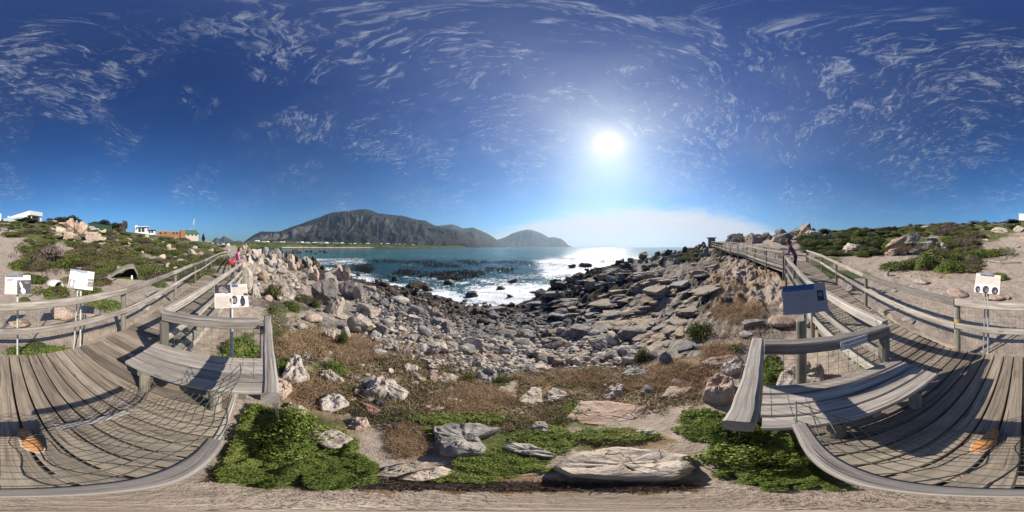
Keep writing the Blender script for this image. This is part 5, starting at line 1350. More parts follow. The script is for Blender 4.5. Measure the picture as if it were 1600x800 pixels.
# boulders beside the walkway on the sea side
for q, (px, py, w, h, k, m) in enumerate([(386, 452, 22, 38, 'round', 'rock'), (400, 466, 16, 24, 'angular', 'rock'), (412, 440, 20, 20, 'round', 'rock_pink'), (398, 436, 22, 26, 'angular', 'rock'), (440, 430, 18, 14, 'round', 'rock'),
                                          (424, 418, 16, 14, 'angular', 'rock'), (405, 412, 18, 16, 'angular', 'rock'), (392, 424, 14, 14, 'angular', 'rock_grey'), (455, 448, 13, 9, 'round', 'rock'), (418, 456, 16, 10, 'angular', 'rock')]):
    B(['tall pale boulder filling the gap beside the walkway post', 'pointed pale boulder beside the chick sign board', 'rounded pink boulder above the green tussocks', 'large cream boulder below the woman in pink', 'egg shaped cream boulder above the dark shadow', 'pale chunky boulder on the rocky shore slope', 'angular cream boulder under the far railing', 'grey boulder between the railing and the shore rocks', 'small cream boulder among the tussocks', 'pale stone under the green tussock beside the path'][q], px, py, w, h, k, m)
# --- jumbled shore rocks: individuals by the sight lines that meet them
def scatter(n, region, wr, kinds, mats, label, cat, group, hr=(.6, 1.2), sub='rock', clump=None, tall=1.0, dmin=None, near_avoid=None):
    k = 0; tries = 0
    (x0, x1), (y0, y1) = region
    while k < n and tries < n * 30:
        tries += 1
        px, py = rnd.uniform(x0, x1), rnd.uniform(y0, y1)
        if clump is not None and not clump(px, py): continue
        p, dist = ground_at(px, py)
        if p.z < SEA - .4 or dist > 400: continue
        w = rnd.uniform(*wr) * rnd.choice((.8, 1, 1, 1.3))
        W_ = w * math.radians(.225) * dist
        sz = W_ * rnd.uniform(*hr) * tall
        mat = mats(px, py, p.z) if callable(mats) else rnd.choice(mats)
        put_rock(sub, label(mat, px, py) if callable(label) else label, cat, p.x, p.y, W_ / 2, W_ / 2 * rnd.uniform(.6, 1.0), sz / 2, rnd.choice(kinds), mat, None, None, rnd.uniform(.15, .35), group, .3)
        k += 1
def shore_mat_of(px, py, z):
    if z < -5.6: return 'rock_brown'
    if px < 480 and py < 402 and z < -3.6: return rnd.choice(('rock_brown', 'rock_grey', 'rock_pink'))
    return rnd.choice(('rock', 'rock', 'rock_grey', 'rock_pink', 'rock'))
word = {'rock_slope': 'tan', 'rock': 'cream', 'rock_pink': 'pinkish', 'rock_grey': 'grey', 'rock_brown': 'brown', 'rock_dark': 'black'}
lab = lambda tail: (lambda m, px, py: f'{word[m]} jagged rock {tail}')
scatter(95, ((376, 500), (389, 428)), (6, 15), ('spire', 'jag', 'angular'), shore_mat_of, lab('of the jumbled shore below the far walkway'), 'rock', 'jagged rocks of the jumbled shore', (.8, 1.7), tall=1.1, sub='shore_rock')
scatter(60, ((430, 600), (398, 422)), (6, 13), ('jag', 'angular'), ['rock_brown', 'rock_brown', 'rock_dark'], lab('on the weedy shelf at the waterline'), 'rock', 'brown rocks of the weedy shelf', (.4, .8), sub='shelf_rock')
scatter(50, ((395, 480), (420, 470)), (5, 12), ('angular', 'round'), ['rock', 'rock', 'rock_pink'], lambda m, px, py: f'{word[m]} stone on the tussocky slope below the walkway', 'rock', 'stones on the tussocky slope', (.5, .9), sub='slope_stone')
scatter(75, ((590, 815), (440, 498)), (6, 14), ('angular', 'round', 'jag'), ['rock_brown', 'rock_brown', 'rock_dark'], lambda m, px, py: f'{word[m]} wet rock rimming the surf of the cove', 'rock', 'wet rocks rimming the surf', (.45, .8), clump=lambda px, py: abs(py - np.interp(px, [590, 640, 700, 750, 815], [450, 462, 480, 490, 488])) < 14, sub='surf_rock')
scatter(56, ((835, 1060), (398, 462)), (7, 17), ('jag', 'slab', 'angular'), ['rock_dark', 'rock_slope', 'rock_grey'], lambda m, px, py: f'{word[m]} craggy rock on the dark ridge of the point', 'rock', 'crags of the dark ridge', (.5, 1.0), clump=lambda px, py: py < np.interp(px, [835, 900, 960, 1000, 1060], [470, 455, 430, 418, 405]) + 10, sub='crag')
scatter(26, ((985, 1110), (384, 402)), (5, 10), ('jag', 'angular'), ['rock_dark', 'rock_grey', 'rock_dark'], lambda m, px, py: f'{word[m]} craggy rock on the skyline of the point', 'rock', 'crags on the skyline of the point', (.8, 1.3), sub='crag')
scatter(18, ((900, 1200), (415, 520)), (8, 22), ('slab', 'angular'), ['rock_grey', 'rock', 'rock_grey', 'rock_pink'], lambda m, px, py: f'{word[m]} ledge rock breaking through the slab slope', 'rock', 'ledge rocks of the slab slope', (.2, .45), sub='ledge_rock')
scatter(45, ((810, 930), (470, 530)), (6, 14), ('jag', 'angular', 'cobble'), ['rock_dark', 'rock_grey', 'rock_dark'], lambda m, px, py: f'{word[m]} broken rock between the cobbles and the ridge', 'rock', 'broken rocks beside the ridge', (.5, .9), sub='broken_rock')
scatter(60, ((430, 700), (500, 600)), (4, 9), ('round', 'angular', 'cobble'), ['rock', 'rock', 'rock_pink', 'rock_grey'], lambda m, px, py: f'small {word[m]} stone on the dry grass slope', 'stone', 'small stones on the dry grass slope', (.4, .7), sub='stone')
scatter(44, ((540, 730), (535, 640)), (9, 22), ('angular', 'round', 'slab'), ['rock', 'rock', 'rock_grey', 'rock_pink'], lambda m, px, py: f'{word[m]} stone sunk in the grassy verge below the cobbles', 'stone', 'stones of the grassy verge', (.35, .6), sub='verge_stone')
scatter(50, ((880, 1200), (545, 650)), (4, 10), ('round', 'angular', 'slab'), ['rock', 'rock_pink', 'rock_grey'], lambda m, px, py: f'small {word[m]} stone on the sandy slope', 'stone', 'small stones on the sandy slope', (.35, .6), sub='stone')
scatter(46, ((1100, 1230), (400, 470)), (4, 10), ('angular', 'slab'), ['rock', 'rock_pink', 'rock_grey'], lambda m, px, py: f'{word[m]} stone on the bare slope below the upper walkway', 'rock', 'stones below the upper walkway', (.35, .6), sub='slope_stone')
scatter(60, ((180, 360), (372, 430)), (4, 9), ('angular', 'round'), ['rock', 'rock', 'rock_pink'], lambda m, px, py: f'white {"" if m == "rock" else "pinkish "}rock in the scrub of the landward slope', 'rock', 'pale rocks in the landward scrub', (.4, .8), sub='scrub_rock')
scatter(24, ((1240, 1600), (362, 420)), (4, 9), ('angular', 'slab'), ['rock', 'rock_pink'], lambda m, px, py: f'{word[m]} rock in the green scrub behind the ramp', 'rock', 'rocks in the green scrub', (.4, .7), sub='scrub_rock')
scatter(26, ((1280, 1480), (432, 500)), (5, 11), ('angular', 'round'), ['rock', 'rock_pink', 'rock'], lambda m, px, py: f'{word[m]} stone lining the ramp under its railing', 'stone', 'stones lining the ramp', (.4, .7), sub='stone')
scatter(34, ((84, 176), (352, 384)), (4, 10), ('jag', 'angular'), ['rock', 'rock', 'rock_pink'], lambda m, px, py: f'{word[m]} rubble rock round the hilltop pile', 'rock', 'rubble round the hilltop pile', (.4, .9), sub='scrub_rock')
scatter(24, ((150, 208), (358, 388)), (5, 11), ('jag', 'angular'), ['rock', 'rock', 'rock_pink'], lambda m, px, py: f'{word[m]} broken rock between the hilltop pile and the bungalow', 'rock', 'broken rocks below the green fence', (.35, .7), sub='scrub_rock')
scatter(40, ((1118, 1272), (364, 382)), (8, 20), ('jag', 'angular'), ['rock_grey', 'rock_pink', 'rock_grey', 'rock'], lambda m, px, py: f'{word[m]} jagged rock on the hill above the upper walkway', 'rock', 'jagged rocks above the upper walkway', (.5, .95), sub='tor_rock')
scatter(40, ((270, 345), (398, 424)), (5, 11), ('jag', 'angular'), ['rock', 'rock', 'rock_pink'], lambda m, px, py: f'{word[m]} rubble rock on the bare path beside the walkway', 'rock', 'rubble beside the walkway', (.5, .9), sub='scrub_rock')
# beds of the slab slope: long ledges along the strike, near faces steep
def ledges(n, region, wr, label, clump=None):
    k = 0
    (x0, x1), (y0, y1) = region
    for _ in range(n * 20):
        if k >= n: break
        px, py = rnd.uniform(x0, x1), rnd.uniform(y0, y1)
        if clump and not clump(px, py): continue
        p, dist = ground_at(px, py)
        W_ = rnd.uniform(*wr) * math.radians(.225) * dist * rnd.choice((.6, 1, 1, 1.4))
        m = rnd.choice(('rock_slope', 'rock_slope', 'rock_slope', 'rock_grey') if px > 960 else ('rock_dark', 'rock_grey', 'rock_slope', 'rock_grey'))
        i = rnd.randrange(6)
        o = link('ledge_rock', rock_mesh('slab' if rnd.random() < .7 else 'angular', i, m))
        hz = W_ * rnd.uniform(.055, .12)
        o.location = (p.x, p.y + W_ * .2, p.z - hz * .15); o.scale = (W_ / 2, W_ / 2 * rnd.uniform(.5, .9), hz)
        o.rotation_euler = (rnd.uniform(-.26, -.10), rnd.uniform(-.08, .10), math.radians(rnd.uniform(-4, 12)))
        tag(o, f'{word[m]} {label}', 'rock', 'bedded ledges of the slab slope'); k += 1
ledges(150, ((930, 1200), (412, 540)), (15, 46), 'ledge of bedded rock on the slab slope', lambda px, py: py < np.interp(px, [930, 1060, 1100, 1200], [540, 530, 505, 480]) and px < 1135 - (py - 412) * .35)
ledges(26, ((925, 1085), (488, 552)), (18, 46), 'ledge of bedded rock at the foot of the slab slope')
ledges(46, ((840, 990), (425, 520)), (16, 40), 'ledge of bedded rock under the dark ridge')
# rocks out in the surf
for q, (px, py, w, h) in enumerate([(655, 449, 44, 9), (703, 444, 20, 7), (800, 441, 18, 5), (784, 452, 16, 5), (797, 464, 10, 5), (738, 463, 22, 8), (668, 454, 18, 8), (893, 418, 14, 5), (915, 417, 22, 6), (617, 438, 10, 7), (560, 430, 8, 6)]):
    p = at_z(px, py, SEA); dist = math.hypot(p.x, p.y); W_ = w * math.radians(.225) * dist; hh = h * math.radians(DEG_Y) * dist
    put_rock('sea_rock', 'dark rock awash in the surf', 'rock', p.x, p.y, W_ / 2, W_ * .35, hh, 'jag' if q % 2 else 'angular', 'rock_dark' if q % 3 else 'rock_brown', None, -az_of(px), .35, 'dark rocks awash in the surf', .1, base=SEA - .1)
for q in range(24):
    px = rnd.uniform(438, 520); py = rnd.uniform(392.5, 396.5); p = at_z(px, py, SEA)
    dist = math.hypot(p.x, p.y); W_ = rnd.uniform(4, 9) * math.radians(.225) * dist
    put_rock('reef_rock', 'brown rock of the reef lying off the far shore', 'rock', p.x, p.y, W_ / 2, W_ / 2, W_ * rnd.uniform(.14, .24), 'jag', 'rock_brown', None, None, .3, 'brown rocks of the offshore reef', .1, base=SEA)

# --- cobbles: the 300 that show largest as things, the rest as one mass
def cob_mat(px, py, z):
    if z < -5.75: return 'rock_brown' if px < 790 else 'rock_dark'
    if z < -4.9: return rnd.choice(('rock_grey', 'rock_brown' if px < 780 else 'rock_dark', 'rock_dark' if px > 780 else 'rock_grey'))
    if z < -4.2: return rnd.choice(('rock_grey', 'rock_grey', 'rock_slope'))
    return rnd.choice(('rock_grey', 'rock', 'rock_grey', 'rock', 'rock_slope'))
def in_cove(px, py):
    return py > np.interp(px, [560, 600, 660, 720, 800, 860, 930, 990], [455, 452, 465, 478, 490, 500, 520, 540]) and py < np.interp(px, [560, 600, 660, 720, 800, 900, 990], [520, 545, 565, 575, 580, 575, 570])
n_c = 0
while n_c < 290:
    px, py = rnd.uniform(560, 985), rnd.uniform(452, 580)
    if not in_cove(px, py): continue
    p, dist = ground_at(px, py)
    if p.z < SEA: continue
    w = rnd.uniform(7, 17) * float(np.interp(py, [455, 500, 575], [.75, 1.15, 1.9])) * rnd.choice((.7, .8, 1, 1, 1.5)); W_ = w * math.radians(.225) * dist
    m = cob_mat(px, py, p.z)
    put_rock('cobble', f'{word[m]} rounded cobble among hundreds on the cove beach', 'cobble', p.x, p.y, W_ / 2, W_ / 2 * rnd.uniform(.55, .95), W_ / 2 * rnd.uniform(.4, .8), rnd.choice(('cobble', 'angular', 'angular', 'round', 'slab')), m, None, None, rnd.uniform(.15, .3), f'{word[m]} cobbles of the cove beach', .4)
    n_c += 1
def mass_of_cobbles():
    base = [rock_shape(900 + i, 2, 6, .6, .95, .10, smooth=True) for i in range(6)]
    for mat, sel in (('rock_grey', 0), ('rock', 1), ('rock_brown', 2), ('rock_dark', 3)):
        Vs, Fs = [], []; nv = 0
        r = random.Random(50 + sel)
        target = (2400, 1700, 1100, 1200)[sel]; c = 0; tries = 0
        while c < target and tries < target * 12:
            tries += 1
            px, py = r.uniform(555, 1000), r.uniform(446, 585)
            if not in_cove(px, py + r.uniform(-8, 8)): continue
            p, dist = ground_at(px, py)
            zr = p.z + r.uniform(-.45, .45); east = px + r.uniform(-50, 50) > 775
            want = (3 if east else 2) if zr < (-4.75 if east else -5.15) else (0 if zr < -3.9 or r.random() < .5 else 1)
            if want != sel or p.z < SEA - .1: continue
            s = r.uniform(2.0, 8.0) * float(np.interp(py, [450, 580], [.8, 1.35])) * math.radians(.225) * dist / 2
            V, F = base[r.randrange(6)]
            a = r.uniform(0, 6.28); ca_, sa_ = math.cos(a), math.sin(a)
            W_ = V * np.array([s, s * r.uniform(.6, 1), s * r.uniform(.4, .8)])
            t2 = r.uniform(-.5, .5); W_ = np.stack([W_[:, 0], W_[:, 1] * math.cos(t2) - W_[:, 2] * math.sin(t2), W_[:, 1] * math.sin(t2) + W_[:, 2] * math.cos(t2)], 1)
            W_ = np.stack([W_[:, 0] * ca_ - W_[:, 1] * sa_, W_[:, 0] * sa_ + W_[:, 1] * ca_, W_[:, 2]], 1) + np.array([p.x, p.y, p.z + s * .25])
            Vs.append(W_); Fs.append(F + nv); nv += len(V); c += 1
        me = mesh_np('cobble_mass', np.vstack(Vs), np.vstack(Fs), None, True, M[mat])
        o = link('cobble_mass', me)
        tag(o, ['mass of small grey cobbles filling the cove beach', 'mass of small pale cobbles filling the upper cove beach', 'mass of small brown wet cobbles at the tide line', 'mass of small dark cobbles at the foot of the dark ridge'][sel], 'cobbles', kind='stuff')
mass_of_cobbles()
# sand gravel around the platform: small loose chips
def chips():
    V0, F0 = rock_shape(771, 2, 8, .5, .9, .12)
    Vs, Fs = [], []; nv = 0; r = random.Random(9)
    for _ in range(2600):
        px, py = r.uniform(425, 1210), r.uniform(470, 745)
        p, dist = ground_at(px, py)
        if -2.3 < p.y < -.15 and abs(p.x) < 2: continue
        if DRY[int(px) % NA, min(NR - 1, int((math.log(dist) - LR[0]) / (LR[1] - LR[0])))] > .5 and r.random() < .6: continue
        s = min(r.uniform(.9, 2.6) * math.radians(.225) * dist / 2, .12)
        a = r.uniform(0, 6.28); R_ = np.array([[math.cos(a), -math.sin(a), 0], [math.sin(a), math.cos(a), 0], [0, 0, 1]])
        W_ = (V0 * np.array([s, s * r.uniform(.5, 1), s * r.uniform(.35, .7)])) @ R_.T + np.array([p.x, p.y, p.z + s * .15])
        Vs.append(W_); Fs.append(F0 + nv); nv += len(V0)
    o = link('stone_chips', mesh_np('stone_chips', np.vstack(Vs), np.vstack(Fs), None, True, M['rock']))
    tag(o, 'scatter of tiny pale stone chips over the sandy slope', 'gravel', kind='stuff')
chips()
# ------------------------------------------------------------------ plants
def leaf_quads(P, Nn, size, rs, asp=.55, flat_=.5):
    """one quad per point: P (n,3), rough outward normals Nn, size (n,)"""
    n = len(P)
    d = Nn + rs.normal(size=(n, 3)) * flat_; d /= np.linalg.norm(d, axis=1)[:, None] + 1e-9
    r = rs.normal(size=(n, 3)); a = np.cross(d, r); a /= np.linalg.norm(a, axis=1)[:, None] + 1e-9
    b = np.cross(d, a)
    s = size[:, None]
    q = np.stack([P - a * s, P - b * s * asp + d * s * .15, P + a * s, P + b * s * asp + d * s * .15], 1).reshape(-1, 3)
    F = np.arange(n * 4).reshape(n, 4)
    return q, F
def blades(P, L, rs, width=.06, up=1.0, spread=.6):
    """thin bent triangles standing on P, length L"""
    n = len(P)
    d = np.stack([rs.normal(size=n) * spread, rs.normal(size=n) * spread, np.abs(rs.normal(size=n) * .3) + up], 1); d /= np.linalg.norm(d, axis=1)[:, None]
    r = rs.normal(size=(n, 3)); a = np.cross(d, r); a /= np.linalg.norm(a, axis=1)[:, None] + 1e-9
    w = (L * width)[:, None]; L = L[:, None]
    mid = P + d * L * .55; tip = P + d * L + np.stack([rs.normal(size=n) * .25, rs.normal(size=n) * .25, -np.abs(rs.normal(size=n)) * .22], 1) * L
    q = np.stack([P - a * w, P + a * w, mid + a * w * .7, tip, mid - a * w * .7], 1).reshape(-1, 3)
    F = []
    k = np.arange(n) * 5
    F4 = np.stack([k, k + 1, k + 2, k + 4], 1)
    F3 = np.stack([k + 4, k + 2, k + 3, k + 3], 1)
    return q, F4, np.stack([k + 4, k + 2, k + 3], 1)
def lobed_points(n, seed, lobes=7, flatness=.75, spread=.6, lr=(.32, .55)):
    rs = np.random.RandomState(seed)
    C = np.stack([rs.uniform(-spread, spread, lobes), rs.uniform(-spread, spread, lobes), rs.uniform(.12, .62, lobes) * flatness], 1)
    Rr = rs.uniform(*lr, lobes)
    C[0] = (0, 0, .35 * flatness); Rr[0] = lr[1]
    l = rs.choice(lobes, n, p=Rr ** 2 / (Rr ** 2).sum())
    d = rs.normal(size=(n, 3)); d /= np.linalg.norm(d, axis=1)[:, None]
    d[:, 2] = np.where(d[:, 2] < -.25, -d[:, 2], d[:, 2])
    rad = Rr[l] * (1 - rs.uniform(0, 1, n) ** 2 * .45) * (1 + .18 * rs.normal(size=n) * .5)
    P = C[l] + d * rad[:, None] * np.array([1, 1, flatness])
    P[:, 2] = np.maximum(P[:, 2], .0 + rs.uniform(0, .05, n))
    tint = np.clip(rs.uniform(0, 1, n) * .6 + rs.uniform(0, 1, lobes)[l] * .4, 0, 1)
    return P, d, tint, rs
def plant_mesh(seed, n, leaf, mat, lobes=7, flatness=.75, spread=.6, twigs=0, lr=(.32, .55)):
    P, d, tint, rs = lobed_points(n, seed, lobes, flatness, spread, lr)
    q, F = leaf_quads(P, d, leaf * rs.uniform(.6, 1.3, n), rs)
    T = np.repeat(tint, 4)
    # inner dome so that the bush is not see-through
    V0, F0 = ICO[2]
    V = V0 * np.array([spread * .95, spread * .95, .55 * flatness]) * (1 + .25 * fbm3(V0 * 2 + seed, 2, .5, seed % 50))[:, None]
    V[:, 2] = np.maximum(V[:, 2], -.05)
    nq = len(q)
    F3 = F0 + nq
    Fq = [tuple(f) for f in F.tolist()] + [tuple(f) for f in F3.tolist()]
    me = mesh_np('foliage', np.vstack([q, V]), Fq, {'tint': np.concatenate([T, np.full(len(V), .25)])}, True, M[mat])
    return me
BUSH = {}
for kind, mat in (('green', 'leaf_green'), ('olive', 'leaf_olive'), ('brown', 'leaf_brown'), ('bright', 'leaf_bright'), ('dark', 'leaf_dark')):
    BUSH[kind] = [plant_mesh(300 + 10 * i + len(kind), 1700, .058, mat, lobes=6 + i, flatness=(.62, .8, .5)[i % 3]) for i in range(4)]
SEENB = {}
def bush(kind, x, y, r, h, label, cat='bush', group=None, name='bush', i=None):
    o = link(name, BUSH[kind][rnd.randrange(4) if i is None else i])
    o.location = (x, y, H(x, y) - .06 * r); o.scale = (r * rnd.uniform(.85, 1.15), r * rnd.uniform(.85, 1.15), h)
    o.rotation_euler = (rnd.uniform(-.1, .1), rnd.uniform(-.1, .1), rnd.uniform(0, 6.28))
    return tag(o, label, cat, group)
def bush_px(kind, px, py, w, h, label, cat='bush', group=None, name='bush'):
    p, d = ground_at(px, py)
    r = w * math.radians(.225) * d / 2
    a = az_of(px); x, y = (d + r * .6) * math.sin(a), (d + r * .6) * math.cos(a)
    return bush(kind, x, y, r, h * math.radians(DEG_Y) * d * 1.15, label, cat, group, name)
# particular bushes
bush_px('green', 1090, 532, 52, 44, 'dark green dome bush in front of the shaded cleft at the slab slope')
bush_px('green', 1003, 568, 30, 26, 'low bright bush against the shaded boulder on the verge')
bush_px('green', 735, 600, 36, 24, 'round green bush beside the sheltering grey boulder')
bush_px('green', 780, 602, 40, 20, 'green bush with reddish tips below the sheltering grey boulder')
bush_px('bright', 520, 586, 56, 22, 'bright green cushion plant behind the low cream rock', 'cushion plant')
bush_px('bright', 440, 580, 30, 34, 'green cushion plant between the alcove beam and the peaked boulder', 'cushion plant')
bush_px('green', 535, 540, 26, 28, 'green tussock between the lichen patched stone and the short one', 'tussock')
bush_px('green', 460, 486, 46, 20, 'low green mat bush on the slope below the chick sign', 'mat plant')
bush_px('olive', 492, 482, 36, 16, 'olive mat bush beside the small grey stone', 'mat plant')
bush_px('olive', 470, 474, 44, 14, 'pale green mat bush on the tussocky slope', 'mat plant')
bush_px('olive', 425, 468, 36, 34, 'grey green tussock beside the tall pale boulder', 'tussock')
bush_px('green', 428, 490, 26, 14, 'small green mat by the path under the chick sign', 'mat plant')
bush_px('green', 860, 598, 26, 14, 'small green bush in front of the upended slabs', 'bush')
bush_px('green', 930, 586, 36, 10, 'low green mat on the verge above the furrowed stone', 'mat plant')
bush_px('bright', 990, 600, 40, 14, 'bright green mat between the furrowed stone and the oval one', 'mat plant')
bush_px('green', 1146, 552, 36, 14, 'green bush on the sand beside the tall beam', 'bush')
bush_px('olive', 1182, 448, 14, 8, 'small round bush on the bare slope below the mauve woman', 'bush')
bush_px('green', 1158, 466, 12, 8, 'tiny green tuft beside the dark cleft rock', 'tuft')
bush_px('green', 1560, 442, 54, 22, 'dark bush behind the sign with three penguin heads')
bush_px('green', 1192, 422, 16, 9, 'green tuft under the edge of the upper walkway', 'tuft')
bush_px('green', 85, 470, 66, 30, 'wide green bush between the two sign boards and the railing')
bush_px('green', 140, 470, 46, 26, 'green bush behind the pole of the penguin corner sign')
bush_px('green', 38, 478, 26, 16, 'small green bush under the bird photograph sign')
bush_px('olive', 235, 432, 62, 32, 'yellow green bush spreading beside the dark burrow')
bush_px('bright', 165, 482, 40, 16, 'bright green bush under the railing by the post', 'bush')
bush_px('green', 50, 552, 62, 9, 'bright green mat at the platform edge under the railing', 'mat plant')
bush_px('bright', 1205, 600, 26, 34, 'bright green plant between the tall beam and the wide white boulder', 'plant')
bush_px('bright', 360, 560, 60, 30, 'bright green plant behind the mesh of the alcove', 'plant')
bush_px('green', 250, 452, 36, 14, 'green bush beside the landward walkway railing', 'bush')
bush_px('olive', 300, 410, 44, 20, 'olive bush across the railing from the woman in pink', 'bush')
# tall succulent growth that hides the feet of the alcove
for (x_, y_, r_, h_, lb) in [(-.88, .18, .22, .44, 'leafy plant crowding the seaward end of the bench by the railing post'), (-.70, .08, .19, .32, 'leafy plant under the end of the long alcove beam'), (-1.14, .24, .22, .46, 'leafy plant under the mitred corner of the alcove'),
                             (.70, .10, .19, .40, 'leafy plant crowding the seaward end of the bench under the notice'), (.92, .20, .22, .52, 'leafy plant between the tall beam and the bench leg'), (.62, -.02, .16, .30, 'leafy plant under the front edge of the bench with the notice')]:
    bush('bright', x_, y_, r_, h_, lb, 'plant', None, 'leafy_plant')
# fynbos on the landward slopes, one bush at a time
def hill_bushes(n, x0, x1, y0, y1, wr, kinds, tail, group, name='fynbos_bush'):
    k = tries = 0
    while k < n and tries < n * 25:
        tries += 1
        px, py = rnd.uniform(x0, x1), rnd.uniform(y0, y1)
        p, d = ground_at(px % 1600, py)
        if d > 180: continue
        ia = int(px % 1600); ir = min(NR - 1, int((math.log(d) - LR[0]) / (LR[1] - LR[0]) * (NR - 1)))
        if GREEN[ia, ir] < .42 or (162 < px < 222 and 414 < py < 446) or (58 < px < 112 and 424 < py < 456) or (1380 < px < 1478 and 370 < py < 412) or (84 < px < 168 and 340 < py < 384): continue
        w = rnd.uniform(*wr) * float(np.interp(py, [345, 380, 440], [.8, 1.0, 1.5]))
        r = min(w * math.radians(.225) * d / 2, 2.6)
        if d < 4.5: continue
        kd = rnd.choice(kinds)
        bush(kd, p.x, p.y, r, r * rnd.uniform(.55, .95), f'{ {"green": "green", "olive": "olive", "brown": "brown twiggy", "dark": "dark green"}[kd] } fynbos bush {tail}', 'bush', group, name)
        k += 1
hill_bushes(150, 0, 200, 347, 445, (18, 36), ('green', 'olive', 'brown', 'olive', 'green'), 'on the slope under the hilltop rock pile', 'bushes below the hilltop pile')
hill_bushes(135, 170, 352, 362, 440, (16, 34), ('olive', 'olive', 'brown', 'green'), 'on the slope under the bungalow and brick house', 'bushes below the bungalow')
hill_bushes(130, 1240, 1430, 358, 400, (16, 34), ('green', 'olive', 'green', 'dark'), 'on the green bank above the ramp', 'bushes above the ramp', 'bank_bush')
hill_bushes(150, 1420, 1600, 345, 425, (18, 36), ('green', 'olive', 'green', 'brown'), 'on the bank behind the crag', 'bushes behind the crag', 'bank_bush')
hill_bushes(34, 1050, 1190, 385, 410, (10, 20), ('olive', 'brown', 'green'), 'on the slope seaward of the upper walkway', 'bushes seaward of the upper walkway', 'slope_bush')
hill_bushes(44, 1120, 1280, 362, 384, (16, 30), ('green', 'olive', 'dark', 'brown'), 'on the hill above the upper walkway', 'bushes above the upper walkway', 'slope_bush')
for q, (px, py, w, h, kd) in enumerate([(1400, 424, 54, 26, 'green'), (1440, 424, 56, 30, 'green'), (1478, 418, 56, 28, 'green'), (1512, 408, 54, 20, 'green'), (1550, 402, 60, 16, 'green'), (1482, 428, 40, 22, 'bright'),
                                        (1390, 392, 50, 26, 'green'), (1350, 388, 60, 26, 'olive'), (1310, 386, 44, 18, 'green'), (30, 424, 44, 22, 'green'), (70, 418, 60, 34, 'brown'), (105, 420, 60, 30, 'green'), (50, 405, 50, 26, 'green'),
                                        (20, 372, 50, 16, 'green'), (60, 366, 50, 18, 'brown'), (130, 402, 60, 20, 'olive'), (190, 404, 70, 22, 'olive'), (175, 428, 26, 18, 'green')]):
    bush_px(kd, px, py, w, h, ['green bush on the bank left of the sand behind the ramp', 'deep green bush at the foot of the crag', 'rounded green bush spilling onto the sand', 'green bush along the upper edge of the sand', 'flat green bush at the top of the sand', 'light green bush at the tip of the bank on the sand',
            'green bush beside the cleft of the crag', 'olive bush above the pale sand path', 'green bush above the corner of the ramp', 'green bush at the edge of the bare slope', 'purple brown bush between bare slope and path', 'green bush above the pale burrow', 'green bush at the bend of the bare slope',
            'green bush under the white house', 'brown bush on the crest below the white house', 'olive bush along the pale footpath', 'wide olive bush above the dark burrow', 'green bush beside the sandy clearing'][q], px and 'bush')
# trees along the crest
def tree(label, x, y, hgt, rad, kind='dark', seed=1, trunk=True, flatness=.7, name='tree'):
    g = H(x, y)
    t = thing(name, label, 'tree', (x, y, g), rnd.uniform(0, 6.28))
    c = MB(); c.tube([(0, 0, -.3), (rad * .05, 0, hgt * .3), (rad * .12, rad * .05, hgt * .62)], [rad * .10, rad * .07, rad * .04], 8)
    c.build('trunk', M['bark'], t)
    for k in range(4):
        a = k * 1.57 + .4; b = MB()
        b.tube([(rad * .05, 0, hgt * .28), (math.cos(a) * rad * .35, math.sin(a) * rad * .35, hgt * .5), (math.cos(a) * rad * .62, math.sin(a) * rad * .62, hgt * .66)], [rad * .05, rad * .035, rad * .02], 6)
        b.build('limb', M['bark'], t)
    me = plant_mesh(seed, 2600, .05, 'leaf_' + kind, lobes=11, flatness=flatness, spread=.62, lr=(.24, .46))
    o = link('crown', me, t); o.location = (0, 0, hgt * .12); o.scale = (rad, rad, hgt * .86 / .85)
    return t
def tree_px(label, px, d, w, top, **k):
    a = az_of(px); x, y = d * math.sin(a), d * math.cos(a); g = H(x, y)
    hgt = d * math.tan(el_of(top)) - g
    return tree(label, x, y, max(hgt, 1.0), w * math.radians(.225) * d / 2, **k)
tree_px('broad dark tree on the crest just behind the hilltop pile', 108, 66, 54, 335, seed=501)
tree_px('low dark tree on the crest beside the white house', 88, 66, 28, 339, seed=502)
tree_px('spreading dark tree behind the green mesh fence', 158, 70, 44, 342, seed=503)
tree_px('dark tree at the bungalow end of the crest', 182, 74, 34, 345, seed=504)
tree_px('brown feathery tree standing beside the bungalow', 193, 68, 13, 341, seed=505, kind='brown')
tree_px('dark shrub tree hiding the foot of the white house', 44, 60, 44, 338, seed=506)
tree_px('dark clipped tree standing alone beyond the green roofed house', 318, 150, 6, 362, seed=507)
tree_px('wind cut dark tree on the crest below the white gable', 1585, 64, 38, 345, seed=508)
tree_px('olive crest tree above the pink skyline rock', 1480, 66, 40, 347, seed=509, kind='green')
tree_px('second olive crest tree beyond the sand', 1525, 68, 44, 350, seed=510, kind='olive')
for q in range(26):
    px = 1335 + q * 9.6 + rnd.uniform(-5, 5); d = float(np.interp(px, [1335, 1400, 1500, 1600], [56, 62, 66, 70]))
    a = az_of(px); x, y = d * math.sin(a), d * math.cos(a); r = rnd.uniform(1.1, 2.3)
    bush(rnd.choice(('green', 'dark', 'olive', 'brown')), x, y, r, r * rnd.uniform(.6, 1.0), 'bush breaking the skyline of the bank behind the crag', 'bush', 'skyline bushes behind the crag', 'skyline_bush')
for q in range(14):
    px = 1235 + q * 8 + rnd.uniform(-4, 4); d = 54; a = az_of(px); r = rnd.uniform(.9, 1.7)
    bush(rnd.choice(('green', 'dark', 'olive')), d * math.sin(a), d * math.cos(a), r, r * .8, 'bush on the skyline above the ramp', 'bush', 'skyline bushes above the ramp', 'skyline_bush')

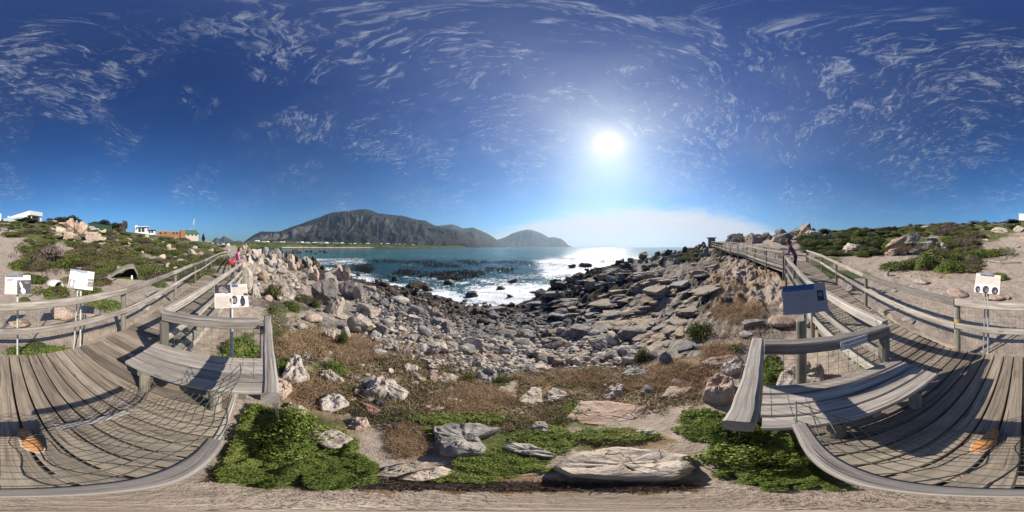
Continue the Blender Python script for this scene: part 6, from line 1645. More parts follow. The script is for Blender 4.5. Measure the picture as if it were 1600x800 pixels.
for q in range(46):
    px = rnd.uniform(1530, 1650) if q < 30 else rnd.uniform(0, 90); d = rnd.uniform(44, 66); a = az_of(px); r = rnd.uniform(1.0, 2.1)
    bush(rnd.choice(('green', 'olive', 'brown', 'dark')), d * math.sin(a), d * math.cos(a), r, r * rnd.uniform(.5, .8), 'bush on the upper slope under the white house', 'bush', 'bushes under the white house', 'skyline_bush')
# ------------------------------------------------------------------ ground cover, dry grass, twigs: masses nobody would count
def sample_px(n, regions, seed, need=None, thr=.4, keep=1.0):
    rs = np.random.RandomState(seed); out = []
    r_ = random.Random(seed)
    for (cx, cy, rx, ry, w) in regions:
        m = int(n * w); k = 0; tries = 0
        while k < m and tries < m * 8:
            tries += 1
            a = r_.uniform(0, 6.283); q = math.sqrt(r_.random())
            px, py = cx + rx * q * math.cos(a), cy + ry * q * math.sin(a)
            if py > 776: continue
            edge = q > .72 and vn_edge(px, py) < (q - .72) * 5 - .55
            if edge: continue
            p, d = ground_at(px % 1600, py)
            if -2.25 < p.y < -.12 and -1.7 < p.x < 1.2: continue
            jx, jy = r_.uniform(-.02, .02) * d, r_.uniform(-.02, .02) * d
            out.append((p.x + jx, p.y + jy, H(p.x + jx, p.y + jy), d)); k += 1
    return np.array(out), rs
def vn_edge(px, py): return float(vn2(np.array([px * .06]), np.array([py * .11]), 3)[0])
COVER = [(450, 700, 125, 50, 1.0), (400, 730, 90, 36, .45), (530, 735, 70, 36, .45), (505, 712, 70, 30, .3), (415, 660, 45, 26, .22)]
def cover(label, regions, n, seed, hgt, leaf, mat='leaf_bright', name='ground_cover'):
    S, rs = sample_px(n, regions, seed)
    x, y, z, d = S.T
    lump = .55 + .45 * fbm2(x * 7, y * 7, 3, .5, seed) + .25 * fbm2(x * 22, y * 22, 2, .5, seed + 1)
    hh = hgt * np.clip(lump, .08, 1.2) * np.minimum(1, d / .7)
    u = rs.uniform(0, 1, len(x)) ** .55
    P = np.stack([x, y, z + hh * u], 1)
    Nn = np.stack([rs.normal(size=len(x)) * .5, rs.normal(size=len(x)) * .5, np.ones(len(x))], 1)
    sz = leaf * rs.uniform(.6, 1.35, len(x)) * np.clip(d / 1.2, .45, 2.2)
    q, F = leaf_quads(P, Nn, sz, rs, .5, .55)
    tint = np.clip(.25 + .5 * rs.uniform(0, 1, len(x)) + .35 * fbm2(x * 3.1, y * 3.1, 3, .5, seed + 5) + .15 * u, 0, 1)
    o = link(name, mesh_np(name, q, F, {'tint': np.repeat(tint, 4)}, True, M[mat]))
    tag(o, label, 'ground cover', kind='stuff')
cover('dense bright green ground cover beside the platform below the yellowish boulder', COVER, 42000, 21, .11, .0125)
cover('dense deep green ground cover at the end of the bench under the notice', [(1230, 715, 140, 58, 1.0), (1110, 668, 60, 30, .22), (1330, 745, 70, 26, .25), (1190, 690, 70, 34, .3)], 42000, 22, .12, .0125, 'leaf_bright')
cover('green mat between the pointed block and the largest slab', [(790, 722, 90, 26, .45), (850, 690, 60, 24, .18), (720, 655, 92, 9, .22), (690, 668, 40, 16, .08), (730, 744, 70, 14, .16), (960, 682, 90, 12, .12), (905, 640, 30, 10, .05)], 30000, 23, .08, .012)
cover('thin short grass round the plated white rock', [(650, 612, 56, 24, .3), (560, 628, 60, 24, .3), (600, 650, 60, 14, .2), (470, 600, 30, 26, .12), (560, 560, 50, 10, .12), (430, 520, 22, 50, .2), (640, 575, 50, 12, .12), (905, 600, 50, 10, .15), (950, 607, 40, 10, .1), (870, 655, 26, 16, .12), (640, 600, 200, 64, .40), (960, 610, 170, 46, .22), (770, 650, 170, 34, .18), (470, 540, 50, 50, .12)], 22000, 24, .035, .013, 'leaf_olive', 'short_grass')
cover('green patches under the railings of the landward side', [(60, 552, 60, 6, .3), (165, 480, 36, 10, .15), (380, 560, 36, 34, .35), (1205, 585, 22, 26, .2)], 9000, 25, .10, .016)
def grass(label, regions, n, seed, L, mat='straw', name='dry_grass', up=.7, spread=.9, width=.035):
    S, rs = sample_px(n, regions, seed)
    x, y, z, d = S.T
    q, F4, F3 = blades(S[:, :3], L * rs.uniform(.5, 1.3, len(x)) * np.clip(d / 1.3, .4, 2.0), rs, width, up, spread)
    tint = np.repeat(np.clip(rs.uniform(0, 1, len(x)) * .7 + .3 * fbm2(x * 4, y * 4, 2, .5, 2) + .1, 0, 1), 5)
    me = mesh_np(name, q, [tuple(f) for f in F4.tolist()] + [tuple(f) for f in F3.tolist()], {'tint': tint}, False, M[mat])
    tag(link(name, me), label, 'grass', kind='stuff')
grass('matted straw coloured dry grass in patches over the slope', [(745, 625, 58, 28, .26), (560, 548, 46, 26, .2), (480, 535, 56, 20, .14), (490, 618, 40, 26, .14), (638, 690, 42, 34, .2), (1150, 488, 50, 20, .1), (1145, 455, 30, 18, .05), (1060, 588, 56, 24, .12), (920, 590, 34, 14, .06), (1125, 560, 34, 22, .08),
                                                               (960, 684, 70, 12, .12), (660, 545, 70, 24, .12), (1010, 600, 60, 14, .08), (860, 590, 60, 16, .06), (450, 545, 26, 30, .08), (1460, 428, 40, 10, .03), (620, 600, 190, 66, .22), (1000, 606, 150, 50, .16), (760, 640, 150, 40, .14), (1130, 500, 90, 60, .10)], 26000, 31, .075)
grass('brown fallen twigs and stalks on the sand right under the viewer', [(620, 757, 160, 9, .4), (800, 760, 150, 8, .35), (960, 762, 130, 7, .3), (330, 742, 60, 12, .12), (1120, 664, 12, 20, .03), (640, 662, 60, 22, .1)], 5200, 32, .10, 'twig', 'fallen_twigs', .12, 1.3, .05)
grass('thin brown scrub grass over the landward slopes', [(100, 400, 110, 40, .3), (260, 400, 90, 30, .25), (1330, 385, 90, 16, .15), (1500, 390, 110, 30, .3)], 9000, 33, .15, 'leaf_brown', 'scrub_grass', .9, .6, .05)
# sticks and driftwood
def stick(label, pts, r, mat='driftwood', name='driftwood'):
    t = MB(); P = []
    for (px, py) in pts:
        p, d = ground_at(px, py); P.append(Vector((p.x, p.y, p.z + r * .9)))
    n = len(P); t.tube(P, [r * (1 - .5 * i / max(1, n - 1)) for i in range(n)], 8)
    o = t.build(name, M[mat], None, smooth=True); tag(o, label, 'driftwood')
stick('pale bleached branch lying on the sand above the penguin sign', [(1546, 409), (1562, 412), (1596, 412)], .07)
stick('short pale log at the edge of the green bank on the sand', [(1506, 418), (1520, 420), (1532, 420)], .10)
stick('thin crooked twig on the sand before the creased boulder', [(1112, 662), (1118, 672), (1130, 680)], .008, 'bark', 'twig')
stick('dark root trailing across the sand behind the thin slab', [(1046, 586), (1070, 592), (1096, 590)], .018, 'bark', 'root')
stick('pale straight cane on the short grass by the rose stone', [(554, 617), (561, 602)], .010, 'straw_stick' if 'straw_stick' in M else 'driftwood', 'cane')
stick('thin pale stalk lying in the bright ground cover', [(470, 664), (482, 656), (494, 655)], .006, 'driftwood', 'stalk')
stick('dark stick on the sand between the two sign boards', [(45, 465), (62, 459), (78, 457)], .03, 'bark', 'branch')

# ------------------------------------------------------------------ kelp floating off the cove
def kelp():
    rs = np.random.RandomState(77); r_ = random.Random(77)
    P, S, A = [], [], []
    while len(P) < 5200:
        px, py = r_.uniform(540, 960), r_.uniform(401.5, 440)
        lo = float(np.interp(px, [560, 640, 720, 860, 1010], [406, 405, 406, 409, 404])); hi = float(np.interp(px, [560, 620, 720, 800, 900, 1010], [424, 438, 438, 424, 413, 407]))
        if not lo < py < hi: continue
        if vn_edge(px * .5, py * 1.6) + .35 * vn_edge(px * 1.7, py * 5) < r_.uniform(-.1, .5) + max(0, (px - 780) / 700): continue
        p = at_z(px, py, SEA + .03); d = math.hypot(p.x, p.y)
        P.append((p.x, p.y, p.z + r_.uniform(0, .06))); S.append(r_.uniform(.3, 1.0) * (.42 + d * .0045)); A.append(d)
    P = np.array(P); S = np.array(S); n = len(P)
    a = rs.uniform(0, 2 * PI, n); up = rs.uniform(.12, .75, n) * S
    dx, dy = np.cos(a) * S, np.sin(a) * S; wx_, wy_ = -np.sin(a) * S * .22, np.cos(a) * S * .22
    z0 = np.zeros(n)
    q = np.stack([P + np.stack([-wx_, -wy_, z0], 1), P + np.stack([wx_, wy_, z0], 1), P + np.stack([dx * .6 + wx_, dy * .6 + wy_, up], 1), P + np.stack([dx * .6 - wx_, dy * .6 - wy_, up * .9], 1),
                  P + np.stack([dx + wx_ * .5, dy + wy_ * .5, z0 + .02], 1), P + np.stack([dx - wx_ * .5, dy - wy_ * .5, z0 + .02], 1)], 1).reshape(-1, 3)
    k = np.arange(n) * 6
    F = np.vstack([np.stack([k, k + 1, k + 2, k + 3], 1), np.stack([k + 3, k + 2, k + 4, k + 5], 1)])
    o = link('kelp', mesh_np('kelp', q, F, {'tint': np.repeat(rs.uniform(0, 1, n), 6)}, True, M['kelp']))
    tag(o, 'dark brown kelp floating in a broad bed off the cove', 'kelp', kind='stuff')
kelp()
# ------------------------------------------------------------------ burrows, fence, houses
def place(px, d): a = az_of(px); return d * math.sin(a), d * math.cos(a)
def face(px): return -az_of(px)           # local +Y looks away from the platform
def burrow_pale():
    p, d = ground_at(86, 447)
    t = thing('nest_burrow', 'pale speckled arched nest burrow on the sand between two sign boards', 'nest box', (p.x, p.y, p.z - .03), face(86) + .65)
    def arch(r0, r1, y0, y1):
        b = MB(); n = 16; vs = []
        for yy in (y0, y1):
            for r in (r0, r1):
                for i in range(n + 1):
                    a = PI * i / n; vs.append((r * math.cos(a), yy + .02 * math.sin(a * 3), r * math.sin(a) * 1.15))
        m = n + 1; fs = []
        for i in range(n):
            fs += [(i, i + 1, 2 * m + i + 1, 2 * m + i), (m + i, 3 * m + i, 3 * m + i + 1, m + i + 1), (i, m + i, m + i + 1, i + 1), (2 * m + i, 2 * m + i + 1, 3 * m + i + 1, 3 * m + i)]
        b.add(vs, fs); return b
    s = .062 * d * .62
    arch(s * .82, s, -s * 1.1, s * 1.1).build('shell', M['burrow'], t, True)
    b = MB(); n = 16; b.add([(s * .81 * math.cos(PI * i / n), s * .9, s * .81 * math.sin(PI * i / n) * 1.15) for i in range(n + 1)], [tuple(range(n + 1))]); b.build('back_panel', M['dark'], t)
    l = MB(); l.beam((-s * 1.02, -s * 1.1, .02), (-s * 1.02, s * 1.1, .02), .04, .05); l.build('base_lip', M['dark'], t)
burrow_pale()
def burrow_dark():
    p, d = ground_at(203, 437)
    t = thing('nest_burrow', 'dark burrow roofed by a curved grey driftwood slab at the clearing', 'nest burrow', (p.x, p.y, p.z), face(203))
    k = math.radians(.225) * d
    b = MB(); n = 14; vs = []
    for i in range(n + 1):
        u = i / n; x = (-30 + 42 * u) * k; z = (3 + 15 * math.sin(min(1, u * 1.25) * PI / 2)) * k * (1 if u < .86 else 1 - (u - .86) * 4.2)
        for (yy, zz) in ((-.25, 0), (-.28, 3.2 * k), (.7, 4.5 * k), (.7, 0)): vs.append((x, yy, z + zz))
    fs = []
    for i in range(n):
        for q in range(4): fs.append((i * 4 + q, i * 4 + (q + 1) % 4, (i + 1) * 4 + (q + 1) % 4, (i + 1) * 4 + q))
    fs += [(3, 2, 1, 0), tuple(n * 4 + q for q in range(4))]
    b.add(vs, fs, [(v[0] * 2, v[1] * 2, 3.0) for v in vs]); b.build('roof', M['post'], t)
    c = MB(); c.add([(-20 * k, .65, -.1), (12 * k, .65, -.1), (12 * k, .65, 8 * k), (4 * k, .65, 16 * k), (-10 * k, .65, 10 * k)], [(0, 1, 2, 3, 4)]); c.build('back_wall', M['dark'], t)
    c = MB(); c.tube([(11 * k, .2, -.1), (12.5 * k, .2, 7 * k), (9 * k, .2, 15 * k)], [3 * k, 2.6 * k, 2 * k], 8); c.build('side_post', M['bark'], t, True)
    # the white thing inside it, unidentified, built as a plain tapered stub
    w = MB(); w.tube([(0, 0, 0), (0, 0, 3.2 * k), (0, 0, 6.2 * k), (0, 0, 7 * k)], [1.7 * k, 1.8 * k, 1.3 * k, .5 * k], 10)
    o = w.build('white_shape', M['white'], None, True); a = az_of(206); o.location = ((d + .1) * math.sin(a), (d + .1) * math.cos(a), p.z - .02)
    tag(o, 'small upright white shape standing in the mouth of the dark burrow', 'stone')
burrow_dark()
stick('bent grey branch trailing from the dark burrow over the sand', [(150, 440), (168, 442), (182, 437)], .05, 'driftwood', 'branch')
# green shade cloth fence on the crest
f_ = thing('mesh_fence', 'dark green shade cloth fence on the crest behind the rock pile', 'fence')
pts = [(138, 60, 348), (150, 62, 349), (162, 64, 351), (174, 66, 353)]
W3 = []
for (px, d, py) in pts: x, y = place(px, d); W3.append((x, y, H(x, y), d * math.tan(el_of(py))))
c = MB()
for a_, b_ in zip(W3[:-1], W3[1:]):
    dx, dy = b_[0] - a_[0], b_[1] - a_[1]; L_ = math.hypot(dx, dy); ox, oy = -dy / L_ * .01, dx / L_ * .01
    vs = [(a_[0] + s * ox, a_[1] + s * oy, z) for s in (-1, 1) for z in (a_[2] - .1, a_[3])] + [(b_[0] + s * ox, b_[1] + s * oy, z) for s in (-1, 1) for z in (b_[2] - .1, b_[3])]
    c.add(vs, [(0, 1, 5, 4), (2, 6, 7, 3), (1, 3, 7, 5), (0, 4, 6, 2), (0, 2, 3, 1), (4, 5, 7, 6)])
c.build('cloth', M['netcloth'], f_)
for w in W3:
    c = MB(); c.tube([(w[0], w[1], w[2] - .2), (w[0], w[1], w[3] + .12)], .05, 8); c.build('post', M['bark'], f_)

def prism(b, pts, z0, z1):
    n = len(pts); b.add([(*p, z0) for p in pts] + [(*p, z1) for p in pts], [tuple(range(n - 1, -1, -1)), tuple(range(n, 2 * n))] + [(i, (i + 1) % n, n + (i + 1) % n, n + i) for i in range(n)])
# the white house on the crest: near corner, two receding faces
def white_house():
    d = 74.0; c = at_d(47, 329, d); z1 = c.z; x0, y0 = c.x, c.y
    rz = face(47)
    zg = H(x0, y0) - 1.0
    t = thing('house', 'large white flat roofed house on the crest with a shaded corner terrace', 'house', (x0, y0, zg), rz)
    T = z1 - zg
    # local x to the right of the view, local y away
    fr = [(0, 0), (5.6, 3.2), (-6.6, 19.0 + 3.2), (-12.2, 17.5)]
    b = MB(); prism(b, [(0, 0), (6.0, 4.2), (-4.5, 19), (-11, 15)], T - 1.9, T); b.build('parapet', M['plaster'], t)
    b = MB(); prism(b, [(-1.6, 2.2), (4.4, 5.6), (-4.9, 18.2), (-10.4, 14.6)], 0, T - 1.9); b.build('wall', M['plaster'], t)
    b = MB(); prism(b, [(.45, .9), (.95, 1.25), (.8, 1.55), (.3, 1.2)], 0, T - 1.9); b.build('column', M['plaster'], t)
    b = MB(); prism(b, [(5.1, 4.0), (5.6, 4.35), (5.4, 4.7), (4.9, 4.3)], 0, T - 1.9); b.build('column', M['plaster'], t)
    w = MB(); prism(w, [(-.9, 2.57), (3.6, 5.10), (3.57, 5.15), (-.93, 2.62)], T - 4.0, T - 2.0); w.build('window', M['glass'], t)
    w = MB(); prism(w, [(-2.1, 2.85), (-5.6, 7.75), (-5.7, 7.68), (-2.2, 2.78)], T - 4.1, T - 2.5); w.build('window', M['glass'], t)
    b = MB(); prism(b, [(-9.0, 6.0), (-3.4, 3.0), (-6.4, 9.5), (-13.5, 13.5), (-15.5, 9.5)], 0, T - 3.4); b.build('lower_wing', M['plaster'], t)
    g = MB(); prism(g, [(-9.05, 5.85), (-3.6, 2.85), (-3.62, 2.8), (-9.07, 5.8)], T - 3.4, T - 2.1); g.build('glass_balustrade', M['balustrade'], t)
    g = MB(); prism(g, [(-15.6, 9.4), (-9.1, 5.85), (-9.14, 5.8), (-15.64, 9.35)], T - 3.4, T - 2.1); g.build('glass_balustrade', M['balustrade'], t)
    w = MB(); prism(w, [(-8.2, 5.42), (-4.6, 3.49), (-4.63, 3.43), (-8.23, 5.36)], T - 5.6, T - 3.9); w.build('window', M['glass'], t)
    w = MB(); prism(w, [(-14.6, 8.87), (-10.4, 6.62), (-10.43, 6.56), (-14.63, 8.81)], T - 5.6, T - 3.9); w.build('window', M['glass'], t)
    h = MB(); prism(h, [(-11.5, 9.5), (-10.7, 9.5), (-10.7, 10.2), (-11.5, 10.2)], T - 3.4, T - .6); h.build('chimney', M['plaster'], t)
white_house()
def wing():
    x, y = place(1597, 82); z = H(x, y) - .5
    t = thing('house', 'white gable of a house just showing over the crest tree', 'house', (x, y, z), face(1597))
    T = 82 * math.tan(el_of(334.5)) - z
    b = MB(); b.box((0, 2, T / 2), (3.2, 4, T)); b.build('wall', M['plaster'], t)
    r = MB(); r.box((0, 2, T + .12), (3.6, 4.4, .24)); r.build('roof_slab', M['plaster'], t)
wing()
# bungalow
def bungalow():
    d = 104.0; x, y = place(222, d); z = H(x, y) - .8
    t = thing('bungalow', 'white bungalow with big dark windows and a white chimney', 'house', (x, y, z), face(222) - .25)
    k = math.radians(.225) * d; Z = lambda py: d * math.tan(el_of(py)) - z
    b = MB(); b.box((-.2 * k, 3, Z(357) / 2), (16 * k, 6, Z(357))); b.build('wall', M['plaster'], t)
    r = MB(); r.box((0, 2.8, Z(354.5)), (19 * k, 7.4, .35)); r.build('roof', M['plaster'], t)
    b = MB(); b.box((13.5 * k, 3.6, Z(361) / 2), (11 * k, 5, Z(361))); b.build('wall', M['plaster'], t)
    r = MB(); r.box((13.5 * k, 3.4, Z(359.5)), (12.5 * k, 6, .3)); r.build('roof', M['greytile'], t)
    c = MB(); c.box((-10.3 * k, 1.6, Z(351.5) / 2), (3.2 * k, 1.6, Z(351.5))); c.build('chimney', M['plaster'], t)
    w = MB(); w.box((-4 * k, -.04, (Z(356) + Z(362.5)) / 2), (4.2 * k, .1, Z(356) - Z(362.5))); w.build('window', M['glass'], t)
    w = MB(); w.box((1.6 * k, -.04, (Z(356) + Z(362.5)) / 2), (4.8 * k, .1, Z(356) - Z(362.5))); w.build('window', M['glass'], t)
    w = MB(); w.box((11.4 * k, 1.06, (Z(361.2) + Z(364.2)) / 2), (3.0 * k, .1, Z(361.2) - Z(364.2))); w.build('window', M['glass'], t)
    w = MB(); w.box((15.6 * k, 1.06, (Z(361.2) + Z(364.2)) / 2), (3.4 * k, .1, Z(361.2) - Z(364.2))); w.build('window', M['glass'], t)
    p = MB(); p.tube([(-13 * k, 3, 0), (-13 * k, 3, Z(356))], .5, 8); p.build('pillar', M['plaster'], t)
bungalow()
def brick_house():
    d = 146.0; x, y = place(262, d); z = H(x, y) - 1.0
    t = thing('house', 'long low orange brick house under construction with small dark openings', 'house', (x, y, z), face(262))
    k = math.radians(.225) * d; Z = lambda py: d * math.tan(el_of(py)) - z
    b = MB(); b.box((-6 * k, 4, Z(361.3) / 2), (20 * k, 8, Z(361.3))); b.build('wall', M['brickwall'], t)
    b = MB(); b.box((12 * k, 4.5, Z(362) / 2), (15.8 * k, 8, Z(362))); b.build('wall', M['brickwall'], t)
    b = MB(); b.box((23.6 * k, 3, Z(359.5) / 2), (7.2 * k, 8, Z(359.5))); b.build('tower', M['brickwall'], t)
    for q, xx in enumerate((-11, -3.5, 9.5, 14.5)):
        w = MB(); w.box((xx * k, -.04 if xx < 3 else .46, (Z(363) + Z(365.6)) / 2), (2.6 * k, .14, Z(363) - Z(365.6))); w.build('window', M['dark'], t)
    r = MB(); r.box((-6 * k, 4, Z(361.3) + .12), (20.6 * k, 8.4, .24)); r.build('roof_slab', M['cream'], t)
brick_house()
def green_house():
    d = 150.0; x, y = place(299, d); z = H(x, y) - 1.0
    t = thing('house', 'white walled house under a dark green pitched roof beside the orange brick', 'house', (x, y, z), face(299))
    k = math.radians(.225) * d; Z = lambda py: d * math.tan(el_of(py)) - z
    b = MB(); b.box((1 * k, 4, Z(365.4) / 2), (20 * k, 8, Z(365.4))); b.build('wall', M['cream'], t)
    zr0, zr1 = Z(365.6), Z(358.6); r = MB()
    r.add([(-10.5 * k, -.6, zr0), (12.5 * k, -.6, zr0), (12.5 * k, 8.6, zr0), (-10.5 * k, 8.6, zr0), (-10.5 * k, 4, zr1), (7.5 * k, 4, zr1)], [(0, 1, 5, 4), (2, 3, 4, 5), (1, 2, 5), (0, 4, 3), (3, 2, 1, 0)])
    rr = r.build('roof', M['greenroof'], t)
    c = MB(); c.box((-1 * k, 4.6, zr1 + .3), (1.2 * k, 1, 1.6)); c.build('chimney', M['cream'], rr)
    for xx in (-5, 1.5, 7.5):
        w = MB(); w.box((xx * k, -.04, Z(367.4)), (2.4 * k, .14, Z(366.4) - Z(368.4))); w.build('window', M['dark'], t)
green_house()
def mast():
    d = 158.0; x, y = place(303, d); z = H(x, y)
    t = thing('radio_mast', 'thin lattice radio mast rising behind the green roof', 'mast', (x, y, z)); T = d * math.tan(el_of(343)) - z
    b = MB()
    for k in range(3):
        a = k * 2.09; b.tube([(.75 * math.cos(a), .75 * math.sin(a), 0), (.32 * math.cos(a), .32 * math.sin(a), T)], .10, 6)
    n = 16
    for i in range(n):
        u0, u1 = i / n, (i + 1) / n; r0, r1 = lerp(.75, .32, u0), lerp(.75, .32, u1)
        for k in range(3):
            a0, a1 = k * 2.09, (k + 1) * 2.09
            b.tube([(r0 * math.cos(a0), r0 * math.sin(a0), T * u0), (r1 * math.cos(a1), r1 * math.sin(a1), T * u1)], .05, 4)
    b.build('lattice', M['grey_metal'], t)
    for q, zz in enumerate((.80, .90, .97)):
        c = MB(); c.tube([(.5, -.5 + q * .5, T * zz - 1), (.5, -.5 + q * .5, T * zz + 1)], .28, 8); c.build('antenna', M['white'], t)
mast()
# village houses across the bay and beyond the walkway
def cottage(label, px, d, w, h, roofm, wallm, hip, z, group, rz=0):
    x, y = place(px, d); k = math.radians(.225) * d; W_ = w * k; Hh = h * k
    t = thing('cottage', label, 'house', (x, y, z - 1), face(px) + rz, group)
    dp = W_ * .6
    b = MB(); b.box((0, dp / 2, (1 + Hh * .62) / 2), (W_, dp, 1 + Hh * .62)); b.build('wall', M[wallm], t)
    zr0, zr1 = 1 + Hh * .6, 1 + Hh; o = W_ / 2 * 1.06; r = MB(); e = .28 * W_ if hip else 0
    r.add([(-o, -.3, zr0), (o, -.3, zr0), (o, dp + .3, zr0), (-o, dp + .3, zr0), (-o + e, dp / 2, zr1), (o - e, dp / 2, zr1)], [(0, 1, 5, 4), (2, 3, 4, 5), (1, 2, 5), (0, 4, 3), (3, 2, 1, 0)])
    r.build('roof', M[roofm], t)
    for q in (-.25, .22):
        c = MB(); c.box((q * W_, -.05, 1 + Hh * .3), (W_ * .16, .2, Hh * .24)); c.build('window', M['dark'], t)
vs = [(401, 8, 3.6, 'plaster', 'plaster'), (412, 6, 3, 'tile', 'plaster'), (419, 5, 2.4, 'plaster', 'cream'), (431, 9, 2.6, 'tile', 'cream'), (441, 8, 2.4, 'plaster', 'plaster'), (452, 6, 2.6, 'tile', 'brickwall'), (459, 5, 2.4, 'greytile', 'cream'),
      (466, 6, 3.0, 'greytile', 'cream'), (473, 5, 3.2, 'plaster', 'cream'), (481, 8, 3.6, 'greytile', 'plaster'), (492, 8, 2.8, 'plaster', 'plaster'), (502, 9, 3.6, 'greytile', 'plaster'), (511, 7, 3.0, 'plaster', 'plaster'), (518, 7, 3.4, 'tile', 'cream'),
      (527, 6, 2.8, 'greytile', 'cream'), (535, 7, 2.8, 'plaster', 'cream'), (546, 5, 2.2, 'greytile', 'plaster'), (555, 5, 2.0, 'plaster', 'plaster'), (564, 5, 2.0, 'tile', 'cream'), (575, 6, 2.2, 'plaster', 'plaster'), (583, 4, 1.8, 'greytile', 'cream'),
      (596, 4, 1.8, 'plaster', 'plaster'), (606, 5, 2.0, 'plaster', 'plaster'), (616, 5, 2.0, 'greytile', 'plaster'), (624, 4, 1.8, 'plaster', 'cream'), (632, 5, 1.8, 'tile', 'plaster'), (645, 4, 1.5, 'plaster', 'plaster'), (656, 4, 1.4, 'greytile', 'plaster')]
names = {'plaster': 'white', 'cream': 'cream', 'brickwall': 'orange brick', 'tile': 'brown', 'greytile': 'grey'}
for q, (px, w, h, rf, wl_) in enumerate(vs):
    z0, rw = SHORE_H(px, 1e9); d = rw * (1.30 + .22 * rnd.random()); z, _ = SHORE_H(px, d)
    cottage(f'{names[wl_]} house with {names[rf]} roof in the village across the bay', px, d, w, h, rf, wl_, q % 3 == 0, z, 'village houses across the bay', rnd.uniform(-.4, .4))
for q, (px, w, h, d, rf, wl_) in enumerate([(357, 5, 3, 300, 'plaster', 'plaster'), (365, 6, 2, 330, 'greytile', 'cream'), (375, 10, 2.6, 360, 'tile', 'cream'), (349, 4, 2, 280, 'plaster', 'plaster'), (340, 4, 2, 250, 'greytile', 'plaster')]):
    x, y = place(px, d); cottage(f'{names[wl_]} house with {names[rf]} roof beyond the end of the walkway', px, d, w, h, rf, wl_, q % 2 == 0, H(x, y), 'houses beyond the end of the walkway')
def far_scrub():
    rs = np.random.RandomState(5); Ps = []
    while len(Ps) < 1500:
        px = rnd.uniform(385, 700); z0, rw = SHORE_H(px, 1e9); d = rw * rnd.uniform(1.1, 1.75)
        z, _ = SHORE_H(px, d); a = az_of(px); Ps.append((d * math.sin(a), d * math.cos(a), z, rnd.uniform(1.2, 4.0)))
    V0, F0 = ICO[2]; Vs, Fs, T = [], [], []
    for i, (x, y, z, s) in enumerate(Ps):
        V = V0 * np.array([s * 1.3, s * 1.3, s * .8]) * (1 + .3 * fbm3(V0 * 1.7 + i, 2, .5, 3))[:, None] + np.array([x, y, z + s * .2])
        Vs.append(V); Fs.append(F0 + i * len(V0)); T.append(np.full(len(V0), rs.uniform(.2, .9)))
    o = link('far_scrub', mesh_np('far_scrub', np.vstack(Vs), np.vstack(Fs), {'tint': np.concatenate(T)}, True, M['leaf_green']))
    tag(o, 'dark scrub among the village houses across the bay', 'scrub', kind='stuff')
far_scrub()
# a low concrete shelter at the far end of the upper walkway
x, y = place(1112, 34); g_ = H(x, y)
t_ = thing('lookout_hut', 'small dark lookout hut at the far end of the upper walkway', 'hut', (x, y, g_), face(1112))
b = MB(); b.box((0, .8, 1.0), (1.5, 1.6, 2.0)); b.build('wall', M['post'], t_)
b = MB(); b.box((0, .8, 2.06), (2.0, 2.1, .12)); b.build('roof', M['greytile'], t_)

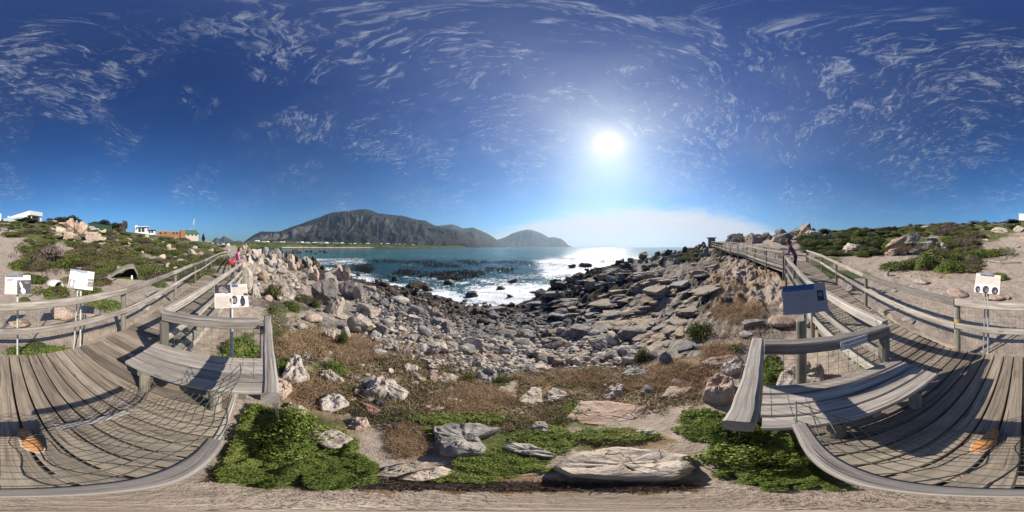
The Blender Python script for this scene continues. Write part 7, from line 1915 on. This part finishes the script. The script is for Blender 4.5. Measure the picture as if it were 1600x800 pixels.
# ------------------------------------------------------------------ people
def person(label, x, y, z, yaw, top, hairlen, bag=None):
    """a woman leaning with her forearms on a rail; local +Y is the way she faces"""
    t = thing('person', label, 'person', (x, y, z), yaw)
    J = {'pel': (0, -.02, .93), 'bel': (0, .05, 1.05), 'che': (0, .18, 1.22), 'nk0': (0, .27, 1.36), 'nk1': (0, .31, 1.42), 'hd0': (0, .33, 1.48), 'hd1': (0, .355, 1.56), 'hd2': (0, .35, 1.625)}
    E = [('pel', 'bel'), ('bel', 'che'), ('che', 'nk0'), ('nk0', 'nk1'), ('nk1', 'hd0'), ('hd0', 'hd1'), ('hd1', 'hd2')]
    R = {'pel': (.155, .115), 'bel': (.135, .10), 'che': (.155, .105), 'nk0': (.085, .065), 'nk1': (.050, .052), 'hd0': (.058, .066), 'hd1': (.075, .092), 'hd2': (.050, .060)}
    for s, n in ((-1, 'l'), (1, 'r')):
        J.update({n + 'hip': (s * .095, -.02, .86), n + 'kne': (s * .10, .03 - .05 * s, .48), n + 'ank': (s * .10, -.06 - .08 * s, .09), n + 'toe': (s * .115, .08 - .08 * s, .035),
                  n + 'sho': (s * .165, .24, 1.315), n + 'elb': (s * .22, .30, 1.02), n + 'wri': (s * .09, .50, .97), n + 'pal': (s * .05, .56, .955)})
        E += [('pel', n + 'hip'), (n + 'hip', n + 'kne'), (n + 'kne', n + 'ank'), (n + 'ank', n + 'toe'), ('nk0', n + 'sho'), (n + 'sho', n + 'elb'), (n + 'elb', n + 'wri'), (n + 'wri', n + 'pal')]
        R.update({n + 'hip': (.088, .092), n + 'kne': (.058, .060), n + 'ank': (.040, .042), n + 'toe': (.040, .026), n + 'sho': (.056, .056), n + 'elb': (.042, .042), n + 'wri': (.028, .022), n + 'pal': (.030, .018)})
        for f in range(4):
            L = (.062, .074, .070, .054)[f]; bx = s * (.050 - .022 + f * .014)
            J[f'{n}f{f}a'] = (bx, .585, .955); J[f'{n}f{f}b'] = (bx - s * .004, .585 + L * .6, .950); J[f'{n}f{f}c'] = (bx - s * .006, .585 + L, .932)
            E += [(n + 'pal', f'{n}f{f}a'), (f'{n}f{f}a', f'{n}f{f}b'), (f'{n}f{f}b', f'{n}f{f}c')]
            R.update({f'{n}f{f}a': (.010, .010), f'{n}f{f}b': (.009, .009), f'{n}f{f}c': (.007, .007)})
        J[n + 'tha'] = (s * .022, .555, .968); J[n + 'thb'] = (s * .004, .590, .972); E += [(n + 'pal', n + 'tha'), (n + 'tha', n + 'thb')]; R.update({n + 'tha': (.011, .011), n + 'thb': (.008, .008)})
    J['nos'] = (0, .445, 1.545); E.append(('hd1', 'nos')); R['nos'] = (.012, .014)
    keys = list(J); me = bpy.data.meshes.new('body'); me.from_pydata([J[k] for k in keys], [(keys.index(a), keys.index(b)) for a, b in E], [])
    o = link('body', me, t)
    o.modifiers.new('skin', 'SKIN'); sm = o.modifiers.new('sub', 'SUBSURF'); sm.levels = 2; sm.render_levels = 2
    for k, v in zip(keys, me.skin_vertices[0].data): v.radius = R[k]; v.use_root = (k == 'pel')
    bpy.context.view_layer.update()
    nm = bpy.data.meshes.new_from_object(o.evaluated_get(bpy.context.evaluated_depsgraph_get()))
    o.modifiers.clear(); o.data = nm
    nm.materials.clear()
    for m in ('skin', top, 'denim', 'sole'): nm.materials.append(M[m])
    for p in nm.polygons:
        c = p.center; i = 1
        if c.z > 1.40 and c.y > .20: i = 0
        elif c.z < .12: i = 3
        elif c.z < .93 and c.y < .30: i = 2
        elif c.y > .50: i = 0
        p.material_index = i; p.use_smooth = True
    # hair
    V, F = ICO[3]; V = V.copy()
    lo = V[:, 2] < 0
    W_ = V * np.array([.092, .108, .112]) + np.array([0, .325, 1.575])
    back = (V[:, 1] < .15)
    W_[:, 2] -= np.where(lo & back, -V[:, 2] * hairlen, 0); W_[:, 1] -= np.where(lo & back, -V[:, 2] * hairlen * .45, 0)
    W_[:, 1] -= np.where((V[:, 1] > .2) & (V[:, 2] < .45), .075 * V[:, 1], 0)
    W_ *= (1 + .02 * fbm3(V * 5, 2, .5, 4))[:, None]
    link('hair', mesh_np('hair', W_, F, None, True, M['hair']), t)
    for s in (-1, 1):
        e = MB(); e.tube([(s * .030, .425, 1.565), (s * .030, .438, 1.565)], [.011, .007], 8); e.build('eye', M['eye'], t, True)
    m = MB(); m.tube([(-.022, .420, 1.508), (0, .430, 1.506), (.022, .420, 1.508)], .006, 6); m.build('mouth', M['pinkprint'], t, True)
    if bag:
        b = MB(); n = 14; vs = []
        for zz, g in ((-.01, .6), (.0, .95), (.08, 1.0), (.16, .85), (.185, .5)):
            for i in range(n): a = 2 * PI * i / n; vs.append((.20 + .055 * g * math.cos(a) * (1.1 - zz), -.10 + .13 * g * math.sin(a), .80 + zz))
        fs = [(k * n + i, k * n + (i + 1) % n, (k + 1) * n + (i + 1) % n, (k + 1) * n + i) for k in range(4) for i in range(n)] + [tuple(range(n - 1, -1, -1)), tuple(4 * n + i for i in range(n))]
        b.add(vs, fs); bo = b.build('pouch', M[bag], None, True)
        bt = thing('shoulder_bag', 'red shoulder bag hanging at the hip of the woman in pink', 'bag', (x, y, z), yaw)
        bo.parent = bt
        s_ = MB(); s_.tube([(.21, .0, .93), (.17, .12, 1.16), (.10, .26, 1.375), (-.02, .22, 1.38), (.10, .02, 1.18), (.20, -.14, .97)], .010, 6); s_.build('strap', M[bag], bt)
    return t
x, y = place(372, 8.35)
person('woman in a pink top leaning on the seaward railing of the level walkway', -8.15, -1.14, DECK, .10, 'pinktop', .16, 'redbag')
person('long haired woman in a mauve top leaning on the railing of the ramp', 7.25, -1.22, -1.30, -.05, 'purpletop', .34)
# ------------------------------------------------------------------ labels: a repeat says what it lies near and its place among its like
ORD = 'first second third fourth fifth sixth seventh eighth ninth tenth eleventh twelfth thirteenth fourteenth fifteenth sixteenth'.split()
bpy.context.view_layer.update()
def pan(o):
    c = o.matrix_world.translation
    return (px_of(c.x, c.y), HOR - math.degrees(math.atan2(c.z, math.hypot(c.x, c.y))) / DEG_Y)
MARKS = [('chick and dark penguin', None), ('photographs of a chick', 'the chick sign'), ('twin tower of the boulder group, seaward', 'the twin tower'), ('broad shaded mass', 'the shaded boulder mass'), ('woman in a pink top', 'the pink woman'),
         ('woman in a mauve top', 'the mauve woman'), ('dark green dome bush', 'the dome bush'), ('large striped grey outcrop', 'the striped outcrop'), ('large white weathered rock', 'the white plated rock'), ('big smooth boulder seen past', 'the creased boulder'),
         ('tall cleft rock', 'the hilltop pile'), ('curved grey driftwood slab', 'the dark burrow'), ('large white flat roofed', 'the white house'), ('white bungalow', 'the bungalow'), ('orange brick house', 'the brick house'),
         ('second tilted slab of the crag', 'the crag'), ('three round penguin heads', 'the penguin heads sign'), ('lookout hut', 'the lookout hut'), ('rust coloured log', 'the rusty log boulder'), ('flat greenish ledge', 'the greenish ledge'),
         ('wide cream boulder sunk', 'the sunken cream boulder'), ('low round boulder on the grass', 'the low round boulder'), ('white leaning rock pile', 'the leaning rock pile'), ('orange brown tor', 'the orange tor'), ('shaded grey sign board', 'the shaded sign'),
         ('wide olive bush above', 'the burrow'), ('pale arched', None), ('pale speckled arched', 'the pale burrow'), ('dark cleft rock', 'the cleft rock'), ('pink rock on the skyline', 'the pink skyline rock'), ('white outcrop below the white house', 'the crest outcrop'),
         ('white stepped rocks', 'the stepped rocks'), ('tall knobbly', 'the knobbly rock'), ('domed cream rock in the middle', 'the domed rock'), ('dark angular block', 'the dark block'), ('tan boulder resting', 'the tan boulder'), ('overhanging dark boulder', 'the overhanging boulder')]
LM = []
for key, nm in MARKS:
    if nm:
        for o in TAGGED:
            if key in o['label']: LM.append((pan(o), nm)); break
def near(o):
    a = pan(o)
    def dd(p):
        dx = abs(a[0] - p[0]); dx = min(dx, 1600 - dx)
        return math.hypot(dx, 2.2 * (a[1] - p[1]))
    return min(LM, key=lambda q: dd(q[0]))[1]
by = {}
for o in TAGGED:
    if o.get('kind') == 'stuff': continue
    by.setdefault(o['label'], []).append(o)
def number(lab_, objs):
    objs.sort(key=lambda o: pan(o)[0])
    w = len(lab_.split())
    for k, o in enumerate(objs):
        tail = f', {ORD[k]} of them from the left' if w <= 10 else (f', {ORD[k]} from the left' if w <= 12 else '')
        o['label'] = lab_ + tail
for lab_, objs in by.items():
    if len(objs) < 2: continue
    if len(objs) <= 16: number(lab_, objs); continue
    sub_ = {}
    for o in objs: sub_.setdefault(near(o), []).append(o)
    for nm, os_ in sub_.items():
        l2 = f'{lab_}, near {nm}'
        if len(l2.split()) > 16: l2 = lab_
        if len(os_) == 1: os_[0]['label'] = l2
        elif len(os_) <= 16: number(l2, os_)
        else:
            os_.sort(key=lambda o: max(o.dimensions)); h = len(os_) // 3
            for part_, wd_ in ((os_[:h], 'smaller'), (os_[h:2 * h], 'middling'), (os_[2 * h:], 'larger')):
                l3 = f'{wd_} {l2}' if len(l2.split()) < 16 else l2
                if len(part_) <= 16: number(l3, part_)
                else:
                    for o in part_: o['label'] = l3
# ------------------------------------------------------------------ camera, sun, sky, air
cam = bpy.data.cameras.new('camera'); co = bpy.data.objects.new('camera', cam); COL.objects.link(co)
co.location = (0, 0, 0); co.rotation_euler = (PI / 2, 0, 0)
cam.type = 'PANO'
pc = cam if hasattr(cam, 'panorama_type') else cam.cycles
pc.panorama_type = 'EQUIRECTANGULAR'
pc.longitude_min = -PI; pc.longitude_max = PI
pc.latitude_min = -PI / 2; pc.latitude_max = math.radians(LATMAX)
cam.clip_start = 0.01; cam.clip_end = 60000
SC.camera = co

SUN_AZ, SUN_EL = az_of(950), el_of(223)
sdir = Vector((math.sin(SUN_AZ) * math.cos(SUN_EL), math.cos(SUN_AZ) * math.cos(SUN_EL), math.sin(SUN_EL)))
sl = bpy.data.lights.new('sun', 'SUN'); sl.energy = SUN_POWER; sl.angle = math.radians(0.55); sl.color = (1.0, 0.93, 0.82)
so = bpy.data.objects.new('sun', sl); COL.objects.link(so)
so.rotation_euler = (-sdir).to_track_quat('-Z', 'Y').to_euler()

W = bpy.data.worlds.new('World'); SC.world = W; W.use_nodes = True
t = NT(W.node_tree)
bg = W.node_tree.nodes['Background']
sky = t.node('ShaderNodeTexSky', sky_type='NISHITA')
sky.sun_disc = False; sky.sun_elevation = SUN_EL; sky.sun_rotation = SUN_AZ
sky.altitude = 10; sky.air_density = 1.0; sky.dust_density = 0.6; sky.ozone_density = 2.0
tc = t.node('ShaderNodeTexCoord').outputs['Generated']
d = t.vmath('NORMALIZE', tc)
sep = t.node('ShaderNodeSeparateXYZ'); t.l.new(d, sep.inputs[0])
dz = sep.outputs[2]
skyc = t.vmath('MULTIPLY', sky.outputs[0], SKY_TINT)
gm = t.node('ShaderNodeGamma'); t.setin(gm, 0, t.vmath('SCALE', skyc, 0.12)); t.setin(gm, 1, SKY_GAMMA)
skyc = t.vmath('SCALE', gm.outputs[0], SKY_GAIN)
skyc = t.vmath('MULTIPLY', skyc, t.mix(t.step(dz, 0.12, 0.95), (1, 1, 1, 1), (0.34, 0.56, 0.90, 1)))
cosun = t.vmath('DOT_PRODUCT', d, tuple(sdir), out=1)
# the aureole round the sun
ang = t.math('ARCCOSINE', t.math('MINIMUM', cosun, 0.99999))
def falloff(w, amp): return t.math('MULTIPLY', t.math('EXPONENT', t.math('MULTIPLY', ang, -1.0 / math.radians(w))), amp)
aur = t.math('ADD', falloff(0.8, 9.0), falloff(2.4, 0.95))
aur2 = falloff(15.0, 0.24)
skyc = t.vmath('MULTIPLY', skyc, t.mix(t.step(dz, 0.22, 0.0), (1, 1, 1, 1), (0.97, 0.84, 0.86, 1)))
nearsun = t.math('EXPONENT', t.math('MULTIPLY', ang, -1.0 / math.radians(17.0)))
lum = t.vmath('DOT_PRODUCT', skyc, (0.3, 0.5, 0.2), out=1)
skyc = t.mix(t.math('MULTIPLY', nearsun, 1.0, clamp=True), skyc, t.vmath('SCALE', (0.80, 0.87, 1.0), t.math('MULTIPLY', lum, 0.85)))
# cirrus
zc = t.math('ADD', t.math('MAXIMUM', dz, 0.0), 0.12)
pl = t.vmath('DIVIDE', d, t.node('ShaderNodeCombineXYZ').outputs[0])
comb = t.node('ShaderNodeCombineXYZ'); t.setin(comb, 0, t.math('DIVIDE', sep.outputs[0], zc)); t.setin(comb, 1, t.math('DIVIDE', sep.outputs[1], zc))
cp = comb.outputs[0]
warp = t.vmath('SCALE', t.noise(cp, 1.6, 4.0, 0.55, 0, 1), 0.45)
cw = t.vmath('ADD', cp, warp)
wisp = t.noise(t.mapv(cw, (1.0, 2.2, 1), (0, 0, math.radians(28))), 3.2, 12.0, 0.72, 1.6)
puff = t.noise(t.mapv(cw, (1.4, 2.0, 1), (0, 0, math.radians(-20))), 7.0, 9.0, 0.70, 0.4)
wd = t.vmath('ADD', d, t.vmath('SCALE', t.vmath('SUBTRACT', t.noise(d, 4.5, 5.0, 0.6, 0, 1), (0.5, 0.5, 0.5)), 0.55))
wd = t.vmath('NORMALIZE', wd)
def spot(px, py, rad, k):
    a, e = az_of(px), el_of(py)
    v = (math.sin(a) * math.cos(e), math.cos(a) * math.cos(e), math.sin(e))
    dt = t.vmath('DOT_PRODUCT', wd, v, out=1)
    return t.math('MULTIPLY', t.step(dt, math.cos(math.radians(rad)), math.cos(math.radians(rad * .15))), k)
m_ = None
for s_ in CLOUDS:
    q = spot(*s_); m_ = q if m_ is None else t.math('MAXIMUM', m_, q)
big = t.noise(cw, 1.1, 6.0, 0.6)
mask = t.math('ADD', m_, t.math('MULTIPLY', t.math('SUBTRACT', big, 0.5), 2.6))
fib = t.noise(t.mapv(cw, (1.0, 3.6, 1), (0, 0, math.radians(52))), 5.5, 9.0, 0.75, 1.4)
den = t.math('ADD', t.math('MULTIPLY', wisp, 0.46), t.math('ADD', t.math('MULTIPLY', puff, 0.27), t.math('MULTIPLY', fib, 0.27)))
fine = t.noise(t.mapv(cw, (1.0, 2.6, 1), (0, 0, math.radians(40))), 17.0, 6.0, 0.72, 0.8)
fil = t.math('SUBTRACT', 1.0, t.math('MULTIPLY', t.math('ABSOLUTE', t.math('SUBTRACT', wisp, 0.53)), 6.0), clamp=True)
body = t.math('MULTIPLY', t.math('SUBTRACT', t.math('ADD', den, t.math('MULTIPLY', t.math('SUBTRACT', fine, 0.5), 0.42)), 0.497), 5.4, clamp=True)
body = t.math('MULTIPLY', body, t.math('ADD', 0.62, t.math('MULTIPLY', fil, 0.38)))
cl = t.math('MULTIPLY', t.math('POWER', body, 1.25), t.math('MULTIPLY', mask, 1.9, clamp=True), clamp=True)
cl = t.math('MULTIPLY', cl, t.step(dz, 0.02, 0.16))
# the pale bank low over the sea
az_dot = t.vmath('DOT_PRODUCT', t.vmath('NORMALIZE', t.vmath('MULTIPLY', d, (1, 1, 0))), (math.sin(az_of(1000)), math.cos(az_of(1000)), 0), out=1)
aa = t.math('ARCCOSINE', t.math('MINIMUM', az_dot, 0.99999))
arch = t.math('MULTIPLY', t.math('SUBTRACT', 1.0, t.math('POWER', t.math('DIVIDE', aa, math.radians(62)), 2.2)), 0.235)
edge = t.math('MULTIPLY', t.math('SUBTRACT', t.noise(t.mapv(d, (3, 3, 14)), 1.3, 9.0, 0.68, 1.1), 0.5), 0.15)
bank = t.step(t.math('ADD', t.math('SUBTRACT', arch, dz), edge), -0.025, 0.065)
bankn = t.noise(t.mapv(d, (2, 2, 26)), 1.5, 6.0, 0.6, 0.4)
bank = t.math('MULTIPLY', bank, t.math('ADD', 0.72, t.math('MULTIPLY', bankn, 0.45)), clamp=True)
ccol = t.vmath('ADD', (0.64, 0.69, 0.78), t.vmath('SCALE', (1.0, 0.98, 0.95), t.math('MULTIPLY', falloff(26.0, 0.75), 1.0)))
veil = t.math('MULTIPLY', t.math('MULTIPLY', t.step(big, 0.35, 0.75), t.math('EXPONENT', t.math('MULTIPLY', ang, -1.0 / math.radians(38.0)))), 0.30)
cl = t.math('MAXIMUM', t.math('MULTIPLY', cl, 0.85), veil)
out = t.mix(cl, skyc, ccol)
bcol = t.vmath('ADD', (0.78, 0.80, 0.86), t.vmath('SCALE', (1.0, 0.97, 0.93), falloff(24.0, 0.40)))
out = t.mix(bank, out, bcol)
out = t.vmath('ADD', out, t.vmath('SCALE', (1.0, 0.97, 0.92), aur))
out = t.vmath('ADD', out, t.vmath('SCALE', (1.0, 0.84, 0.72), aur2))
t.setin(bg, 'Color', t.vmath('SCALE', out, SKYK / BG))
bg.inputs['Strength'].default_value = BG

# air: one closed box round everything that is built
def haze():
    m = bpy.data.materials.new('air'); m.use_nodes = True
    nt = m.node_tree; nt.nodes.clear()
    o = nt.nodes.new('ShaderNodeOutputMaterial'); v = nt.nodes.new('ShaderNodeVolumePrincipled')
    v.inputs['Color'].default_value = (0.58, 0.78, 1.0, 1); v.inputs['Density'].default_value = HAZE; v.inputs['Anisotropy'].default_value = 0.35
    nt.links.new(v.outputs[0], o.inputs['Volume'])
    b = MB(); x = 12900.0; lo, hi = -11.5, 735.0
    b.box((0, 0, (lo + hi) / 2), (2 * x, 2 * x, hi - lo))
    ob = b.build('haze', m); ob['kind'] = 'stuff'
if HAZE > 0: haze()

SC.view_settings.view_transform = 'Standard'; SC.view_settings.look = 'None'
SC.view_settings.gamma = 1.0; SC.view_settings.exposure = EXPOSURE
try: SC.view_settings.use_curve_mapping = False
except Exception: pass
SC.render.engine = 'CYCLES'
SC.cycles.use_denoising = True
SC.cycles.max_bounces = 5; SC.cycles.diffuse_bounces = 2; SC.cycles.glossy_bounces = 2; SC.cycles.transparent_max_bounces = 4
SC.cycles.volume_bounces = 0; SC.cycles.caustics_reflective = False; SC.cycles.caustics_refractive = False
SC.cycles.sample_clamp_indirect = 4.0; SC.cycles.sample_clamp_direct = 0.0
